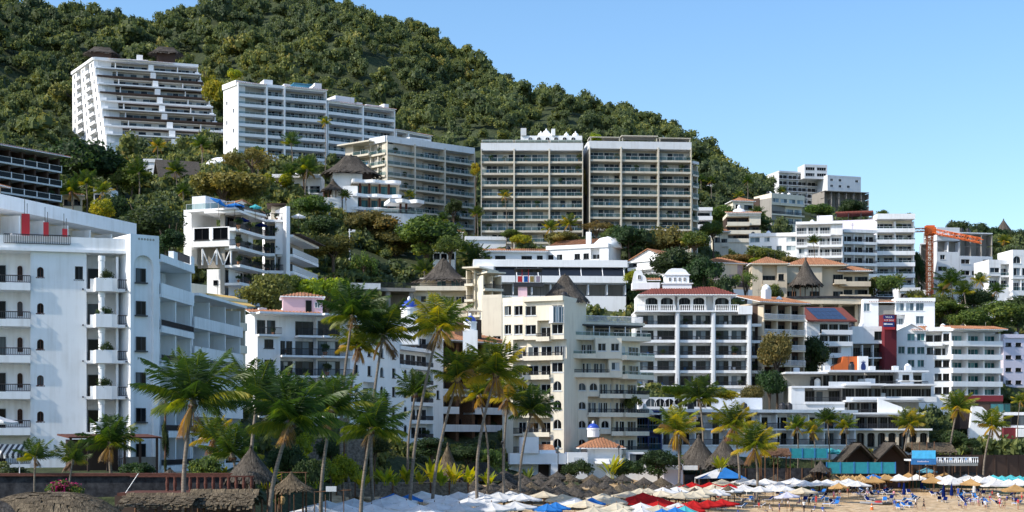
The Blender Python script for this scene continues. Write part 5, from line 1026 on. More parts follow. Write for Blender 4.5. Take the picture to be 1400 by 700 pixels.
# ================= crane and building site
B = Bld('construction_site', 1300, 432, 'unfinished white and grey building with open floors behind the orange crane', z=42)
D0 = 432; facade(B, P(1281, D0), P(1312, D0 + 1), Z(375, D0), 4, 3.1, ['vx', 'wx', 'oo', 'xv'], rec=2.5, dep=9, wall=PALEG, back=CONC, cap=.2, gls=GLASSD, fins='floor', par='iron')
facade(B, P(1312.5, D0 + 1), P(1357, D0 + 3), Z(375, D0) - 1, 4, 3.1, ['vvv', 'vxv', 'ooo', 'ooo'], rec=3.0, dep=9, wall=PALEG, back=CONC, cap=0, gls=GLASSD, fins='floor', par='iron', finmat=CONC)
facade(B, P(1258, D0 + 6), P(1280, D0 + 5), Z(392, D0), 4, 3.1, 'oo', rec=3, dep=9, wall=PALEG, back=CONC, cap=0, fins='floor', par='iron')
M, w = frame(P(1281, D0), P(1330, D0 + 2), Z(322, D0)); B.part('corrugated_roof', MB().box(0, w * .7, -1, 8, 0, .2).mesh('corrugated_roof', PALEG), M)
cr = thing('tower_crane', (X(1271, 418), 418, G(1271, 418)), 'rusty orange lattice tower crane standing in greenery beside the white tower', 'crane')
def lattice(p, q, wd, n, mat, name):
    p, q = Vector(p), Vector(q); d = (q - p).normalized(); sx = d.cross(Vector((0, 1, 0))).normalized() * wd / 2; sy = d.cross(sx).normalized() * wd / 2; b = MB()
    cs = [sx + sy, sx - sy, -sx - sy, -sx + sy]
    for c in cs: b.tube([p + c, q + c], wd * .085, 4)
    for i in range(n):
        t0, t1 = p + (q - p) * (i / n), p + (q - p) * ((i + 1) / n)
        for j in range(4):
            c0, c1 = cs[j], cs[(j + 1) % 4]; b.tube([t0 + c0, t1 + c1] if (i + j) % 2 else [t0 + c1, t1 + c0], wd * .05, 4); b.tube([t0 + c0, t0 + c1], wd * .05, 4)
    return link(name, b.mesh(name, mat), cr)
zc = cr.location.z; zt = Z(322, 418) - zc
lattice((0, 0, -3), (0, 0, zt), 1.45, 18, CRANEO, 'mast'); lattice((.6, -1.2, zt + 1.0), (9.6, -14, zt - 3.2), 1.1, 9, CRANEO, 'jib')
link('slewing_cab', MB().box(-1.1, 1.1, -1.1, 1.1, zt, zt + 2.6).box(-.8, 1.3, -1.8, -1.102, zt + .2, zt + 2.0).mesh('slewing_cab', CRANEO), cr); lattice((-.5, .6, zt + 1.6), (-5.6, 3.6, zt + 1.8), .9, 5, CRANEO, 'counter_jib'); link('counterweight', MB().box(-6.2, -3.6, 1.6, 4.0, zt + .4, zt + 1.8).mesh('counterweight', PALEG), cr)
B = Bld('white_villa', 1382, 420, 'white villa with arched top window at the right edge below the forest', z=38)
facade(B, P(1352, 419), P(1384, 420), Z(394, 420), 2, 3.2, ['bb', 'vb'], rec=2, dep=9, wall=WHITE, par='glass', lip=.2, cap=.8); facade(B, P(1384.5, 418), P(1420, 419), Z(398, 420), 3, 3.1, ['bbb', 'vvv', 'axa'], rec=1.3, dep=9, wall=WHITE, par='glass', cap=1.2, flush_win=(4, 2))
for i, (u, v, D, r_, lab) in enumerate(((1301, 322, 560, 4.6, 'dark thatched cone roof left of the hilltop tree clump'), (1372, 320, 575, 3.9, 'pointed thatched cone roof standing highest among hilltop trees at right'))):
    B = Bld('hilltop_palapa', u, D, lab, cat='palapa'); zz = Z(v, D)
    Mq = Matrix.Translation((X(u, D), D, zz)); thatch_roof(B, Mq, 0, 0, 0, r_, r_, 5.4, 50 + i, THATCHD, posts=6, ph=4, conc=.1, layers=4, n=30)
    B.part('base', MB().box(-r_ * .8, r_ * .8, -r_ * .8, r_ * .8, -10, -3.2).mesh('base', WHITE), Mq)

# ================= F: large white villa with the red sign tower
B = Bld('white_villa', 1300, 350, 'large white villa with sweeping balcony bands and terracotta tiles at right', z=17)
D0 = 350; fh = 2.98; zr = Z(453, D0); z0 = zr - 5 * fh
facade(B, P(1300, D0 - 1.5), P(1368, D0 + 1), z0, 5, fh, ['bbb', 'bbb', 'bbb', 'bbb', 'bbb'], rec=2.4, dep=11, over=1.0, par='solid', ph=.75, st=.4, wall=WHITEB, back=PALEG, win=(.9, 2.1), np_=4, frm=ALUM, gls=GLASSG, fins='floor', finw=.3, cap=0, sides=True)
M, w, h = facade(B, P(1266, D0), P(1299.5, D0 - 1), z0, 5, fh, ['xww', 'xww', 'xww', 'vbb', 'bbv'], rec=2.0, dep=11, over=.4, par='solid', ph=.6, wall=WHITEB, frm=FRDARK, gls=GLASSD, fins=None, cap=.6, flush_win=(1.9, 1.5))
M, w, h = facade(B, P(1226, D0), P(1265.7, D0), z0, 5, fh, ['xxx', 'xxx', 'xww', 'wvv', 'xvv'], rec=1.0, dep=11, wall=WHITEB, frm=ALUM, gls=GLASSG, fins=None, cap=None, flush_win=(1.5, 1.6)); gable_roof(B, M, 0, w, 0, 11, h, 1.6, WHITEB, .3, wallm=WHITEB); shed_roof(B, M, w * .55, w + .6, -.3, 3, h + .2, h + 1.4, TILE, .2)
Mr, wr = frame(P(1303, D0 - 1.5), P(1371, D0 + 1), z0 + 5 * fh); shed_roof(B, Mr, 0, wr, -1.2, 5, .4, 1.5, TILE, .4)
# upper house
D1 = 362; M, w, h = facade(B, P(1224, D1), P(1278, D1), Z(448, D1), 2, 3.0, ['bxvx', 'vvvx'], rec=1.4, dep=9, over=.5, par='solid', ph=.7, wall=WHITEB, gls=GLASSB, cap=.5, fins=None, flush_win=(3, 1.8)); facade(B, P(1180, D1), P(1201, D1), Z(448, D1), 2, 2.9, ['xx', 'vx'], rec=1, dep=8, wall=WHITEB, gls=GLASSB, cap=.5, flush_win=(2.4, 1.8))
M, w = frame(P(1201, D1 + .5), P(1224, D1 + .5), Z(448, D1)); B.box('dark_panel', M, 0, w, 0, 8, -4, 5.2, CONC); shed_roof(B, M, -2, w + 8, -.6, 6, 5.9, 6.9, TILE, .2)
# link wall left of the tower
D2 = 347; facade(B, P(1165, D2), P(1208.5, D2), Z(507, D2), 3, 3.0, ['xbb', 'bbb', 'xxv'], rec=2, dep=10, wall=WHITEB, back=CONC, gls=GLASSD, frm=FRDARK, cap=.5, par='iron', flush_win=(3.4, 1.8), fins='floor')
# red tower and sign
B = Bld('sign_tower', 1217, 346, 'tall dark red tower carrying a blue villa sale sign', cat='tower', z=16)
M, w = frame(P(1209.5, 345.5), P(1226, 346), Z(514, 346)); B.box('shaft', M, 0, w, 0, 3, -2, Z(430, 346) - Z(514, 346), MAROON)
Ms, ws = frame(P(1207.5, 345), P(1222.5, 345.2), Z(448, 345)); B.part('sign_panel', MB().box(0, ws, -.12, -.02, .2, 2.7).mesh('sign_panel', NAVY), Ms); B.part('sign_band', MB().box(-.05, ws + .2, -.16, -.124, 1.28, 1.92).mesh('sign_band', REDP), Ms); B.part('sign_band', MB().box(-.05, ws + .2, -.16, -.022, -.42, .14).mesh('sign_band', REDP), Ms)
B.part('lettering', text_mesh('VILLA', .62, WPAINT), Ms @ T((ws / 2, -.14, 2.3)) @ UPR); B.part('lettering', text_mesh('FOR SALE', .5, WPAINT), Ms @ T((ws / 2, -.18, 1.6)) @ UPR)
B.part('lettering', MB().box(ws * .05, ws * .3, -.15, -.123, .62, .98).box(ws * .33, ws * .85, -.15, -.123, .66, .88).mesh('lettering', WPAINT), Ms)
# house with solar roof
B = Bld('solar_house', 1135, 350, 'white house with glass solar panels on a steep red tile roof', group=GH, z=20)
D0 = 340; M, w, h = facade(B, P(1122, D0), P(1164, D0 + 1), Z(503, D0), 4, 2.5, ['xvv', 'bbx', 'bbb', 'bbb'], rec=1.6, dep=10, over=.8, par='solid', ph=.7, wall=WHITEB, frm=FRDARK, gls=GLASSD, cap=0, fins=None)
b = MB().xprism([(-1.2, h + .2), (8, h + 3.8), (8, h + 3.5), (-1.2, h - .1)], -3.2, w + .9); B.part('roof', b.mesh('roof', REDTILE), M)
B.box('side_wall', M, -3, 0, .5, 9.5, -6, h, WHITEB); B.part('gable', MB().xprism([(.2, h), (7.9, h), (7.9, h + 3.4)], -3.1, -2.8).mesh('gable', WHITEB), M)
for i in range(6):
    for j in range(3):
        x0 = -.9 + i * 1.12; p0, p1 = .06 + j * .29, .06 + j * .29 + .27; yy = lambda p: -1.2 + 9.2 * p; zz = lambda p: h + .2 + 3.6 * p + .12
        B.part('solar_panel', MB().add([(x0, yy(p0), zz(p0)), (x0 + 1.04, yy(p0), zz(p0)), (x0 + 1.04, yy(p1), zz(p1)), (x0, yy(p1), zz(p1)), (x0, yy(p0), zz(p0) - .08), (x0 + 1.04, yy(p0), zz(p0) - .08), (x0 + 1.04, yy(p1), zz(p1) - .08), (x0, yy(p1), zz(p1) - .08)], [(0, 1, 2, 3), (7, 6, 5, 4), (0, 4, 5, 1), (1, 5, 6, 2), (2, 6, 7, 3), (3, 7, 4, 0)]).mesh('solar_panel', SOLAR), M)
# orange wall with pineapple emblem
B = Bld('orange_house', 1160, 322, 'orange stepped wall beside a white panel with a dark pineapple emblem', group=GH, z=14)
M, w = frame(P(1136, 322), P(1174, 322), Z(510, 322)); B.part('orange_wall', MB().yprism([(0, -3), (w, -3), (w, 3.4), (w * .45, 3.4), (w * .4, 2.2), (0, 1.2)], 0, 5).mesh('orange_wall', ORANGEW), M); B.part('window', window_mesh(.7, .7, 1, FRDARK, GLASSD), M @ T((w * .68, -.05, 1.6)))
M2, w2 = frame(P(1173.5, 321), P(1187, 321), Z(510, 322)); B.box('white_panel', M2, 0, w2, 0, 1, -1, 3.4, WHITEB)
em = MB().add([(w2 / 2 + .5 * math.cos(2 * math.pi * i / 20), -.03, 1.2 + .85 * math.sin(2 * math.pi * i / 20)) for i in range(20)], [tuple(range(20))])
for i in range(5): em.add([(w2 / 2 + (i - 2) * .12 - .1, -.03, 2.0), (w2 / 2 + (i - 2) * .12 + .1, -.03, 2.0), (w2 / 2 + (i - 2) * .26, -.03, 2.7 - abs(i - 2) * .18)], [(0, 1, 2)])
B.part('pineapple_emblem', em.mesh('pineapple_emblem', NAVY), M2)
house('white_house', 'lilac-white rear block with rows of small windows at right edge', 1372, 1440, 378, 380, 462, 548, ['wwwww'] * 5, roof='flat', wall=LILAC, flush_win=(1.5, .9), fhn=3)

# ================= E: stepped white hotel above the beach restaurants
B = Bld('stepped_hotel', 1165, 300, 'stepped white beach hotel of shaded terraces above dark thatched restaurant roofs', z=9)
D0 = 300; kwE = dict(rec=3.2, dep=9, wall=PALEG, back=DEEP, par='iron', lip=.12, frm=FRDARK, gls=GLASSD, win=(.92, 2.3), np_=4, fins=None, st=.35)  # grey walls and dark backs put the hotel's shade into its colour
z1 = Z(587, D0); fh = 2.8
facade(B, P(1148, D0 - 3), P(1262, D0 - 3), z1, 1, fh, 'bbbbbbbb', over=.6, cap=0, **dict(kwE, dep=12))
facade(B, P(1165, D0), P(1229, D0), z1 + fh, 1, fh, ['bbbb'], over=.5, cap=0, **dict(kwE, base=0)); facade(B, P(1229.5, D0 + 1), P(1262, D0 + 1), z1 + fh, 1, fh, ['oo'], over=.5, cap=0, **dict(kwE, base=0, par='solid'))
facade(B, P(1082, D0 + 3), P(1155, D0 + 3), z1 + 2 * fh - .4, 1, fh, ['xbdb'], over=.3, cap=0, **dict(kwE)); facade(B, P(1155.5, D0 + 1), P(1210, D0 + 1), z1 + 2 * fh, 1, fh, ['bbb'], over=.8, cap=0, **dict(kwE, base=0, par='solid', ph=.6)); facade(B, P(1210.5, D0 + 3), P(1279, D0 + 3), z1 + 2 * fh, 1, fh, ['bbbbb'], over=.8, cap=0, **dict(kwE, base=0, par='solid', ph=.7))
facade(B, P(1073, D0 + 5), P(1131, D0 + 5), z1 + 3 * fh - .4, 1, fh, ['oob'], over=.4, cap=0, roofover=.4, **dict(kwE, base=0, par='solid', ph=.4)); facade(B, P(1131.5, D0 + 4), P(1189, D0 + 5), z1 + 3 * fh - .1, 1, fh, ['bbb'], over=.8, cap=0, roofover=.3, **dict(kwE, base=0, par='solid', ph=.9)); facade(B, P(1189.5, D0 + 7), P(1268, D0 + 8), z1 + 3 * fh, 1, fh, ['bbwb'], over=.5, cap=0, roofover=.4, **dict(kwE, base=0))
M, w = frame(P(1155, D0 - 4.5), P(1270, D0 - 4.5), Z(611, D0 - 4)); arcade(B, M, 0, w, 0, 0, 3.1, 8, BEIGE, t=.6, aw=.72, glaze=True); B.box('back_wall', M, 0, w, 2, 4, -3, 3.1, DKBRN); B.box('terrace', M, -.5, w + .5, -.6, 4, 3.1, 3.45, WHITE)
B.part('stair_wall', MB().yprism([(0, 0), (6, 0), (6, .8), (0, 3.0)], -1.5, -1.2).mesh('stair_wall', WHITEB), M @ T((w * .42, 3.5, 6.2)))
B.part('sun_screen', MB().box(0, 4, -.2, 2.5, 0, .15).mesh('sun_screen', CANV['white']), M @ T((w * .7, 2, 12.4)))
# low white wing with pale roof
B = Bld('beach_wing', 1030, 286, 'low white two-storey beach wing with blue-black railings behind the palms', z=8)
D0 = 285; facade(B, P(905, 280), P(1170, 292), Z(608, D0), 2, (Z(564, D0) - Z(608, D0)) / 2, 'bBbbBbbBbbBb', rec=2, dep=9, over=.3, par='iron', wall=WHITE, win=(.42, 2.1), np_=2, frm=FRDARK, gls=GLASSD, cap=.25, roofover=.5, fins='floor', finw=.25)
M, w = frame(P(878, 282), P(1060, 288), Z(574, D0)); B.part('roof_terrace', MB().box(0, w * .4, -1, 8, 0, .8).mesh('roof_terrace', LILAC), M); B.box('terrace_wall', M, 0, w * .14, -.5, 6, -6, 0, PALEG)
for i in range(7): B.part('terrace_arch', window_mesh(2.2, 1.6, 1, WPAINT, GLASSD, True), M @ T((w * (.1 + .07 * i), 6, 2.4)))
B.box('rear_wall', M, w * .05, w, 6.1, 8, .8, 4.2, WHITE); B.part('railing', rail_mesh(w, 1, 1, 'iron', 0, (False, False)), M @ T((0, -.8, .8)))
B = Bld('glass_annex', 880, 276, 'dark blue glass annex under a flat canopy beside the cream tower', group=GH, z=6)
M, w, h = facade(B, P(868, 278), P(905, 279), Z(640, 278), 3, 3.3, ['vv', 'bb', 'bb'], rec=1.5, dep=8, wall=NAVY, back=NAVY, gls=GLASSD, frm=BLUEP, par='glass', cap=0, flush_win=(3, 2)); B.part('canopy', MB().box(-9, w, -3, 3, h * .95, h * .98).mesh('canopy', PALEG), M)
dome(B, M, w * .36, 0, Z(569, 278) - Z(640, 278), 1.6, CREAM, .6, .5)
# white beach villa
B = Bld('beach_villa', 790, 256, 'low white beach villa with tiled hip roof, blue cupola and black vine', z=4)
D0 = 255; M, w = frame(P(697, D0), P(932, D0 + 3), Z(660, D0)); ux = lambda u: (u - 697) / 235 * w; FOOT.append((M[0][3], M[1][3], 1, 0, w, 8))
mw = MB().box(ux(697), ux(738), 2.5, 3, 0, 4.6); mw.box(ux(697), ux(790), .2, 3, 3.0, 4.75); mw.box(ux(753), ux(762), 0, 3, -1, 2.998); mw.box(ux(775), ux(802), -.6, 3, -1, 4.9); mw.box(ux(790.5), ux(852), .3, 4, -1, 3.9); mw.box(ux(852.3), ux(928), -.3, 4, -1, 2.9)
mw.box(ux(713), ux(736), -.2, 3.5, 4.752, 7.4); mw.box(ux(738), ux(760), .8, 1.2, 4.752, 5.3); mw.box(ux(861), ux(888), 1, 4, 2.902, 4.9)
B.part('wall', mw.mesh('wall', WHITEB), M); B.box('dark_room', M, ux(697), ux(800), 3.002, 7, -1, 4.6, DKBRN)
B.part('lilac_wall', MB().box(ux(905), ux(930), -1.2, -.9, -1, 3.3).box(ux(926), ux(931), -1.6, -.5, -1, 3.4).mesh('lilac_wall', LILAC), M)
B.part('window', window_mesh(3, 1.6, 3, FRDARK, GLASSD), M @ T((ux(862), .9, 3.0))); B.part('awning', MB().xprism([(-.9, 3.0), (.28, 3.7), (.28, 3.8), (-.9, 3.1)], ux(812), ux(832)).mesh('awning', CANV['white']), M)
B.box('roof_house', M, ux(805), ux(852), 2, 9, 3.9, 5.6, WHITE); hip_roof(B, M, ux(800), ux(852), 1, 9, 5.65, 1.9, TILE, .5)
dome(B, M, ux(817), 5, 7.4, .95, BLUED, .8, 1.5, WHITEB, 'cupola')
B.part('rear_roof', MB().xprism([(3.5, 4.8), (8, 6.2), (8, 6.0), (3.5, 4.6)], ux(738), ux(764)).mesh('rear_roof', TILE), M)
B.part('plaque', MB().box(ux(783), ux(795), -.66, -.602, 2.3, 4.1).mesh('plaque', PALEG), M)
# red-walled house at right edge
B = Bld('red_wall_house', 1375, 305, 'white sloping-walled house with deep red facade at right edge of beach', z=7)
D0 = 303; M, w = frame(P(1332, D0), P(1420, D0), Z(650, D0)); B.box('white_wall', M, w * .05, w * .4, 1, 6.8, -2, 9, WHITE); B.part('buttress', MB().yprism([(-2, -2), (w * .42, -2), (w * .42, 10), (w * .12, 13.2), (-.4, 13.4)], 0, .9).mesh('buttress', WHITEB), M)
B.part('arched_window', window_mesh(1.9, 2.5, 3, WPAINT, GLASSB, True), M @ T((w * .12, -.07, 5.0))); B.box('red_wall', M, w * .43, w * .66, -1, 6, -2, 9.2, MAROON); B.box('side_wall', M, w * .66, w, -1.5, 6, -2, 6, DKBRN); B.box('upper_wall', M, w * .42, w, 2, 6.8, 9.2, 12.2, WHITE)
for i in range(2): B.part('window', window_mesh(3.0, 1.9, 2, FRDARK, GLASSD), M @ T((w * (.5 + .24 * i), 1.93, 9.7)))
B.box('white_band', M, w * .62, w, -2, 2, 7.4, 9.0, WHITEB); B.box('upper_block', M, w * -.06, w * .62, 7.1, 12, 9, 15.6, DKBRN); B.box('fascia', M, w * -.06, w * .62, 6.8, 7.08, 14.4, 15.6, MAROON); B.part('window', window_mesh(4, 2.6, 3, FRDARK, GLASSG), M @ T((w * .42, 7.03, 11.4)))

for a_ in (
 ('tile_roof_house', 'tiny white house with tile roof left of the concrete platform', 470, 494, 348, 348, 398, 412, ['wv'], 'shed'), ('tile_roof_house', 'small terracotta-roofed house right of the grey gabled bungalow', 498, 524, 356, 357, 374, 390, ['vb'], 'hip'),
 ('white_house', 'small flat white house peeking between bushes above the thatched villa', 592, 622, 362, 362, 344, 360, ['wvw'], 'flat'), ('tile_roof_house', 'small tile-roofed house half hidden at the foot of the corner tower', 600, 632, 392, 392, 320, 334, ['bv'], 'shed'),
 ('white_house', 'white pool terrace wall at the foot of the left twin tower', 636, 692, 391, 392, 328, 340, ['xxxx'], 'flat'), ('tile_roof_house', 'little tile-roofed house below the red-eaved hotel among palms', 86, 112, 348, 349, 268, 286, ['vw'], 'hip'),
 ('white_house', 'small white house among trees left of the dark round tree', 128, 152, 352, 352, 262, 280, ['wv'], 'flat'), ('tile_roof_house', 'small house with terracotta roof behind the cream domed villa', 1002, 1030, 470, 471, 276, 290, ['wv'], 'hip'),
 ('tile_roof_house', 'small tile-roofed house right of the narrow white tower house', 976, 996, 424, 424, 318, 336, ['wb'], 'hip'), ('white_house', 'small white house under the rounded-balcony tower, left of crane base', 1228, 1258, 402, 402, 398, 414, ['wv'], 'flat'),
 ('tile_roof_house', 'tile-roofed house among trees right of the crane base', 1322, 1348, 404, 404, 414, 430, ['wb'], 'hip'), ('tile_roof_house', 'tile-roofed bungalow right of the white hilltop trees at right edge', 1378, 1402, 440, 440, 368, 384, ['wv'], 'hip')):
    house(*a_[:9], roof=a_[9], rh=1.5, wall=WHITE if 'white' in a_[0] else CREAM, dep=6)
# ------------------------------------------------------------------ foliage
NR = np.random.default_rng(5)
def rand_dirs(n, rg):
    d = rg.normal(size=(n, 3)); return d / np.linalg.norm(d, axis=1, keepdims=True)
def leaf_quads(C, Nrm, size, rg, asp=.55):
    """diamond leaf sprays at centres C facing about Nrm"""
    n = len(C); t = rand_dirs(n, rg); t -= Nrm * np.sum(t * Nrm, 1, keepdims=True); t /= np.linalg.norm(t, axis=1, keepdims=True) + 1e-6
    b = np.cross(Nrm, t); s = size[:, None]
    fold = Nrm * s * rg.uniform(-.25, .1, (n, 1))
    return np.stack([C + t * s, C + b * s * asp + fold, C - t * s * .8, C - b * s * asp + fold], 1)
def crown_arrays(seed, rx, rz, nblob, ncard, card, zc, spread=.72, lobes=.42, core=True, flat=0.0):
    rg = np.random.default_rng(seed); Vs, Ts = [], []
    for k in range(nblob):
        d = rand_dirs(1, rg)[0]; d[2] = abs(d[2]) * (1 - flat) - .25 if rg.random() < .8 else d[2]
        rad = rg.uniform(.35, 1) ** .6 * spread; c = np.array([d[0] * rx * rad, d[1] * rx * rad, zc + d[2] * rz * rad]); br = rx * lobes * rg.uniform(.7, 1.15)
        m = int(ncard / nblob); dd = rand_dirs(m, rg); rr = br * rg.uniform(.72, 1.1, (m, 1)); pts = c + dd * rr * np.array([1, 1, .8])
        nr = dd * .8 + rand_dirs(m, rg) * .75; nr /= np.linalg.norm(nr, axis=1, keepdims=True)
        Vs.append(leaf_quads(pts, nr, card * rg.uniform(.6, 1.3, m), rg)); base = rg.uniform(.15, .65)
        Ts.append(np.clip(base + rg.normal(0, .14, m), 0, 1))
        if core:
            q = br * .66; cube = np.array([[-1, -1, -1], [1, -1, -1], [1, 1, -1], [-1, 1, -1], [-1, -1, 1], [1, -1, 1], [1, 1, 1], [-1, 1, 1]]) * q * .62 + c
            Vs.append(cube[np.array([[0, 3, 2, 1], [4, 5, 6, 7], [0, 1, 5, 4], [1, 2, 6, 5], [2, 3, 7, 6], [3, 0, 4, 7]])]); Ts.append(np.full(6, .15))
    return np.concatenate(Vs), np.concatenate(Ts)
# crowns that can be told apart (radius about 1 m, scaled per tree)
PROTO = {}
for i in range(4): PROTO['round', i] = crown_arrays(100 + i, 1.0, .85, 17, 4600, .06, .0)
for i in range(3): PROTO['spread', i] = crown_arrays(200 + i, 1.05, .5, 20, 4200, .056, .0, .85, .32, flat=.3)
for i in range(3): PROTO['tall', i] = crown_arrays(300 + i, .72, 1.25, 16, 4000, .06, .0, .8, .44)
for i in range(3): PROTO['bush', i] = crown_arrays(400 + i, 1.0, .62, 13, 2400, .075, .15, .7, .46)
for i in range(2): PROTO['lacy', i] = crown_arrays(500 + i, 1.05, .6, 24, 2600, .052, .0, .95, .24, core=False, flat=.2)
TRUNKM = {}
def trunk_me(kind, i):
    def fn():
        r = random.Random(hash((kind, i)) & 255 if False else i * 7 + len(kind)); b = MB()
        b.tube([(0, 0, -1.6), (.03, 0, -.9), (0, .04, -.35), (0, 0, .25)], [.085, .07, .055, .03], 7)
        for k in range(5):
            w = k * 1.26 + r.random(); e = (math.cos(w) * .6, math.sin(w) * .6, r.uniform(-.05, .35)); b.tube([(0, .02, -.6 + .08 * k), (e[0] * .4, e[1] * .4, e[2] * .3 - .22), e], [.04, .03, .012], 5)
        return b.mesh('trunk', BARK)
    return cached(('trunk', kind, i), fn)
def tree(u, vt, vb, wpx, D, kind, mat, label, name='broadleaf_tree', group='trees among the buildings', cat='tree'):
    """crown from vt (top) to vb (bottom) and wpx wide in the photograph, standing at distance D"""
    var = {'round': 4, 'spread': 3, 'tall': 3, 'bush': 3, 'lacy': 2}[kind]; i = rnd.randrange(var)
    s = wpx * D / FOC / 2; hz = (vb - vt) * D / FOC / 2
    x = X(u, D); gz = ground(x, D); zc = Z((vt + vb) / 2, D); base = {'round': .85, 'spread': .62, 'tall': 1.3, 'bush': .62, 'lacy': .7}[kind]
    o = thing(name, (x, D, gz), label, cat, group)
    me = cached(('crown', kind, i, mat.name), lambda: quads_mesh('crown', *PROTO[kind, i], mat))
    link('crown', me, o, Matrix.Translation((0, 0, zc - gz)) @ Matrix.Rotation(rnd.uniform(0, 6.28), 4, 'Z') @ Matrix.Diagonal((s, s, hz / base, 1)))
    if kind != 'bush':
        hgt = max(.6, zc - gz); link('trunk', trunk_me(kind, i), o, Matrix.Translation((0, 0, zc - gz)) @ Matrix.Diagonal((s * .8, s * .8, (hgt + 1) / 1.6, 1)))
    return o
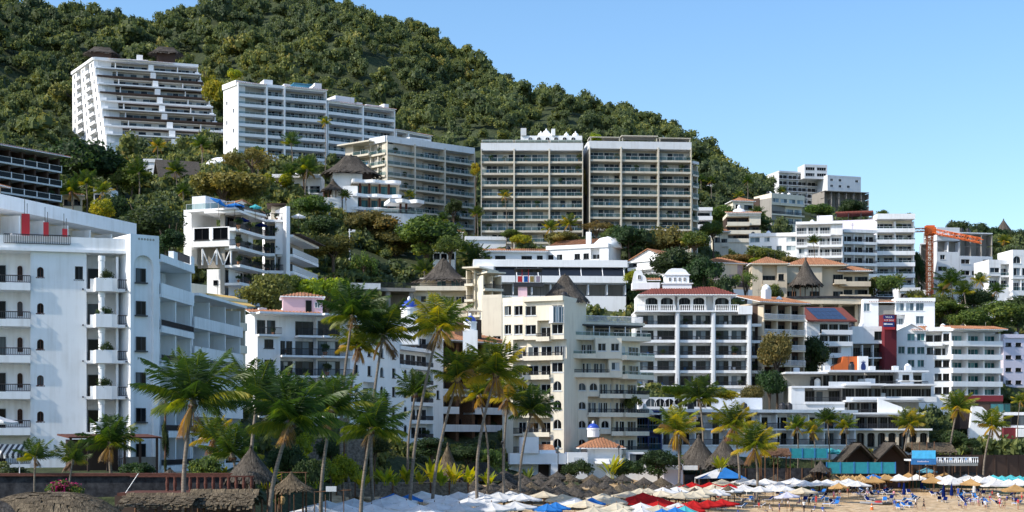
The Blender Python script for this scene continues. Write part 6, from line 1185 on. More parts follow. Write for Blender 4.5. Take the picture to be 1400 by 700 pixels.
TREES = [
 (108, 183, 262, 120, 392, 'round', LEAFD, 'broad dark tree below the stepped tower, left of the thatched gable house'),
 (62, 222, 300, 70, 372, 'round', LEAF, 'green tree at the right end of the red-eaved hotel'),
 (118, 232, 300, 62, 358, 'tall', LEAF, 'tall green tree in front of the broad dark tree below the stepped tower'),
 (205, 276, 345, 110, 262, 'round', LEAFD, 'dark round tree beside the truss-propped white building'),
 (158, 262, 322, 70, 290, 'round', LEAFD, 'dark tree above the flat fascia of the seafront hotel'),
 (140, 276, 304, 40, 245, 'bush', LEAFY, 'yellow-green bush over the penthouse roof of the seafront hotel'),
 (232, 300, 365, 60, 252, 'tall', LEAFD, 'slim dark tree touching the lower wall of the truss-propped building'),
 (306, 226, 280, 118, 320, 'spread', LEAFO, 'spreading yellow-topped tree behind the gabled roof terrace'),
 (345, 196, 238, 74, 388, 'lacy', LEAFO, 'thin-branched tree right of the white half-dome'),
 (280, 96, 132, 36, 560, 'lacy', LEAFY, 'bright yellow tree right of the stepped tower roof'),
 (292, 112, 150, 34, 515, 'bush', LEAFY, 'pair of bright lime shrubs between the two highest condo blocks'),
 (320, 96, 112, 26, 448, 'bush', LEAFY, 'lime shrub on the roof corner of the long terraced block'),
 (100, 104, 150, 60, 590, 'spread', LEAFO, 'yellow-topped forest tree left of the stepped tower'),
 (370, 370, 440, 92, 262, 'round', LEAFO, 'bushy olive-green tree over the pink roof cabin, left one'),
 (395, 362, 420, 50, 268, 'tall', LEAF, 'upright green tree behind the bushy olive tree near the pink cabin'),
 (446, 368, 424, 88, 270, 'spread', LEAFY, 'pale yellow-green spreading tree right of the bushy olive tree'),
 (455, 316, 362, 82, 330, 'round', LEAFO, 'olive tree right of the zigzag-balcony building'),
 (440, 292, 330, 60, 345, 'round', LEAFD, 'dark shrubby tree under the wavy villa, left side'),
 (505, 285, 330, 90, 372, 'round', LEAFO, 'brownish bushes below the pool terrace of the wavy villa'),
 (582, 290, 352, 106, 362, 'round', LEAF, 'large rounded green tree below the corner tower'),
 (540, 312, 350, 74, 370, 'round', LEAFO, 'dry brown-green tree left of the large rounded tree below the corner tower'),
 (497, 336, 385, 40, 338, 'lacy', LEAF, 'small airy tree in front of the grey gabled bungalow'),
 (466, 345, 372, 34, 345, 'bush', LEAF, 'bush at the foot of the utility pole'),
 (620, 262, 308, 34, 408, 'tall', LEAFD, 'dark creeper-covered tree in the gap left of the twin towers'),
 (650, 214, 250, 18, 405, 'tall', LEAFY, 'yellow vine-like tree filling the gap left of the twin towers'),
 (798, 218, 300, 14, 403, 'tall', LEAFO, 'ochre climbing tree in the slot between the twin towers'),
 (814, 184, 198, 22, 402, 'bush', LEAFY, 'lime bush on the roof corner of the right twin tower'),
 (860, 300, 356, 72, 378, 'round', LEAFD, 'very dark dense tree in front of the right twin tower'),
 (918, 308, 352, 84, 384, 'spread', LEAFO, 'yellowish olive tree right of the very dark dense tree'),
 (925, 335, 392, 80, 362, 'round', LEAFD, 'dark tree behind the white rooftop cupola'),
 (962, 345, 400, 62, 356, 'round', LEAFD, 'dark tree left of the violet stone corner villa'),
 (890, 370, 405, 50, 338, 'round', LEAFD, 'dark bush between the two white rooftop cupolas'),
 (815, 298, 322, 46, 390, 'lacy', LEAFO, 'flat-topped yellow tree under the twin towers'),
 (770, 318, 340, 50, 388, 'bush', LEAFO, 'tan bush above the gabled white house'),
 (712, 322, 338, 30, 380, 'bush', LEAFY, 'bright lime bush above the low terracotta bungalow roof'),
 (866, 372, 392, 26, 346, 'bush', LEAFY, 'yellow bush at the right end of the slanting glass band'),
 (992, 382, 412, 40, 336, 'bush', LEAFD, 'dark bush against the garden wall of the violet stone villa'),
 (1020, 366, 396, 36, 338, 'lacy', LEAF, 'small tree between the stone corner villa and its neighbour'),
 (1055, 392, 416, 36, 334, 'bush', LEAF, 'bush at the foot of the two-balcony beige villa'),
 (1042, 334, 362, 64, 400, 'spread', LEAF, 'fresh green spreading tree below the low glazed white house'),
 (1005, 344, 364, 50, 400, 'spread', LEAFO, 'yellow-green tree above the stone corner villa roof'),
 (1080, 352, 366, 46, 398, 'bush', LEAFO, 'yellow flowering bushes above the beige villa roofs'),
 (1196, 374, 408, 46, 386, 'round', LEAFO, 'olive bush right of the rightmost beige villa'),
 (1165, 268, 300, 40, 640, 'round', LEAFD, 'dark tree hiding the foot of the unfinished concrete frame'),
 (1118, 276, 300, 50, 600, 'round', LEAF, 'green tree right of the glazed gallery building'),
 (985, 276, 310, 50, 470, 'round', LEAF, 'tree between the narrow white tower and the domed arch villa'),
 (1035, 292, 316, 44, 480, 'tall', LEAFD, 'dark tree behind the blue-white dome'),
 (964, 234, 262, 40, 540, 'round', LEAFD, 'dark tree right of the right twin tower, by the ridge'),
 (1310, 298, 330, 40, 548, 'round', LEAFD, 'dark domed tree on the right hilltop'),
 (1338, 302, 342, 46, 540, 'round', LEAFD, 'wide hilltop tree right of the dark domed one'),
 (1362, 306, 340, 40, 548, 'round', LEAFD, 'hilltop tree hugging the left of the tallest cone roof'),
 (1383, 314, 346, 34, 548, 'round', LEAF, 'hilltop tree just right of the tallest cone roof'),
 (1320, 316, 350, 44, 500, 'round', LEAF, 'lighter tree below the dark domed hilltop tree'),
 (1385, 345, 385, 50, 470, 'round', LEAF, 'light green tree above the arched white villa roof'),
 (1392, 310, 344, 36, 540, 'round', LEAFD, 'hilltop tree at the right edge'),
 (1336, 392, 428, 58, 396, 'round', LEAFD, 'dark round tree under the unfinished building'),
 (1300, 402, 444, 70, 388, 'tall', LEAF, 'bright green trees right of the crane mast'),
 (1262, 404, 440, 44, 392, 'tall', LEAFO, 'olive upright tree left of the crane mast'),
 (1362, 408, 450, 80, 384, 'round', LEAF, 'leafy tree below the arched white villa at right'),
 (1330, 420, 456, 66, 380, 'round', LEAF, 'tree over the terracotta tiles of the large white villa'),
 (1392, 400, 450, 50, 386, 'round', LEAFD, 'dark tree at the right edge above the lilac block'),
 (1252, 330, 400, 22, 429, 'tall', LEAF, 'green tree right behind the rounded-balcony tower edge'),
 (1286, 395, 450, 50, 392, 'round', LEAF, 'rounded leafy tree at the crane foot, right side'),
 (1250, 392, 430, 40, 398, 'round', LEAFO, 'olive tree at the foot of the rounded-balcony tower'),
 (1245, 405, 440, 36, 372, 'bush', LEAFY, 'yellow flowering bush above the upper house of the large white villa'),
 (1212, 378, 404, 40, 372, 'bush', LEAF, 'bush beside the rightmost beige villa'),
 (330, 300, 330, 40, 330, 'round', LEAF, 'green tree peeking above the zigzag-balcony building roofline'),
 (425, 262, 300, 60, 376, 'round', LEAF, 'green tree left of the wavy villa hut'),
 (380, 232, 262, 44, 398, 'spread', LEAFY, 'light green spreading tree left of the low white terrace house'),
 (415, 214, 246, 44, 404, 'round', LEAF, 'rounded tree under the long terraced block'),
 (345, 240, 280, 56, 350, 'round', LEAF, 'bright tree behind the white dome house terrace'),
 (180, 222, 268, 60, 392, 'round', LEAF, 'sunny green tree left of the steep thatched gable'),
 (60, 250, 300, 50, 352, 'round', LEAF, 'sunny tree right below the red-eaved hotel'),
 (500, 300, 332, 50, 380, 'round', LEAF, 'green tree directly under the pool terrace'),
 (470, 318, 350, 44, 366, 'round', LEAFY, 'yellow-green tree left of the white roof frame house'),
 (615, 318, 356, 50, 356, 'round', LEAF, 'bright tree right of the large rounded tree below the corner tower'),
 (700, 312, 330, 34, 388, 'round', LEAF, 'round shrub at the foot of the left twin tower'),
 (840, 308, 335, 40, 386, 'round', LEAF, 'tree left of the very dark dense tree by the right twin tower'),
 (950, 312, 345, 44, 372, 'round', LEAF, 'bright tree right of the right twin tower foot'),
 (975, 300, 330, 40, 410, 'round', LEAF, 'tree at the foot of the narrow white tower'),
 (1040, 350, 368, 50, 398, 'round', LEAFY, 'lime tree between the glazed white house and tile roofs'),
 (1100, 352, 372, 44, 398, 'round', LEAF, 'green bush behind the palapa terrace villa'),
 (1052, 500, 552, 48, 308, 'round', LEAFD, 'dark tree at the foot of the narrow terracotta house'),
 (1092, 508, 550, 40, 312, 'round', LEAF, 'green bush tree left of the stepped hotel roof'),
 (1030, 522, 560, 40, 300, 'round', LEAFO, 'olive bush above the beach wing roof'),
 (190, 634, 662, 50, 142, 'bush', LEAFD, 'dark bush behind the terrace wall, right of the short palm'),
 (280, 628, 664, 54, 146, 'bush', LEAF, 'green bush behind the red-posted railing'),
 (22, 640, 664, 50, 141, 'bush', LEAFD, 'dark bush behind the terrace wall under the striped awning'),
 (425, 630, 676, 50, 168, 'bush', LEAFD, 'dark bush behind the spindly post frame'),
 (380, 640, 690, 60, 156, 'round', LEAFD, 'dark bush right of the stilted hexagonal hut'),
 (1256, 322, 420, 26, 424, 'tall', LEAFD, 'tall dark tree filling the gap between rounded-balcony tower and crane mast'),
 (1350, 372, 396, 40, 426, 'lacy', LEAFY, 'yellow-green tree right of the unfinished building'),
 (1062, 446, 520, 58, 311, 'round', LEAFO, 'olive tree covering the narrow terracotta house'),
 (1108, 455, 515, 56, 331, 'round', LEAFD, 'dark hollow of shrubs left of the solar roof house'),
 (900, 612, 652, 70, 252, 'round', LEAFD, 'dark bush under the yellow palm right of the beach villa'),
 (866, 540, 566, 26, 272, 'bush', LEAF, 'roof bush beside the cream dome of the glass annex'),
 (930, 522, 545, 46, 280, 'spread', LEAFY, 'lime flame-like tree behind the dark palm'),
 (985, 532, 550, 50, 284, 'bush', LEAFY, 'lime bush right of the dark palm'),
 (1328, 592, 622, 34, 288, 'tall', LEAFD, 'dark cypress-like tree against the sloping white wall'),
 (1300, 586, 616, 40, 292, 'round', LEAFD, 'dark tree left of the sloping white wall'),
 (395, 600, 660, 60, 172, 'round', LEAFD, 'dense dark bush behind the leaning coconut palm'),
 (452, 596, 640, 44, 196, 'round', LEAFD, 'dark bush before the stone wall'),
 (400, 580, 612, 50, 205, 'bush', LEAF, 'green bush above the stone wall'),
 (590, 596, 624, 60, 226, 'round', LEAFD, 'dark bush at the foot of the white apartment block'),
 (640, 606, 640, 56, 230, 'round', LEAFD, 'dark bush under the orange-tinged palms'),
 (668, 616, 648, 40, 236, 'bush', LEAF, 'green bush left of the beach villa'),
 (512, 588, 630, 50, 215, 'round', LEAFD, 'dark bush under the middle palms'),
 (790, 632, 656, 44, 251, 'bush', LEAFD, 'black-green vine on the beach villa wall, left clump'),
 (858, 632, 656, 50, 250, 'bush', LEAFD, 'black-green vine on the beach villa wall, right clump'),
]
for t in TREES: tree(*t)
for (u, vt, vb, wp, D, lab) in ((418, 596, 625, 34, 178, 'yellow croton bush left of the stone wall'), (405, 615, 650, 36, 176, 'tall yellow-green croton beside the leaning palm trunk'), (470, 628, 668, 44, 188, 'bright yellow croton bush right of a thin trunk'), (447, 632, 660, 30, 186, 'smaller yellow croton bush left of the bright one')):
    tree(u, vt, vb, wp, D, 'bush', LEAFY, lab, 'croton_bush', 'yellow croton bushes behind the beach', 'bush')
tree(88, 660, 684, 50, 117, 'bush', LEAF, 'bougainvillea bush with pink flowers on the dark terrace wall', 'flowering_bush', None, 'bush')
fl = PROTO['bush', 1]; sel = np.random.default_rng(3).random(len(fl[0])) < .16
fo = link('blossoms', quads_mesh('blossoms', fl[0][sel] * np.array([1.08, 1.08, 1.12]), fl[1][sel], FLOWER), bpy.data.objects['flowering_bush'], Matrix.Translation((0, 0, Z(671, 117) - bpy.data.objects['flowering_bush'].location.z)) @ Matrix.Diagonal((1.35, 1.35, .95, 1)))

# ------------------------------------------------------------------ the wooded hill: one mass
def forest():
    rg = np.random.default_rng(11); protos = [crown_arrays(600 + i, 1.0, .8, 9, 400, .12, 0, .7, .42) for i in range(7)] + [crown_arrays(620 + i, .8, 1.1, 9, 400, .115, 0, .76, .42) for i in range(3)]
    V, Tt = [], []; n = 0; tries = 0
    while n < 4000 and tries < 90000:
        tries += 1; u = rg.uniform(-120, 1460); D = 470 + 560 * rg.random() ** .9; x = X(u, D)
        z = ground(x, D)
        if 590 < D and ground(x * .985, D * .985) > z + 40: continue
        v = HV - (z + 4 - EYE) * FOC / D
        if v < -70 or inside_foot(x, D, 2): continue
        if 1050 < u < 1195 and D < 800 and v < 306: continue
        # skip ground hidden well behind the crest
        zc = max((ground(x * q, D * q) + 3 - EYE) / (D * q) for q in (.97, .94, .9, .86)) * FOC if D > 560 else 0
        if zc - (z + 16 - EYE) / D * FOC > 16: continue
        s = (2.5 + 4.0 * rg.random() ** 1.6) * (1.0 if D > 620 else .8) * (1 if rg.random() > .08 else 1.35); k = rg.integers(len(protos)); P0, t0 = protos[k]; a = rg.uniform(0, 6.28); c, sn = math.cos(a), math.sin(a)
        q = P0.reshape(-1, 3) * s; q = np.stack([q[:, 0] * c - q[:, 1] * sn, q[:, 0] * sn + q[:, 1] * c, q[:, 2] * rg.uniform(.85, 1.35)], 1) + np.array([x, D, z + s * .95])
        V.append(q.reshape(-1, 4, 3)); patch = .12 * math.sin(x * .03 + 2) * math.sin(D * .025) + .10 * math.sin(x * .008 - D * .006); Tt.append(np.clip(t0 * .8 + rg.normal(.0, .11) + patch + (.22 if rg.random() < .04 else 0) + (-.03 if D > 560 else .02), 0, 1)); n += 1
    V, Tt = np.concatenate(V), np.concatenate(Tt); o = link('forest', quads_mesh('forest', V, Tt, FORESTM)); o['kind'] = 'stuff'; o['label'] = 'dense green jungle covering the big hill'
    print('forest trees', n, 'quads', len(V))
forest()
def undergrowth():
    rg = np.random.default_rng(12); protos = [crown_arrays(700 + i, 1.0, .7, 6, 160, .19, 0, .6, .5) for i in range(5)]; V, Tt = [], []; n = 0
    for _ in range(30000):
        u = rg.uniform(-120, 1600); lo = np.interp(u, [-60, 350, 450, 640, 850, 1200, 1450], [150, 180, 212, 240, 264, 290, 296]); D = rg.uniform(lo, 480); x = X(u, D)
        if inside_foot(x, D, 1.2): continue
        z = ground(x, D); s = (.9 + 2.3 * rg.random() ** 1.3) * (.75 if D < 270 else 1.12); P0, t0 = protos[rg.integers(5)]; a = rg.uniform(0, 6.28); c, sn = math.cos(a), math.sin(a); q = P0.reshape(-1, 3) * s
        q = np.stack([q[:, 0] * c - q[:, 1] * sn, q[:, 0] * sn + q[:, 1] * c, q[:, 2] * rg.uniform(.8, 1.5)], 1) + np.array([x, D, z + s * .45]); V.append(q.reshape(-1, 4, 3)); Tt.append(np.clip(t0 + rg.normal(.02, .14) + (.25 if rg.random() < .04 else 0), 0, 1)); n += 1
        if n >= 5200: break
    o = link('undergrowth', quads_mesh('undergrowth', np.concatenate(V), np.concatenate(Tt), FORESTM)); o['kind'] = 'stuff'; o['label'] = 'low shrubs covering the slope between the buildings'
undergrowth()

# ------------------------------------------------------------------ palms
def palm_crown(seed, nf=24, L=1.0, yellow=.15, stiff=0.0, dead=2):
    """fronds about 1 m long (scaled later): arched rachis with two rows of drooping leaflets"""
    r = random.Random(seed); Q, Tt = [], []
    for k in range(nf):
        age = k / (nf - 1); az = k * 2.39996 + r.uniform(-.25, .25); el = R(85) - R(92 - 24 * stiff) * age ** 1.1 + r.uniform(-.12, .12); ln = L * r.uniform(.85, 1.08) * (.8 + .25 * math.sin(math.pi * min(1, age * 1.2)))
        isdead = k >= nf - dead; 
        if isdead: el = R(-48) + r.uniform(-.5, .5); ln *= r.uniform(.55, .95)
        droop = (1.5 - .5 * stiff) * (0.32 + .62 * age) * r.uniform(.8, 1.2); st = 38; p = Vector((0, 0, 0)); hd = Vector((math.cos(az), math.sin(az), 0)); side = Vector((-math.sin(az), math.cos(az), 0)); twist = r.uniform(-.5, .5)
        tb = yellow * r.uniform(.0, 1.2) * (.4 + age) + .25 * r.random() + (0.12 if age > .7 else 0)
        if isdead: tb = r.uniform(.72, 1.0) if yellow > .25 else r.uniform(.86, 1.0)
        e = el; pts = []; dl = ln / st
        for i in range(st + 1):
            t = i / st; d = hd * math.cos(e) + Vector((0, 0, math.sin(e))); pts.append((p.copy(), d.copy(), e)); p = p + d * dl; e -= droop * dl / L * (0.25 + 1.6 * t * t + .3 * t)
            e = max(e, R(-88))
        for i in range(st):        # rachis
            a, da, _ = pts[i]; b, db, _ = pts[i + 1]; w = .012 * (1 - i / st) + .003
            Q.append([a - side * w, a + side * w, b + side * w, b - side * w]); Tt.append(min(1, tb + .25))
        for i in range(4, st + 1):
            t = i / st; a, d, ee = pts[i]; up = side.cross(d); up = up if up.z > 0 else -up
            ll = .32 * L * (math.sin(math.pi * min(1, .12 + t * .92)) ** .7) * r.uniform(.85, 1.1) + .02
            for s_ in (-1, 1):
                dr = side * s_ * (.78) + d * (.55 + .5 * t) + up * (.22 + twist * s_ * .3) - Vector((0, 0, .35 + .5 * age + .35 * r.random())); dr.normalize()
                tip = a + dr * ll + Vector((0, 0, -.05 * L * (.4 + age) * r.random())); mid = a + dr * ll * .45 + Vector((0, 0, .01)); wv = (d * .5 + up * .35).normalized() * (.0095 + .005 * r.random())
                Q.append([a, mid + wv, tip, mid - wv]); Tt.append(min(1, max(0, tb + (.22 if yellow > .2 else .14) * t + r.uniform(-.08, .08))))
    return np.array([[tuple(p) for p in q] for q in Q]), np.array(Tt)
PALMS = [palm_crown(1, 28, yellow=.05, dead=1), palm_crown(2, 27, yellow=.09, stiff=.2, dead=2), palm_crown(3, 27, yellow=.36, dead=3), palm_crown(4, 25, yellow=.5, dead=5), palm_crown(5, 20, yellow=.1, stiff=.7, dead=0), palm_crown(6, 22, yellow=.3, stiff=.2, dead=2), palm_crown(7, 16, yellow=.12, stiff=.5, dead=1)]
PALM_ME = [quads_mesh('crown', v, t, PALMM) for v, t in PALMS]
def palm(u, v, bu, bv, D, rpx, proto, label, tr=.2, group='coconut palms along the shore', name='coconut_palm', coco=True):
    """crown heart at pixel (u,v), foot near column bu, frond length rpx pixels, distance D"""
    top = Vector((X(u, D), D, Z(v, D))); bx = X(bu, D) if bu is not None else top.x; by = D + rnd.uniform(-1, 1)
    gz = ground(bx, by) - .3; o = thing(name, (bx, by, gz), label, 'palm tree', group); rel = top - o.location
    s = rpx * D / FOC; tr *= max(.35, min(1, s / 4.6))
    n = 9; bend = rnd.uniform(.04, .12) * rel.z * (1 if rel.x > 0 else -1)
    pts = [(rel.x * (t ** 1.35) - bend * math.sin(math.pi * t) * .4, rel.y * t, rel.z * t) for t in [i / n for i in range(n + 1)]]; rad = [tr * (1.7 if i == 0 else 1.15 - .45 * i / n) for i in range(n + 1)]
    b = MB().tube(pts, rad, 8); link('trunk', b.mesh('trunk', TRUNK, smooth=True), o)
    hb = MB().lathe([(tr * .8, -s * .16), (tr * 1.7, -s * .06), (tr * 1.2, s * .03), (.05, s * .1)], 8); link('crownshaft', hb.mesh('crownshaft', TANTH if proto in (2, 3) else TRUNK), o, Matrix.Translation(rel))
    link('crown', PALM_ME[proto], o, Matrix.Translation(rel) @ Matrix.Rotation(rnd.uniform(0, 6.28), 4, 'Z') @ Matrix.Diagonal((s, s, s * .95, 1)))
    if coco and s > 2.5:
        cb = MB()
        for k in range(7):
            w = k * .9; cb.lathe([(.02, -.16), (.11, -.1), (.13, 0), (.1, .1), (.02, .15)], 6, 0, (0, 0)); 
        cb = MB()
        for k in range(7):
            w = k * .9; cx, cy, cz = math.cos(w) * .3, math.sin(w) * .3, -.35 - .12 * (k % 2)
            cb.lathe([(.02, cz - .16), (.11, cz - .1), (.13, cz), (.1, cz + .1), (.02, cz + .15)], 6, 0, (cx, cy))
        link('coconut_cluster', cb.mesh('coconut_cluster', WOOD), o, Matrix.Translation(rel))
    return o
for a in [
 (264, 549, 255, 700, 132, 92, 1, 'tall foreground coconut palm with straight trunk and open crown before the seafront hotel'),
 (398, 577, 371, 700, 134, 90, 0, 'foreground coconut palm with trunk leaning right, right of the hexagonal thatched hut'),
 (352, 545, 342, 690, 150, 70, 4, 'palm with dusky upright fronds behind the hexagonal thatched hut'),
 (455, 558, 440, 690, 152, 62, 1, 'thin-trunked palm in front of the stone wall'),
 (508, 587, 494, 690, 160, 68, 0, 'dark palm with curved trunk rising from the white parasols'),
 (482, 432, 474, 640, 190, 60, 0, 'tall palm standing highest against the pink cabin block, left one'),
 (524, 458, 512, 645, 192, 62, 1, 'tall palm right of the highest one, before the blue-domed turret'),
 (490, 474, 482, 640, 196, 44, 2, 'yellow-hanging palm between the two tallest palms, lower crown'),
 (600, 448, 560, 660, 192, 60, 2, 'tall leaning palm with golden lower fronds left of the tile-roofed block'),
 (626, 518, 590, 662, 196, 52, 3, 'palm with orange dead fronds below the golden leaning palm'),
 (678, 512, 655, 660, 197, 62, 2, 'full palm with yellow-green crown left of the cream tower'),
 (694, 545, 690, 660, 204, 40, 3, 'yellowish palm tucked behind the full crown left of the cream tower'),
 (727, 562, 712, 655, 206, 46, 1, 'palm with dangling dark fronds nearest the cream tower'),
 (568, 538, 562, 640, 212, 40, 4, 'grey-green palm against the white arched facade'),
 (655, 540, 664, 650, 214, 36, 2, 'yellow-fringed palm behind the trunks in the middle of the grove'),
 (152, 606, 150, 668, 144, 50, 1, 'short palm in front of the brown pergola'),
 (48, 626, 47, 676, 119, 36, 6, 'small bright palm by the dark terrace wall, left one of two'),
 (99, 630, 98, 676, 119, 38, 6, 'small bright palm by the dark terrace wall, right one of two'),
 (318, 622, 322, 668, 158, 56, 4, 'low bright clumping palm left of the hexagonal thatched hut'),
 (292, 600, 296, 660, 162, 44, 2, 'low palm with an orange drooping frond beside the red-posted railing'),
 (925, 590, 925, 640, 243, 44, 3, 'yellow-fronded palm right of the beach villa'),
 (956, 544, 957, 618, 268, 40, 0, 'dark tall palm in front of the pilastered hotel'),
 (1003, 582, 1010, 645, 255, 42, 2, 'bushy palm left of the heavy low palm by the blue tent'),
 (1032, 612, 1033, 655, 243, 46, 2, 'heavy low palm with splayed yellow fronds above the blue tent'),
 (1090, 584, 1091, 618, 281, 22, 5, 'first palm from the left in front of the railed beach wing'),
 (1112, 590, 1113, 618, 280, 20, 3, 'yellowish second palm from the left in front of the railed beach wing'),
 (1131, 574, 1131, 618, 283, 22, 0, 'darkest palm in front of the railed beach wing'),
 (1156, 582, 1156, 620, 282, 22, 5, 'palm at the right end of the railed beach wing'),
 (1244, 580, 1238, 618, 281, 30, 2, 'palm with yellow lower fronds before the arcade'),
 (1309, 558, 1298, 622, 283, 32, 2, 'slender leaning palm left of the sloping white wall'),
 (1356, 582, 1344, 648, 281, 32, 2, 'slender leaning palm in front of the red wall'),
 (1395, 548, 1393, 600, 296, 16, 5, 'palm cut by the right edge of the picture'),
]: palm(*a)
for a in [
 (444, 168, 444, 210, 436, 12, 5, 'slim palm standing before the long terraced condo block'),
 (398, 196, 398, 226, 412, 20, 4, 'dark palm below the left end of the long terraced block'),
 (420, 232, 418, 262, 392, 24, 1, 'palm in front of the low white terrace house'),
 (352, 212, 352, 236, 402, 16, 5, 'small palm right of the white half-dome'),
 (275, 198, 276, 226, 432, 18, 1, 'palm over the thatched gable house ridge'),
 (240, 234, 240, 280, 398, 20, 1, 'palm standing in front of the steep thatched gable'),
 (190, 236, 190, 270, 388, 24, 4, 'grey-green palm left of the thatched gable house'),
 (118, 252, 118, 280, 352, 26, 4, 'palm under the broad dark tree below the stepped tower'),
 (98, 262, 98, 290, 345, 24, 1, 'palm near the red-eaved hotel end, lower of two'),
 (250, 262, 250, 290, 380, 16, 0, 'low palm beneath the thatched gable house'),
 (650, 356, 650, 375, 366, 30, 4, 'bushy palm left of the low terracotta bungalow'),
 (580, 370, 580, 386, 345, 22, 4, 'palm behind the peak of the thatched villa'),
 (690, 268, 690, 322, 391, 12, 5, 'thin palm at the foot of the left twin tower'),
 (752, 312, 752, 330, 389, 16, 5, 'bright small palm at the foot of the left twin tower, left'),
 (778, 306, 778, 328, 389, 18, 5, 'bright small palm at the foot of the left twin tower, right'),
 (652, 292, 652, 326, 399, 14, 0, 'dark palm in the gap left of the twin towers'),
 (958, 246, 958, 262, 530, 10, 0, 'palm by the right twin tower on the ridge side'),
 (972, 248, 972, 264, 535, 10, 0, 'palm near the wide-windowed ridge villa'),
 (1036, 292, 1036, 312, 470, 14, 1, 'palm right of the blue-white dome'),
 (1022, 248, 1022, 264, 560, 12, 0, 'palm beneath the forest edge left of the ridge hotel'),
 (1208, 292, 1208, 304, 418, 7, 1, 'rooftop palm on the rounded-balcony tower, left one'),
 (1243, 296, 1243, 306, 418, 7, 5, 'rooftop palm on the rounded-balcony tower, right one'),
 (1300, 386, 1300, 420, 392, 26, 0, 'large dark palm right of the crane mast'),
 (1318, 400, 1318, 430, 388, 22, 4, 'palm right of the large dark palm near the crane'),
 (1373, 330, 1373, 352, 500, 12, 2, 'yellowish palm on the right hillside'),
 (1340, 384, 1340, 415, 402, 16, 5, 'palm beneath the unfinished building, right of center'),
 (1362, 398, 1362, 430, 392, 16, 1, 'palm under the arched white villa'),
 (1228, 384, 1228, 408, 396, 14, 5, 'palm beside the small white house near the crane'),
 (1112, 330, 1112, 352, 396, 12, 0, 'palm before the curved corner balcony block'),
 (1068, 262, 1068, 280, 540, 10, 1, 'palm below the left end of the ridge hotel'),
 (1010, 268, 1010, 284, 530, 10, 5, 'palm above the blue-white dome'),
 (990, 262, 990, 280, 540, 10, 0, 'palm right of the wide-windowed ridge villa'),
 (940, 330, 940, 352, 372, 16, 4, 'palm at the foot of the right twin tower'),
 (838, 318, 838, 336, 388, 14, 5, 'palm left of the very dark dense tree'),
 (605, 300, 605, 325, 398, 14, 0, 'palm at the foot of the corner tower'),
 (560, 268, 560, 286, 404, 12, 5, 'palm behind the pool terrace canopy'),
 (472, 268, 472, 286, 394, 12, 1, 'palm between the thatched pavilion and the wavy villa'),
 (395, 238, 395, 262, 400, 18, 1, 'palm left of the palm before the low white terrace house'),
 (330, 236, 330, 262, 396, 16, 4, 'palm right of the white half-dome house'),
 (215, 200, 215, 226, 430, 16, 5, 'palm left above the steep thatched gable'),
 (160, 226, 160, 256, 394, 20, 1, 'palm right of the broad dark tree'),
 (140, 262, 140, 292, 348, 20, 5, 'palm beside the small white house among trees'),
 (75, 262, 75, 290, 346, 22, 0, 'palm near the red-eaved hotel end, darker of two'),
 (520, 352, 520, 374, 366, 14, 5, 'palm beside the cream pointed canopy'),
 (640, 342, 640, 362, 372, 18, 1, 'palm left of the bushy palm by the bungalow'),
 (1290, 398, 1286, 440, 398, 18, 1, 'palm between the crane mast and the large dark palm'),
]: palm(*a, group='palms on the hillside', coco=False, name='hillside_palm')
# broad-leaved plants by the beach
def leafy_plant(u, v0, v1, D, n, wd, label, mat, seed, name='banana_plant'):
    r = random.Random(seed); h = (v1 - v0) * D / FOC; x = X(u, D); z = max(ground(x, D), Z(v1, D)); Q, Tt = [], []
    for k in range(n):
        az = r.uniform(0, 6.28); lean = r.uniform(.1, .8); L = h * r.uniform(.7, 1.05); hd = Vector((math.cos(az), math.sin(az), 0)); sd = Vector((-math.sin(az), math.cos(az), 0)); o0 = hd * r.uniform(0, wd * .3); p = o0; e = R(85) - lean * .5; prev = p; pw = .03
        tb = r.uniform(.1, .8)
        for i in range(7):
            t = (i + 1) / 7; d = hd * math.cos(e) + Vector((0, 0, math.sin(e))); q = p + d * L / 7; e -= lean * .28; w = wd * .18 * math.sin(math.pi * min(1, max(0, (t - .25) / .75)) ** .8) + .03
            Q.append([tuple(p - sd * pw), tuple(p + sd * pw), tuple(q + sd * w), tuple(q - sd * w)]); Tt.append(tb); p, pw = q, w
    o = link(name, quads_mesh(name, np.array(Q), np.array(Tt), mat)); o.location = (x, D, z); tag(o, label, 'plant', 'broad-leaved plants behind the beach'); return o
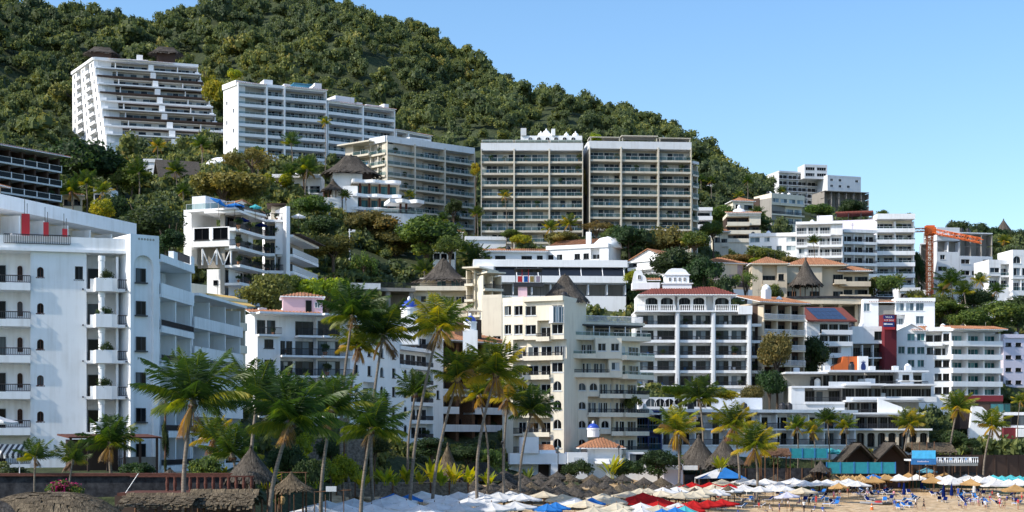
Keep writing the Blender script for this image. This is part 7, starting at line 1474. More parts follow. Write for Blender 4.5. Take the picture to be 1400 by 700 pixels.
for i, (u, v0, v1, D, n, wd, lab) in enumerate([(835, 614, 655, 249, 16, 1.5, 'tall yellow-stemmed fan plant in front of the beach villa'), (592, 622, 662, 208, 22, 1.6, 'lime heliconia clump left of the pointed thatch'), (620, 630, 662, 206, 20, 1.5, 'lime heliconia clump under the pointed thatch'), (575, 640, 662, 205, 18, 1.2, 'small heliconia clump nearest the middle palms'), (540, 640, 664, 200, 20, 1.2, 'yellow-green clump right of the curved palm trunk'), (515, 638, 662, 200, 22, 1.3, 'bushy grass-like clump right of the curved palm trunk'), (605, 640, 664, 204, 16, 1.3, 'heliconia between the two lime clumps'), (685, 640, 662, 244, 16, 1.2, 'banana plant before the beach villa left corner'), (722, 634, 660, 246, 16, 1.2, 'banana plant against the beach villa wall'), (985, 618, 645, 252, 20, 1.5, 'lime banana clump left of the heavy low palm'), (1080, 630, 645, 272, 14, 1.2, 'green plant beside the lookout hut'), (1310, 610, 632, 288, 16, 1.3, 'green plant beside the railed deck'), (330, 636, 662, 150, 20, 1.2, 'green plant at the foot of the hexagonal hut'), (432, 640, 668, 176, 22, 1.6, 'lime ginger clump left of a thin leaning trunk'), (495, 640, 668, 192, 22, 1.6, 'lime ginger clump right of the bright croton'), (528, 634, 664, 196, 20, 1.5, 'lime heliconia clump before the dark middle bush'), (556, 632, 662, 200, 20, 1.5, 'yellow ginger clump beside a grey palm trunk'), (640, 634, 662, 212, 20, 1.5, 'lime ginger clump right of the pointed thatch'), (668, 640, 664, 222, 18, 1.4, 'lime heliconia beside the black lamp post'), (300, 632, 660, 146, 22, 1.7, 'lime banana clump behind the red-posted railing'), (275, 634, 660, 147, 20, 1.6, 'yellow ginger clump left of the red-posted railing end'), (365, 636, 668, 152, 20, 1.6, 'lime ginger clump right of the hexagonal hut'), (655, 636, 660, 232, 18, 1.2, 'yellow plant between thatch umbrellas and trunks')]):
    leafy_plant(u, v0, v1, D, n, wd, lab, LEAFY if 'lime' in lab or 'yellow' in lab or 'heliconia' in lab or 'ginger' in lab else LEAF, i)
# ------------------------------------------------------------------ beach furniture
def solve_D(v, htop, u):
    """distance at which something htop tall on the ground shows its top at row v"""
    lo, hi = 168.0, 330.0; best = 220
    for i in range(400):
        D = lo + (hi - lo) * i / 399
        g = min(G(u, D), 2.2)
        if Z(v, D) <= g + htop: best = D; break      # top drops onto the ground line as D falls below
    D = lo
    prev = None
    for i in range(600):
        D = lo + (hi - lo) * i / 599; f = Z(v, D) - min(G(u, D), 2.2) - htop
        if prev is not None and prev * f <= 0: return D
        prev = f
    return best
def canopy_mesh(r, h, colour, sides=8, square=False):
    def fn():
        b = MB(); n = 4 if square else sides; off = math.pi / 4 if square else .2; k = 5; rr = r * (1.2 if square else 1)
        vs = []
        for i in range(k + 1):
            t = i / k
            for j in range(n):
                w = off + 2 * math.pi * j / n
                for q in range(4):
                    w0 = off + 2 * math.pi * j / n; w1 = off + 2 * math.pi * (j + 1) / n; s = q / 4
                    px = (math.cos(w0) * (1 - s) + math.cos(w1) * s); py = (math.sin(w0) * (1 - s) + math.sin(w1) * s)
                    sag = .07 * h * math.sin(math.pi * s) * 4 * t * (1 - t * .6) + .10 * h * math.sin(math.pi * t)
                    vs.append((px * rr * t, py * rr * t, h * (1 - t) - sag))
        m = n * 4
        fs = [(i * m + j, i * m + (j + 1) % m, (i + 1) * m + (j + 1) % m, (i + 1) * m + j) for i in range(k) for j in range(m)]
        o = len(vs); 
        for j in range(m): x, y, z = vs[k * m + j]; vs.append((x * 1.01, y * 1.01, z - .16 - .05 * (j % 2)))
        fs += [(k * m + j, k * m + (j + 1) % m, o + (j + 1) % m, o + j) for j in range(m)]
        b.add(vs, fs); return b.mesh('canopy', CANV[colour])
    return cached(('canopy', r2(r), r2(h), colour, square), fn)
def pole_me(h): return cached(('upole', r2(h)), lambda: MB().tube([(0, 0, -.3), (0, 0, h)], .035, 6).lathe([(.06, h), (.05, h + .12), (.01, h + .2)], 6).mesh('pole', WOOD))
def ribs_me(r, h): return cached(('ribs', r2(r), r2(h)), lambda: (lambda b: [b.tube([(0, 0, -.45), (r * .55 * math.cos(.2 + i * math.pi / 4), r * .55 * math.sin(.2 + i * math.pi / 4), h * .36)], .02, 4) for i in range(8)] and b.mesh('ribs', WOOD))(MB()))
UMB = []
def umbrella(u, v, col, r=2.35, top=3.1, square=False, D=None, hh=None):
    D = D or solve_D(v, top, u); x = X(u, D); g = min(ground(x, D), 2.2); h = hh or (.7 if not square else .85)
    o = thing('beach_umbrella', (x, D, g), None, 'beach umbrella', None, rnd.uniform(-.3, .3))
    hz = Z(v, D) - g
    c = link('canopy', canopy_mesh(r, h, col, 8, square), o, Matrix.Translation((0, 0, hz - h)) @ Matrix.Rotation(rnd.uniform(-.05, .05), 4, 'X') @ Matrix.Rotation(rnd.uniform(-.05, .05), 4, 'Y')); link('pole', pole_me(r2(hz)), o); link('ribs', ribs_me(r, h), o, Matrix.Translation((0, 0, hz - h)))
    UMB.append((col, u, v, o)); return o
W = 'white'; Cc = 'cream'
for (u, v) in [(432, 690), (470, 688), (508, 689), (447, 684), (484, 681), (520, 682), (556, 684), (594, 686), (540, 676), (577, 671), (610, 677), (627, 672), (641, 680), (662, 676), (649, 671), (681, 672), (698, 671), (713, 674), (672, 686), (704, 685), (628, 688), (574, 690)]: umbrella(u, v, W, 2.85, 3.2, False, None, .78)
for (u, v) in [(743, 671), (769, 675), (800, 683), (824, 674), (839, 679), (843, 687), (859, 671), (886, 667), (904, 670), (875, 667), (932, 665), (952, 664), (975, 662), (948, 671), (987, 655), (1096, 666), (932, 672), (900, 690), (960, 668), (852, 694), (812, 692)]: umbrella(u, v, Cc, 2.35)
for (u, v) in [(786, 680), (876, 687), (877, 694), (927, 687), (906, 666), (925, 665), (1016, 653), (1030, 655), (1016, 662), (1039, 664), (1057, 663), (1046, 654), (1065, 658), (1085, 653), (1099, 656), (1117, 656), (1131, 655), (1145, 656), (1160, 654), (1172, 657), (996, 664), (978, 668), (1074, 664)]: umbrella(u, v, W, 2.35)
for (u, v) in [(879, 673), (868, 679), (892, 677), (905, 681), (899, 685), (946, 659), (970, 659), (998, 661), (948, 684), (968, 683), (987, 682), (940, 689)]: umbrella(u, v, 'red', 2.3)
for (u, v) in [(538, 674), (560, 675), (760, 686), (748, 688), (809, 680), (923, 693), (905, 695)]: umbrella(u, v, 'blue', 1.8)
umbrella(936, 691, 'turquoise', 1.7); umbrella(1076, 672, 'lavender', 1.9); umbrella(1194, 648, 'blue', 2.2); umbrella(1267, 639, 'light blue', 1.9); umbrella(1147, 660, 'tan', 1.7)
for (u, v) in [(1210, 648), (1242, 646), (1271, 646), (1275, 651), (1292, 646), (1327, 654), (1196, 651), (1388, 662)]: umbrella(u, v, 'tan', 2.0, square=True)
for (u, v) in [(1229, 648), (1253, 648), (1284, 650), (1297, 649), (1303, 653), (1321, 648), (1336, 650), (1347, 652), (1353, 650), (1362, 656), (1379, 655), (1392, 654)]: umbrella(u, v, W, 2.2, square=True)
for (u, v) in [(1358, 649), (1370, 650), (1382, 649), (1394, 650), (1404, 650)]: umbrella(u, v, 'turquoise', 1.8)
for (u, v) in [(1110, 612), (1121, 613), (1136, 612), (1146, 614)]: umbrella(u, v, 'turquoise', 1.7, D=286)
ORD = ['', 'second', 'third', 'fourth', 'fifth', 'sixth', 'seventh', 'eighth', 'ninth', 'tenth', 'eleventh', 'twelfth', 'thirteenth', 'fourteenth', 'fifteenth', 'sixteenth', 'seventeenth', 'eighteenth', 'nineteenth', 'twentieth'] + ['twenty-' + x for x in ('first', 'second', 'third', 'fourth', 'fifth', 'sixth', 'seventh', 'eighth', 'ninth')] + ['thirtieth'] + ['thirty-' + x for x in ('first', 'second', 'third', 'fourth', 'fifth', 'sixth', 'seventh', 'eighth', 'ninth')]
def nth(i): return 'leftmost' if i == 0 else ORD[i] + ' from left'
def zone(col, u, v, o):
    if o.location.y > 283 and v < 620: return 'on the turquoise-fenced terrace'
    if col == 'white' and u < 720: return 'in the white cluster nearest the palms'
    if u > 1200: return 'before the right-hand beach restaurants'
    return 'before the thatched shades, back row' if v < 668 else 'on the open sand, front rows'
gr = {}
for e in UMB: gr.setdefault((e[0], zone(*e)), []).append(e)
for (col, zn), L in gr.items():
    L.sort(key=lambda e: e[1]); sq = col == 'tan'
    for i, (c, u, v, o) in enumerate(L):
        o['label'] = ('%s beach umbrella %s' % (col, zn)) if len(L) == 1 else '%s beach umbrella, %s %s' % (col, nth(i), zn); o['group'] = '%s beach umbrellas' % col
# closed umbrellas
for u, v0, v1, col, lab in ((1236, 659, 676, 'navy', 'furled navy umbrella left of the sand gap'), (1260, 652, 668, 'navy', 'furled navy umbrella beside the big golden canopy'), (1290, 662, 676, 'navy', 'furled navy umbrella, left of the pair before white canopies'), (1301, 660, 676, 'navy', 'furled navy umbrella, right of the pair before white canopies'), (1332, 656, 672, 'white', 'furled white umbrella standing before the restaurant crowd'), (1230, 650, 660, 'navy', 'furled dark umbrella behind the blue chairs'), (1394, 636, 654, 'light blue', 'furled light blue umbrella at right edge')):
    D = solve_D(v0, 2.6, u); x = X(u, D); g = min(ground(x, D), 2.2); o = thing('furled_umbrella', (x, D, g), lab, 'beach umbrella', 'furled umbrellas'); link('canopy', MB().lathe([(.06, .5), (.30, .55), (.26, 1.2), (.14, 2.1), (.03, 2.55)], 9).mesh('canopy', CANV[col]), o); link('pole', pole_me(2.5), o)
# thatch umbrellas
PAL_ME = [thatch_mesh(1.8, 1.8, 1.05, 60 + i, m_, n=44, layers=5, shag=.42, conc=.12) for i, m_ in enumerate((THATCHD, THATCHD, THATCH, THATCHD))] + [thatch_mesh(1.7, 1.7, 1.0, 70 + i, TANTH, n=40, layers=4, shag=.3, conc=.1) for i in range(2)]
PPOST = MB().tube([(0, 0, -.3), (0, 0, 2.3)], .08, 6).mesh('post', WOOD)
PALAPA = []
def palapa(u, D, k, dz=0): 
    x = X(u, D); g = min(ground(x, D), 2.6); o = thing('thatch_umbrella', (x, D, g), None, 'thatch umbrella', None, rnd.uniform(0, 6)); s = rnd.uniform(.9, 1.12); link('thatch_canopy', PAL_ME[k], o, Matrix.Translation((0, 0, 1.75 + dz)) @ Matrix.Diagonal((s, s, s, 1))); link('post', PPOST, o); PALAPA.append((u, D, o))
rr = random.Random(4)
for row, (u0, u1, D, n) in enumerate(((585, 868, 219, 15), (590, 950, 226, 19), (560, 1000, 233, 21), (565, 1000, 241, 19), (1040, 1135, 271, 7))):
    for i in range(n): palapa(u0 + (u1 - u0) * i / (n - 1) + rr.uniform(-5, 5), D + rr.uniform(-1.5, 1.5), rr.choice((0, 0, 1, 1, 2, 3)), rr.uniform(-.2, .3))
for row, (u0, u1, D, n) in enumerate(((1128, 1192, 268, 7), (1132, 1188, 273, 6), (1198, 1232, 272, 3))):
    for i in range(n): palapa(u0 + (u1 - u0) * i / (n - 1), D + rr.uniform(-.6, .6), 4 + i % 2)
rows = {}
for u, D, o in PALAPA:
    rows.setdefault(('golden thatch umbrella', 'below the turquoise wall') if o.children[0].data.name.startswith('thatch') and o.children[0].data.materials[0] == TANTH else ('shaggy thatch umbrella', 'front row below the beach villa' if D < 222.6 else 'second row below the beach villa' if D < 229.5 else 'third row below the beach villa' if D < 237 else 'rear row below the beach villa' if D < 250 else 'near the lookout hut'), []).append((u, o))
for (a, b), L in rows.items():
    L.sort(key=lambda e: e[0])
    for i, (u, o) in enumerate(L): o['label'] = '%s, %s in the %s' % (a, nth(i), b) if 'row' in b else '%s, %s of those %s' % (a, nth(i), b); o['group'] = a + 's'
# loungers
def lounger_me():
    f = MB()
    for y in (-.32, .32): f.tube([(-.9, y, .32), (.35, y, .32), (.95, y, .75)], .03, 5); f.tube([(-.75, y, 0), (-.75, y, .32)], .03, 5); f.tube([(.3, y, 0), (.3, y, .32)], .03, 5)
    s = MB().box(-.9, .34, -.3, .3, .34, .40); s.add([(.34, -.3, .36), (.95, -.3, .78), (.95, .3, .78), (.34, .3, .36), (.34, -.3, .42), (.93, -.3, .84), (.93, .3, .84), (.34, .3, .42)], [(0, 3, 2, 1), (4, 5, 6, 7), (0, 1, 5, 4), (1, 2, 6, 5), (2, 3, 7, 6), (3, 0, 4, 7)])
    return f.mesh('frame', WPAINT), s.mesh('sling', CANV['navy']), s.mesh('sling', CANV['blue']), s.mesh('sling', WOOD)
LF, LS1, LS2, LS3 = lounger_me(); LNG = []
for (ua, ub, va, vb, n) in ((1178, 1200, 664, 672, 8), (1204, 1226, 664, 674, 9), (1228, 1252, 666, 676, 10), (1276, 1292, 666, 672, 5), (1000, 1040, 670, 676, 6), (880, 1000, 690, 698, 8), (1100, 1150, 668, 674, 8), (1310, 1352, 668, 675, 10), (1362, 1392, 668, 674, 6), (960, 1130, 666, 673, 14), (1140, 1180, 662, 668, 8), (1260, 1400, 663, 667, 10)):
    for i in range(n):
        u = ua + (ub - ua) * rr.random(); v = va + (vb - va) * rr.random(); D = 200.
        for _ in range(30): D = (EYE - min(G(u, D), 2.2)) * FOC / (v - HV)
        o = thing('sun_lounger', (X(u, D), D, min(G(u, D), 2.2)), None, 'sun lounger', None, rr.uniform(0, 6.28)); link('frame', LF, o); k = 0 if rr.random() < .55 else 1; link('sling', (LS1, LS2)[k], o); LNG.append((u, o, ('navy', 'blue')[k]))
LNG.sort(key=lambda e: e[0]); cnt = {}
for u, o, c in LNG:
    zn = 'left of the kayak' if u < 1160 else 'among the blue umbrellas behind the sand gap' if u < 1255 else 'before the white restaurant canopies'; k = (c, zn); i = cnt.get(k, 0); cnt[k] = i + 1
    o['label'] = 'white-framed %s sun lounger, %s %s' % (c, nth(i), zn); o['group'] = 'sun loungers on the sand'
# ------------------------------------------------------------------ people
def body_mesh(pose):
    """one continuous figure, 1.7 m tall, grown over a jointed skeleton"""
    me = bpy.data.meshes.new('body'); J = {}; E = []; Rr = []
    def j(n, co, r): J[n] = len(Rr); Rr.append((co, r))
    sw = {'stand': 0.04, 'walk': .26, 'sit': 0}[pose]; am = {'stand': .05, 'walk': .2, 'sit': .1}[pose]
    j('pel', (0, 0, .92), .135); j('waist', (0, 0, 1.05), .115); j('chest', (0, 0, 1.27), .145); j('neck', (0, 0, 1.44), .055); j('jaw', (0, -.02, 1.52), .072); j('head', (0, -.005, 1.60), .092); j('crown', (0, .005, 1.67), .062)
    E += [('pel', 'waist'), ('waist', 'chest'), ('chest', 'neck'), ('neck', 'jaw'), ('jaw', 'head'), ('head', 'crown')]
    for s, d in (('l', 1), ('r', -1)):
        k = d * sw; a = -d * am
        if pose == 'sit':
            j('hip' + s, (d * .1, 0, .88), .1); j('knee' + s, (d * .13, -.42, .90), .065); j('ank' + s, (d * .13, -.46, .5), .042); j('toe' + s, (d * .14, -.62, .46), .04)
        else:
            j('hip' + s, (d * .095, 0, .86), .10); j('knee' + s, (d * .10, -k * .5 - .01, .49), .066); j('ank' + s, (d * .105, -k * .75 + .03, .085 if d * sw >= 0 or pose == 'stand' else .12), .042); j('toe' + s, (d * .115, -k * .75 - .15, .035), .036)
        j('sh' + s, (d * .185, .01, 1.385), .062); j('elb' + s, (d * .245, -a * .5 + .02, 1.11), .043); j('wr' + s, (d * .25, -a - .05, .87), .03); j('hand' + s, (d * .25, -a - .07, .775), .034); j('thumb' + s, (d * .22, -a - .11, .80), .014)
        E += [('pel', 'hip' + s), ('hip' + s, 'knee' + s), ('knee' + s, 'ank' + s), ('ank' + s, 'toe' + s), ('chest', 'sh' + s), ('sh' + s, 'elb' + s), ('elb' + s, 'wr' + s), ('wr' + s, 'hand' + s), ('wr' + s, 'thumb' + s)]
        for f in range(4): j('f%d' % f + s, (d * (.235 + .006 * f), -a - .055 - .022 * f + .02, .70 + .012 * abs(f - 1)), .0095); E += [('hand' + s, 'f%d' % f + s)]
    j('nose', (0, -.105, 1.585), .016); E += [('head', 'nose')]
    me.from_pydata([c for c, r in Rr], [(J[a], J[b]) for a, b in E], []); o = bpy.data.objects.new('body', me); COL.objects.link(o); md = o.modifiers.new('s', 'SKIN'); 
    if not me.skin_vertices: me.skin_vertices.new()
    for i, (c, r) in enumerate(Rr): me.skin_vertices[0].data[i].radius = (r, r * (.72 if i in (J['chest'], J['waist'], J['pel']) else 1)); 
    me.skin_vertices[0].data[0].use_root = True
    o.modifiers.new('d', 'SUBSURF').levels = 1
    dg = bpy.context.evaluated_depsgraph_get(); out = bpy.data.meshes.new_from_object(o.evaluated_get(dg)); bpy.data.objects.remove(o); out.name = 'person_body'
    for _ in range(3): out.materials.append(SKIN)
    mi = []
    for p in out.polygons:
        c = p.center; k = 0
        if .98 < c.z < 1.43 and abs(c.x) < .205 or (1.2 < c.z < 1.45 and abs(c.x) < .26): k = 1
        elif .56 < c.z <= .98 and abs(c.x) < .2 and pose != 'sit': k = 2
        elif pose == 'sit' and .78 < c.z <= .98 and abs(c.x) < .21 and c.y > -.35: k = 2
        mi.append(k)
    out.polygons.foreach_set('material_index', mi); out.polygons.foreach_set('use_smooth', [True] * len(mi)); return out
POSES = {k: body_mesh(k) for k in ('stand', 'walk', 'sit')}
hb = MB().lathe([(.098, 1.57), (.102, 1.63), (.085, 1.69), (.045, 1.72), (.005, 1.728)], 12, 0, (0, .018)); HAIRM = hb.mesh('hair', HAIR, smooth=True)
def person(u, v, pose, shirt, shorts, label, rz=0, h=1.0, D=None, lift=0):
    if D is None:
        D = 230.
        for _ in range(30): D = (EYE - min(G(u, D), 2.2)) * FOC / (v - HV)
    o = link('person', POSES[pose]); o.location = (X(u, D), D, min(G(u, D), 2.2) + .02 - (.42 if pose == 'sit' else 0) + lift); o.rotation_euler.z = rz; o.scale = (h, h, h); tag(o, label, 'person', 'people on the beach')
    for i, mt in enumerate((SKIN, CLOTH[shirt] if shirt else SKIN, CLOTH[shorts])): o.material_slots[i].link = 'OBJECT'; o.material_slots[i].material = mt
    link('hair', HAIRM, o); return o
person(1223, 695, 'stand', 'blue', 'grey', 'person in blue shirt standing alone right of the kayak', 2.8)
person(1252, 701, 'walk', 'white', 'black', 'person in white top nearest the water, left of a pair', 1.2)
person(1263, 702, 'walk', 'black', 'black', 'person in black walking, right of a pair near the water', 1.0)
person(1367, 691, 'stand', 'white', 'navy', 'person in white shirt and dark shorts standing alone at right', 3.0)
person(1397, 686, 'walk', None, 'red', 'bare-chested person in red shorts at right edge', -1.2)
person(1186, 679, 'walk', 'white', 'pink', 'person in white top and pink shorts behind the kayak', .4)
person(1340, 683, 'walk', 'black', 'black', 'person in black by the furled white umbrella', .8)
person(1140, 685, 'stand', 'pink', 'red', 'person in pink and red left of the kayak near a tan umbrella', 1.8)
person(1392, 676, 'stand', 'red', 'khaki', 'person in red shirt behind the bare-chested one', 2.0)
cl = list(CLOTH); crowd = []
for (ua, ub, va, vb, n) in ((1300, 1390, 668, 676, 18), (1030, 1130, 672, 679, 14), (1140, 1250, 664, 670, 10), (640, 900, 694, 699, 10), (900, 1010, 680, 694, 8)):
    for i in range(n):
        u = ua + (ub - ua) * (i + rr.random()) / n; v = va + (vb - va) * rr.random(); a, b = rr.choice(cl), rr.choice(cl); ps = rr.choice(('stand', 'walk', 'sit', 'sit')); crowd.append((u, a, b, ps, person(u, v, ps, a, b, None, rr.uniform(0, 6.28), rr.uniform(.9, 1.03))))
crowd.sort(key=lambda e: e[0]); cnt = {}
for u, a, b, ps, o in crowd:
    zn = 'under restaurant canopies' if u > 1290 else 'by golden thatch' if u > 1135 else 'left of the kayak' if u > 1015 else 'on front sand'; verb = {'stand': 'standing', 'walk': 'walking', 'sit': 'sitting'}[ps]; k = (a, verb, zn); i = cnt.get(k, 0); cnt[k] = i + 1
    o['label'] = 'person in %s top, %s bottoms, %s, %s %s' % (a, b, verb, nth(i), zn)
# ------------------------------------------------------------------ things on the sand
D = 238; ky = thing('kayak', (X(1203, D), D, G(1203, D)), 'long grey and black kayak with a red seat lying on the sand', 'kayak', rz=-.35)
def hull(s=1.0):
    b = MB(); n = 14; vs = []
    for i in range(n + 1):
        t = i / n * 2 - 1; w = .42 * (1 - abs(t) ** 2.4) ** .7 + .02; zz = .12 * abs(t) ** 2
        for a in range(8): q = 2 * math.pi * a / 8; vs.append((t * 3.0, w * math.cos(q), .26 + zz + (.24 if math.sin(q) < 0 else .14) * math.sin(q)))
    return b.add(vs, [(i * 8 + j, i * 8 + (j + 1) % 8, (i + 1) * 8 + (j + 1) % 8, (i + 1) * 8 + j) for i in range(n) for j in range(8)] + [tuple(range(7, -1, -1)), tuple(range(n * 8, n * 8 + 8))])
hm = hull().mesh('hull', CLOTH['grey'], IRON, smooth=True); hm.polygons.foreach_set('material_index', [1 if p.center.x > .3 else 0 for p in hm.polygons]); link('hull', hm, ky); link('seat', MB().lathe([(.5, .3), (.48, .5), (.3, .62), (.05, .66)], 10, 0, (-.2, 0), 1.3, .75).mesh('seat', REDP), ky)
bu = thing('marker_buoy', (X(1192, 229), 229, G(1192, 229)), 'small orange marker cone stuck in the sand in front of the kayak', 'buoy'); link('cone', MB().lathe([(.28, 0), (.24, .1), (.1, .9), (.03, 1.0)], 10).mesh('cone', ORANGEW), bu); link('collar', MB().lathe([(.18, .5), (.16, .62)], 10).mesh('collar', WPAINT), bu)
# blue tent
tn = thing('blue_tent', (X(985, 262), 262, 1.5), 'peaked blue and white canopy tent at the back of the white umbrellas', 'tent')
link('canopy', MB().add([(-4, -3, 2.3), (4, -3, 2.3), (4, 3, 2.3), (-4, 3, 2.3), (.5, 0, 4.2)], [(0, 1, 4), (1, 2, 4), (2, 3, 4), (3, 0, 4)]).mesh('canopy', CANV['blue']), tn); link('side_flap', MB().add([(-4.3, -3.1, 2.2), (-1, -3.1, 2.35), (.3, -.2, 4.1), (-4.1, 2, 2.35)], [(0, 1, 2), (0, 2, 3)]).mesh('side_flap', CANV['white']), tn)
for x in (-3.9, 3.9):
    for y in (-2.9, 2.9): link('pole', MB().tube([(x, y, -.5), (x, y, 2.35)], .05, 5).mesh('pole', WPAINT), tn)
# lamp posts and poles
def lamp(u, vt, D, label, globe=True):
    x = X(u, D); g = ground(x, D) - .2; h = Z(vt, D) - g; o = thing('street_lamp', (x, D, g), label, 'street lamp', 'black lamp posts along the promenade'); link('post', MB().lathe([(.16, 0), (.12, .6), (.07, 1.0), (.06, h - .3), (.1, h - .25), (.1, h - .15), (.02, h - .1)], 8).mesh('post', IRON), o); link('lantern', MB().lathe([(.05, h - .12), (.2, h), (.22, h + .2), (.12, h + .34), (.02, h + .4)], 8).mesh('lantern', GLASSB if globe else IRON), o)
lamp(687, 606, 224, 'tall black lamp post among the thatch umbrellas, left of the beach villa', False); lamp(763, 613, 246, 'black lamp post with pale globe before the beach villa wall'); lamp(846, 612, 250, 'black lamp post right of the tiled hip roof', False)
D = 352; x = X(478, D); g = ground(x, D); up = thing('utility_pole', (x, D, g), 'pale wooden utility pole with crossarm above the gabled bungalow', 'pole'); h = Z(313, D) - g; link('post', MB().tube([(0, 0, -1), (0, 0, h)], [.2, .13], 7).mesh('post', PALEG), up); link('crossarm', MB().box(-.3, 1.2, -.1, .1, h - .7, h - .5).box(.5, 1.3, -.15, .15, h - .5, h - .2).mesh('crossarm', PALEG), up)
D = 150; x = X(226, D); g = ground(x, D); vp = thing('vine_pole', (x, D, g), 'thin pole wrapped in dark climbing vine before the hotel wing', 'pole'); h = Z(545, D) - g; link('post', MB().tube([(0, 0, -.5), (0, 0, h)], .1, 6).mesh('post', WOOD), vp); cv = PROTO['tall', 1]; link('vine', quads_mesh('vine', cv[0] * np.array([.45, .45, h * .36]) + np.array([0, 0, h * .5]), cv[1], LEAFD), vp)
# ------------------------------------------------------------------ left terrace, thatched restaurant roofs
tw = thing('terrace_wall', (X(60, 138), 138, 3.3), 'dark stone terrace wall with red-brown coping below the small bright palms', 'wall')
M, w = frame(P(-40, 138), P(330, 139), 0); L_ = Matrix.Translation((-tw.location.x, -138, -3.3)) @ M; zw = Z(648, 138)
link('stonework', MB().box(0, w, 0, 1.0, 2.6, zw - .2).mesh('stonework', DKSTONE), tw, L_); link('coping', MB().box(-.1, w, -.25, 1.2, zw - .198, zw + .05).mesh('coping', REDWOOD), tw, L_)
dk = thing('restaurant_deck', (X(250, 132), 132, 3.0), 'low deck with red-brown balustrade posts left of the hexagonal hut', 'deck')
M, w = frame(P(160, 130), P(335, 130), 0); L_ = Matrix.Translation((-dk.location.x, -132, -3.0)) @ M; zd = Z(674, 130)
link('underdeck_shade', MB().box(-.5, w + .5, 1.2, 1.5, 1.5, zd - .252).mesh('underdeck_shade', DKBRN), dk, L_); link('floor', MB().box(0, w, 0, 6.5, zd - .25, zd).mesh('floor', REDWOOD), dk, L_); link('rail', MB().box(0, w, 4.4, 4.55, zd + 1.2, zd + 1.32).mesh('rail', REDWOOD), dk, L_)  # dark panel under the floor stands in for shade below the deck
for i in range(12): link('post', cached('dkpost', lambda: MB().lathe([(.15, 0), (.12, .2), (.17, .6), (.12, 1.0), (.16, 1.2)], 8).mesh('post', REDWOOD)), dk, L_ @ T((w * (.3 + .062 * i), 4.47, zd)))
for i, x in enumerate((.06,)): link('frame_bar', MB().tube([(w * x, .3, zd), (w * (x + .1), .3, zd + 1.6)], .03, 5).mesh('frame_bar', WPAINT), dk, L_)
def thatched_hall(u0, u1, Df, v_eave, v_ridge, label, seed, dep=7, mat=THATCH, name='thatched_roof_hall', posts=True, cat='thatched shelter', gable=False):
    a_, b_ = P(u0, Df), P(u1, Df); x = (a_.x + b_.x) / 2; ze, zr = Z(v_eave, Df), Z(v_ridge, Df + (0 if gable else dep / 2))
    if gable: a_, b_, dep = b_, b_ + Vector((0, dep, 0)), b_.x - a_.x
    M, w = frame(a_, b_, 0); g = min(G((u0 + u1) / 2, Df + 1), ze - 1.5)
    o = thing(name, (x, Df, g), label, cat); r = random.Random(seed); b = MB()
    I = Matrix.Translation((-x, -Df, -g)) @ M; hh = zr - ze; ly = 5
    b.xprism([(.3, ze), (dep / 2, zr - .1), (dep - .3, ze), (dep / 2, zr - .5)], .3, w - .3)
    for s in (0, 1):
        for l in range(ly, -1, -1):
            t0, t1 = l / (ly + 1), (l - 1.3) / (ly + 1)
            n = max(8, int(w / .17))
            for j in range(n):
                xx = w * (j + r.uniform(-.2, 1.2)) / n; ww = w / n * r.uniform(.5, 1.1); e = max(-.14, t1 + r.uniform(-.22, .16)); yy = lambda t: (dep / 2 * t) if s == 0 else dep - dep / 2 * t; za = ze + hh * t0 + .04; zb_ = ze + hh * e + .06 + r.uniform(0, .06) - (.4 * r.random() if l == 0 else 0); k = r.uniform(-.08, .08)
                b.quad((xx - ww, yy(t0), za), (xx + ww, yy(t0), za), (xx + ww + k, yy(e), zb_), (xx - ww + k, yy(e), zb_))
    n = int(w / .5)
    for j in range(n): xx = w * j / n; b.quad((xx, dep / 2 - .5, zr - .25 - r.random() * .15), (xx + .6, dep / 2 - .5, zr - .25 - r.random() * .15), (xx + .6, dep / 2 + .1, zr + .12 + .08 * r.random()), (xx, dep / 2 + .1, zr + .12))
    link('thatch', b.mesh('thatch', mat), o, I)
    if gable: link('back_wall', MB().xprism([(.4, g - .3), (dep - .4, g - .3), (dep - .4, ze), (dep / 2, zr - .7), (.4, ze)], w * .45, w * .45 + .3).mesh('back_wall', DKBRN), o, I)  # dark panel added to stand in for the shaded inside of the palapa
    if posts:
        k = max(2, int(w / 3.5))
        for i in range(k + 1):
            for y in (.5, dep - .5): link('post', cached(('hp', r2(ze - g)), lambda: MB().tube([(0, 0, -.3), (0, 0, ze - g + .2)], .1, 6).mesh('post', WOOD)), o, Matrix.Translation((-x, -Df, -g)) @ M @ T((w * (.02 + .96 * i / k), y, g)))
    return o
thatched_hall(160, 262, 122, 690, 676, 'long grey thatched eave under the red-posted deck, left part', 1, 6); thatched_hall(250, 345, 124, 690, 671, 'long grey thatched eave left of the hexagonal hut posts, right part', 2, 6)
def thatch_mound(u, v, D, rx, ry, h, label, seed, mat, posts=6, name='thatched_shelter', cat='thatched shelter', **k):
    x = X(u, D); zt = Z(v, D); g = min(ground(x, D), zt - h - 1.2); o = thing(name, (x, D, g), label, cat); link('thatch', thatch_mesh(rx, ry, h, seed, mat, **k), o, Matrix.Translation((0, 0, zt - h - g)))
    for i in range(posts): w_ = 2 * math.pi * (i + .5) / posts; link('post', cached(('mp', r2(zt - h - g)), lambda: MB().tube([(0, 0, -.3), (0, 0, zt - h - g + .3)], .1, 6).mesh('post', WOOD)), o, Matrix.Translation((rx * .8 * math.cos(w_), ry * .8 * math.sin(w_), 0)))
    return o
thatch_mound(68, 673, 108, 4.6, 4, 2.2, 'big rounded thatched roof top at the lower left, below the pink flowers', 5, THATCH, ridge=1.2, shag=.5, n=170, layers=9, conc=-.5); thatch_mound(-6, 684, 106, 3.2, 3, 2.0, 'thatched roof corner cut by the lower left edge', 6, THATCHD, n=150, layers=9, conc=-.4)
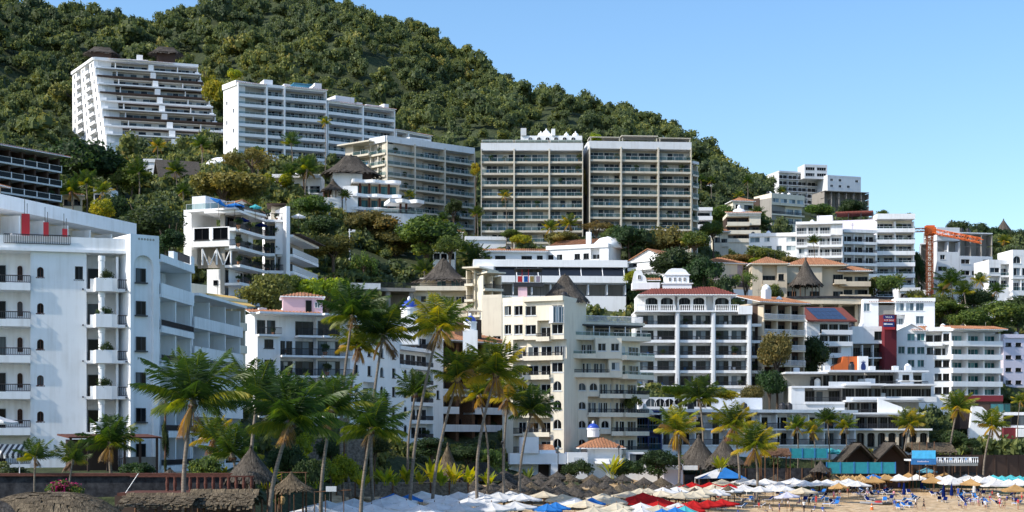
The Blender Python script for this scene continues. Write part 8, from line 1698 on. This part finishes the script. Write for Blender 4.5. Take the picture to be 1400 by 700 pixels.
thatch_mound(343, 611, 140, 2.4, 2.4, 2.9, 'hexagonal thatched lookout hut on wooden stilts among the palms', 7, THATCHD, 6, 'thatched_hut', 'hut', n=120, layers=8, conc=.1, shag=.4)
thatch_mound(398, 646, 146, 2.2, 2, 1.6, 'low brown thatched roof right of the leaning palm trunk', 8, THATCH, 4, shag=.4); thatch_mound(232, 640, 150, 2.4, 2, 1.4, 'small thatched peak behind the red-posted railing', 9, THATCHD, 4)
thatch_mound(612, 607, 222, 2.6, 2.6, 4.6, 'pointed thatched cone among the middle palms', 10, THATCH, 5, shag=.5, conc=.3); thatch_mound(655, 632, 232, 3.4, 2.4, 2.4, 'dark thatched roof right of the pointed cone', 12, THATCHD, 4, ridge=1.0)
thatch_mound(955, 596, 268, 5.0, 4, 5.2, 'dark thatched roof behind the yellow palm right of the beach villa', 13, THATCHD, 6, shag=.5); thatch_mound(990, 598, 266, 4.0, 3, 4.5, 'dark thatched roof left of the bushy palms', 14, THATCHD, 6, shag=.5)
thatch_mound(1122, 629, 268, 1.9, 1.9, 1.9, 'small thatched lookout tower on stilts by the golden umbrellas', 15, THATCHD, 6, 'lookout_hut', 'hut', n=36, layers=5)
thatched_hall(1154, 1201, 276, 629, 605, 'dark gabled thatch restaurant roof, left peak of the pair', 16, 9, THATCHD, 'restaurant_palapa', gable=True); thatched_hall(1199, 1248, 276, 630, 604, 'dark gabled thatch restaurant roof, right peak of the pair', 17, 9, THATCHD, 'restaurant_palapa', gable=True); thatched_hall(1248, 1308, 278, 617, 606, 'brown thatched roof over the railed restaurant deck', 18, 9, THATCH, 'restaurant_palapa')
thatch_mound(1318, 645, 271, 4.2, 3, 1.5, 'wide flat green-brown thatched shade among white canopies', 19, THATCHD, 5, ridge=1, conc=-.2); thatched_hall(1046, 1082, 262, 622, 614, 'brown wooden pavilion roof right of the heavy low palm', 20, 5, WOOD, 'wooden_pavilion', cat='pavilion')
# rocks / sea wall
# turquoise walls, kiosk, deck
def wall_thing(name, u0, u1, D, v0, v1, mat, label, cat='wall', t=.3, D1=None, cap=None):
    a_, b_ = P(u0, D), P(u1, D1 or D); M, w = frame(a_, b_, 0); x = a_.x; z1, z0_ = Z(v0, D), Z(v1, D); o = thing(name, (x, D, z0_), label, cat); link('panel', MB().box(0, w, 0, t, z0_ - .3, z1).mesh('panel', mat), o, Matrix.Translation((-x, -D, -z0_)) @ M)
    k = max(2, int(w / 2.2))
    for i in range(k + 1): link('post', cached(('wp', r2(z1 - z0_), mat.name), lambda: MB().box(-.09, .09, -.1, -.003, -.3, z1 - z0_ + .06).mesh('post', BLUEP if mat in (TEAL, SKYB) else DKBRN if mat is DKBRN else WOOD)), o, Matrix.Translation((-x, -D, -z0_)) @ M @ T((w * i / k, 0, z0_)))
    return o
wall_thing('turquoise_wall', 1130, 1224, 270, 632, 645, TEAL, 'long turquoise board wall above the golden thatch umbrellas'); wall_thing('turquoise_fence', 1080, 1131, 280, 613, 624, TEAL, 'turquoise slat fence under the terrace umbrellas'); wall_thing('promenade_wall', 640, 1000, 251, 652, 664, DKSTONE, 'dark promenade retaining wall behind the thatch umbrellas', D1=268); wall_thing('promenade_wall', 1000, 1135, 270, 640, 655, DKSTONE, 'dark retaining wall left of the golden umbrellas', D1=270)
wall_thing('stone_wall', 412, 500, 208, 600, 636, STONE, 'rough grey stone wall behind the yellow croton bushes'); wall_thing('rock_bank', 460, 640, 206, 660, 676, STONE, 'low rocky bank behind the white umbrella cluster', t=2)
wall_thing('restaurant_shade_panel', 1226, 1410, 284, 622, 650, DKBRN, 'dark panel standing in for the shaded restaurant interior behind right-hand canopies', D1=287); wall_thing('glass_awning', 908, 955, 256, 637, 640, PALEG, 'thin flat pale canopy on slim posts right of the beach villa', 'canopy', 3)  # dark restaurant panel added in place of a shaded interior
ks = thing('blue_kiosk', (X(1263, 268), 268, Z(636, 268)), 'bright blue signboard balcony of the beach restaurant', 'restaurant balcony'); M, w = frame(P(1246, 267), P(1280, 267), Z(636, 267)); I = Matrix.Translation(-ks.location) @ M
link('sign_board', MB().box(0, w, 0, .25, .1, 1.1).mesh('sign_board', BLUEP), ks, I); link('glass_panel', MB().box(.1, w - .1, .02, .12, 1.12, 2.5).mesh('glass_panel', SKYB), ks, I); link('deck', MB().box(0, w, .26, 5, .7, 1.0).mesh('deck', PALEG), ks, I)
bm_ = MB()
for i in range(9): bm_.box(w * (.24 + .052 * i), w * (.24 + .052 * i) + .17, -.03, -.002, .52, .70 + .06 * (i % 3 == 0))
link('lettering', bm_.mesh('lettering', CANV['lavender']), ks, I)
for x in (.05, .35, .65, .95): link('post', MB().tube([(w * x, .4, -2.5), (w * x, .4, 4)], .08, 6).mesh('post', WOOD), ks, I)
rd = thing('railed_deck', (X(1310, 270), 270, Z(636, 270)), 'raised restaurant deck with pale balusters and plastic chairs', 'restaurant balcony'); M, w = frame(P(1281, 268), P(1337, 269), Z(633, 268)); I = Matrix.Translation(-rd.location) @ M
link('deck', MB().box(0, w, 0, 5, -.5, 0).mesh('deck', CONC), rd, I); link('balustrade', rail_mesh(w, 1, 1.0, 'baluster', 0, (False, False)), rd, I)
for i in range(6): link('post', MB().tube([(w * i / 5, .5, -3), (w * i / 5, .5, -.5)], .1, 6).mesh('post', WOOD), rd, I)
CH = MB().box(-.25, .25, -.25, .25, .42, .47).box(-.25, .25, .2, .25, .47, .95)
for sx in (-.22, .22):
    for sy in (-.22, .22): CH.tube([(sx, sy, 0), (sx, sy, .42)], .025, 5)
CHM = {k: CH.mesh('chair', m_) for k, m_ in (('white', WPAINT), ('blue', BLUEP))}
for i in range(8):
    o = link('plastic_chair', CHM['white' if i % 3 else 'blue'], None, M @ T((w * (.08 + .115 * i), 1.4, 0)) @ Matrix.Rotation(i * .8, 4, 'Z')); tag(o, '%s plastic chair, %s behind the pale deck balusters' % ('white' if i % 3 else 'blue', nth(i)), 'chair', 'chairs on the railed deck')
# pergola by the hotel
pg = thing('pergola', (X(150, 152), 152, 7.2), 'dark wooden pergola with brown roof at the foot of the seafront hotel', 'pergola'); M, w = frame(P(97, 150), P(215, 154), Z(642, 152)); I = Matrix.Translation(-pg.location) @ M
link('roof', MB().xprism([(-.5, 3.0), (4.5, 3.3), (4.5, 3.45), (-.5, 3.15)], -.3, w + .3).mesh('roof', REDWOOD), pg, I); link('interior_shade_block', MB().box(w * .05, w * .62, 2.5, 4, -.5, 2.9).mesh('interior_shade_block', DKBRN), pg, I); link('counter', MB().box(w * .62, w, .5, .8, -.3, 1.2).mesh('counter', CONC), pg, I)  # dark block stands in for the shaded inside of the pergola
for x in (0, .2, .42, .62, .8, 1): link('post', MB().box(w * x - .1, w * x + .1, 0, .2, -.5, 3.05).mesh('post', DKBRN), pg, I)
aw = thing('striped_awning', (X(12, 140), 140, Z(640, 140)), 'white and black striped scalloped awning at left edge', 'awning'); M, w = frame(P(-20, 140), P(33, 140), Z(622, 140)); I = Matrix.Translation(-aw.location) @ M; k = 14
for c in (0, 1):
    b = MB()
    for i in range(k):
        if i % 2 == c: x0, x1 = w * i / k, w * (i + 1) / k; b.quad((x0, -1.2, .1), (x1, -1.2, .1), (x1, .6, .95), (x0, .6, .95)); b.quad((x0, -1.2, .1), (x1, -1.2, .1), (x1 - .05, -1.22, -.3), (x0 + .05, -1.22, -.3))
    link('stripe_cloth', b.mesh('stripe_cloth', CANV['white'] if c == 0 else IRON), aw, I)
link('frame', MB().tube([(0, -1.15, .08), (w, -1.15, .08)], .04, 5).tube([(w * .98, -1.1, -3), (w * .98, -1.1, .1)], .05, 5).mesh('frame', WPAINT), aw, I)
wc = thing('white_canopy', (X(2, 138), 138, 7), 'white canvas canopy corner on a pole at left edge, above the awning', 'umbrella'); zz = Z(562, 138) - 7; link('canopy', canopy_mesh(2.4, .9, 'white', 8, True), wc, Matrix.Translation((-1.2, 0, zz - .9))); link('pole', MB().tube([(-1.2, 0, -1), (-1.2, 0, zz)], .05, 6).mesh('pole', IRON), wc)
# post frame with basket lanterns right of the leaning palm
pf = thing('post_frame', (X(400, 150), 150, 1.5), 'spindly post and beam frame with woven lanterns behind the white umbrellas', 'frame'); b = MB(); zz = lambda v: Z(v, 150) - 1.5; xx = lambda u: X(u, 150) - X(400, 150)
for u, v in ((418, 646), (430, 672), (470, 668), (385, 646), (445, 676), (402, 676)): b.tube([(xx(u), 0, -1), (xx(u), 0, zz(v))], .05, 6)
b.tube([(xx(375), 0, zz(646)), (xx(420), 0, zz(646))], .05, 5); b.tube([(xx(425), 0, zz(673)), (xx(480), 0, zz(670))], .05, 5); link('frame', b.mesh('frame', WOOD), pf)
for u, v in ((404, 658), (388, 663), (386, 684)): link('lantern', MB().lathe([(.05, .4), (.25, .3), (.3, 0), (.22, -.3), (.1, -.42)], 9).mesh('lantern', TANTH), pf, Matrix.Translation((xx(u), -.1, zz(v))))
link('sign_board', MB().box(-.5, .5, -.1, 0, 0, .5).mesh('sign_board', PALEG), pf, Matrix.Translation((xx(453), -.1, zz(672))))
# ------------------------------------------------------------------ parasols on the zigzag-balcony building
for u, v, D, col, r, lab in ((299, 272, 266.5, 'blue', 1.5, 'tilted blue parasol on the left end of the roof terrace'), (321, 277, 268, 'blue', 1.6, 'wide blue parasol in the middle of the roof terrace'), (349, 279, 273, 'turquoise', 1.1, 'turquoise parasol before the small gable'), (332, 297, 271, 'navy', 1.1, 'dark blue parasol on the balcony below the terrace, left of two'), (357, 304, 279.5, 'navy', 1.1, 'dark blue parasol on the balcony below the terrace, right of two'), (408, 292, 287, 'white', 1.3, 'white parasol on the right roof above the brown awning')):
    z = Z(v, D); o = thing('parasol', (X(u, D), D, z - 2.5), lab, 'parasol', 'parasols on the zigzag balcony building'); link('canopy', canopy_mesh(r, .5, col), o, Matrix.Translation((0, 0, 2.0)) @ Matrix.Rotation(.5 if 'tilted' in lab else 0, 4, 'Y')); link('pole', pole_me(2.4), o)
# potted plants on balconies
ci = 0
def pot(u, v, D, s, label, grp='potted plants on balconies', mat=LEAFD):
    global ci
    ci += 1; x, z = X(u, D), Z(v, D); o = thing('potted_plant', (x, D, z), label, 'potted plant', grp); link('pot', cached('pot', lambda: MB().lathe([(.16, 0), (.24, .35), (.27, .4), (.2, .41)], 9).mesh('pot', TILE)), o, Matrix.Diagonal((s, s, s, 1))); k = ci % 3; link('leaves', cached(('potl', k, mat.name), lambda: quads_mesh('leaves', PROTO['bush', k][0][::3] * np.array([.62, .62, .75]) + np.array([0, 0, .7]), PROTO['bush', k][1][::3], mat)), o, Matrix.Diagonal((s, s, s, 1)))
for i in range(5): pot(145 - (i % 2) * 3, 394.4 + i * 49, 161.8, 1.5, 'potted plant behind the angled hotel parapet, %s balcony from the top' % ['first', 'second', 'third', 'fourth', 'fifth'][i])
fl_n = ['roof terrace', 'first balcony below the terrace', 'second balcony below the terrace', 'third balcony below the terrace', 'lowest balcony']
for f in range(5):
    for k in range(5):
        u = 326 + k * 13; D_ = np.interp(u, [324, 361, 391], [268, 280, 280.5]) + .35; pot(u, 600 - (Z(287, 268) - f * 3.05 - EYE) * FOC / D_, D_, 1.0 + .5 * ((k * 7 + f * 3) % 4) / 3, 'plant on the zigzag building, %s, %s' % (fl_n[f], nth(k)))

# furniture and plants on the balconies of the larger buildings
BCH = MB().box(-.28, .28, -.28, .28, .40, .46).box(-.28, .28, .24, .28, .46, .95)
for sx in (-.25, .25):
    for sy in (-.25, .25): BCH.tube([(sx, sy, 0), (sx, sy, .4)], .025, 4)
BCHM = {k: BCH.mesh('chair', m_) for k, m_ in (('white', WPAINT), ('brown', WOOD), ('blue', BLUEP))}
SHORT = {'grey beige balcony tower with white roof band': 'left twin tower', 'grey beige balcony tower with framed roof': 'right twin tower', 'grey beige balcony tower turned': 'cornered tower', 'long white hotel with tall': 'pilastered hotel', 'dark hillside hotel': 'red-eaved hotel', 'white tower with rounded': 'rounded-balcony tower', 'white apartment block with black': 'pink-cabin block'}
by = {}
for B_, f, i, M_, cw, rec, over in CELLS:
    s_ = next((v for k, v in SHORT.items() if B_.o['label'].startswith(k)), None)
    if s_: by.setdefault((s_, f), []).append((700 + M_.translation.x / M_.translation.y * FOC, M_, cw, rec, over))
rb = random.Random(21); cnt = {}
for (s_, f), L in sorted(by.items(), key=lambda e: e[0]):
    L.sort(key=lambda e: e[0])
    for i, (u, M_, cw, rec, over) in enumerate(L):
        if u < 0: continue
        fl_ = 'lowest' if f == 0 else ORD[f]; q = rb.random(); base_ = 'on the %s, %s floor up, %s bay' % (s_, fl_, 'leftmost' if i == 0 else ORD[i])
        if q < .42 and cnt.get('p', 0) < 110:
            cnt['p'] = cnt.get('p', 0) + 1; k = rb.randrange(3); sz = rb.uniform(.9, 1.7); o = thing('potted_plant', (0, 0, 0), ('low' if sz < 1.15 else 'bushy' if sz < 1.45 else 'tall') + ' potted plant ' + base_, 'potted plant', 'potted plants on balconies'); o.matrix_basis = M_ @ T((cw * rb.uniform(.15, .85), .25, .0)) @ Matrix.Scale(sz, 4); link('pot', CACHE['pot'], o); link('leaves', CACHE[('potl', k, LEAFD.name)], o)
        if .3 < q < .75 and cnt.get('c', 0) < 110:
            cnt['c'] = cnt.get('c', 0) + 1; c_ = rb.choice(('white', 'brown', 'blue')); o = link('balcony_chair', BCHM[c_], None, M_ @ T((cw * rb.uniform(.15, .85), .75, 0)) @ Matrix.Rotation(rb.uniform(0, 6.28), 4, 'Z')); tag(o, c_ + ' chair ' + base_, 'chair', 'chairs on balconies')
# ------------------------------------------------------------------ sky, sun, camera
SUN = Vector((-.73, -.29, .61)).normalized(); EL = math.asin(SUN.z); AZ = math.atan2(SUN.x, SUN.y)
w = bpy.data.worlds.new('World'); scene.world = w; w.use_nodes = True; nt = w.node_tree; nt.nodes.clear()
sk = nt.nodes.new('ShaderNodeTexSky'); sk.sky_type = 'NISHITA'; sk.sun_disc = False; sk.sun_elevation = EL; sk.sun_rotation = AZ; sk.air_density = 1.0; sk.dust_density = 1.0; sk.ozone_density = 2.0; sk.altitude = 0
bg = nt.nodes.new('ShaderNodeBackground'); bg.inputs['Strength'].default_value = 0.15; ow = nt.nodes.new('ShaderNodeOutputWorld')
hs = nt.nodes.new('ShaderNodeHueSaturation'); hs.inputs['Saturation'].default_value = 1.2; hs.inputs['Value'].default_value = 1.5; nt.links.new(sk.outputs[0], hs.inputs['Color']); nt.links.new(hs.outputs[0], bg.inputs[0]); nt.links.new(bg.outputs[0], ow.inputs[0])
sl = bpy.data.lights.new('sun', 'SUN'); sl.energy = 5.0; sl.angle = R(.5); sl.color = (1, .94, .84); so = bpy.data.objects.new('sun', sl); COL.objects.link(so); so.rotation_euler = SUN.to_track_quat('Z', 'Y').to_euler(); so.location = SUN * 300
cd = bpy.data.cameras.new('camera'); cam = bpy.data.objects.new('camera', cd); COL.objects.link(cam); cam.location = (0, 0, EYE); cam.rotation_euler = (R(90), 0, 0); cd.sensor_width = 36; cd.lens = 36 * FOC / 1400; cd.shift_y = 250 / 1400; cd.clip_start = 1; cd.clip_end = 6000; scene.camera = cam
scene.view_settings.view_transform = 'Standard'; scene.view_settings.look = 'None'; scene.view_settings.exposure = 0; scene.view_settings.gamma = 1
scene.cycles.max_bounces = 6; scene.cycles.diffuse_bounces = 3; scene.cycles.glossy_bounces = 2; scene.cycles.transmission_bounces = 3; scene.cycles.transparent_max_bounces = 6; scene.cycles.use_denoising = True
bpy.context.view_layer.update()
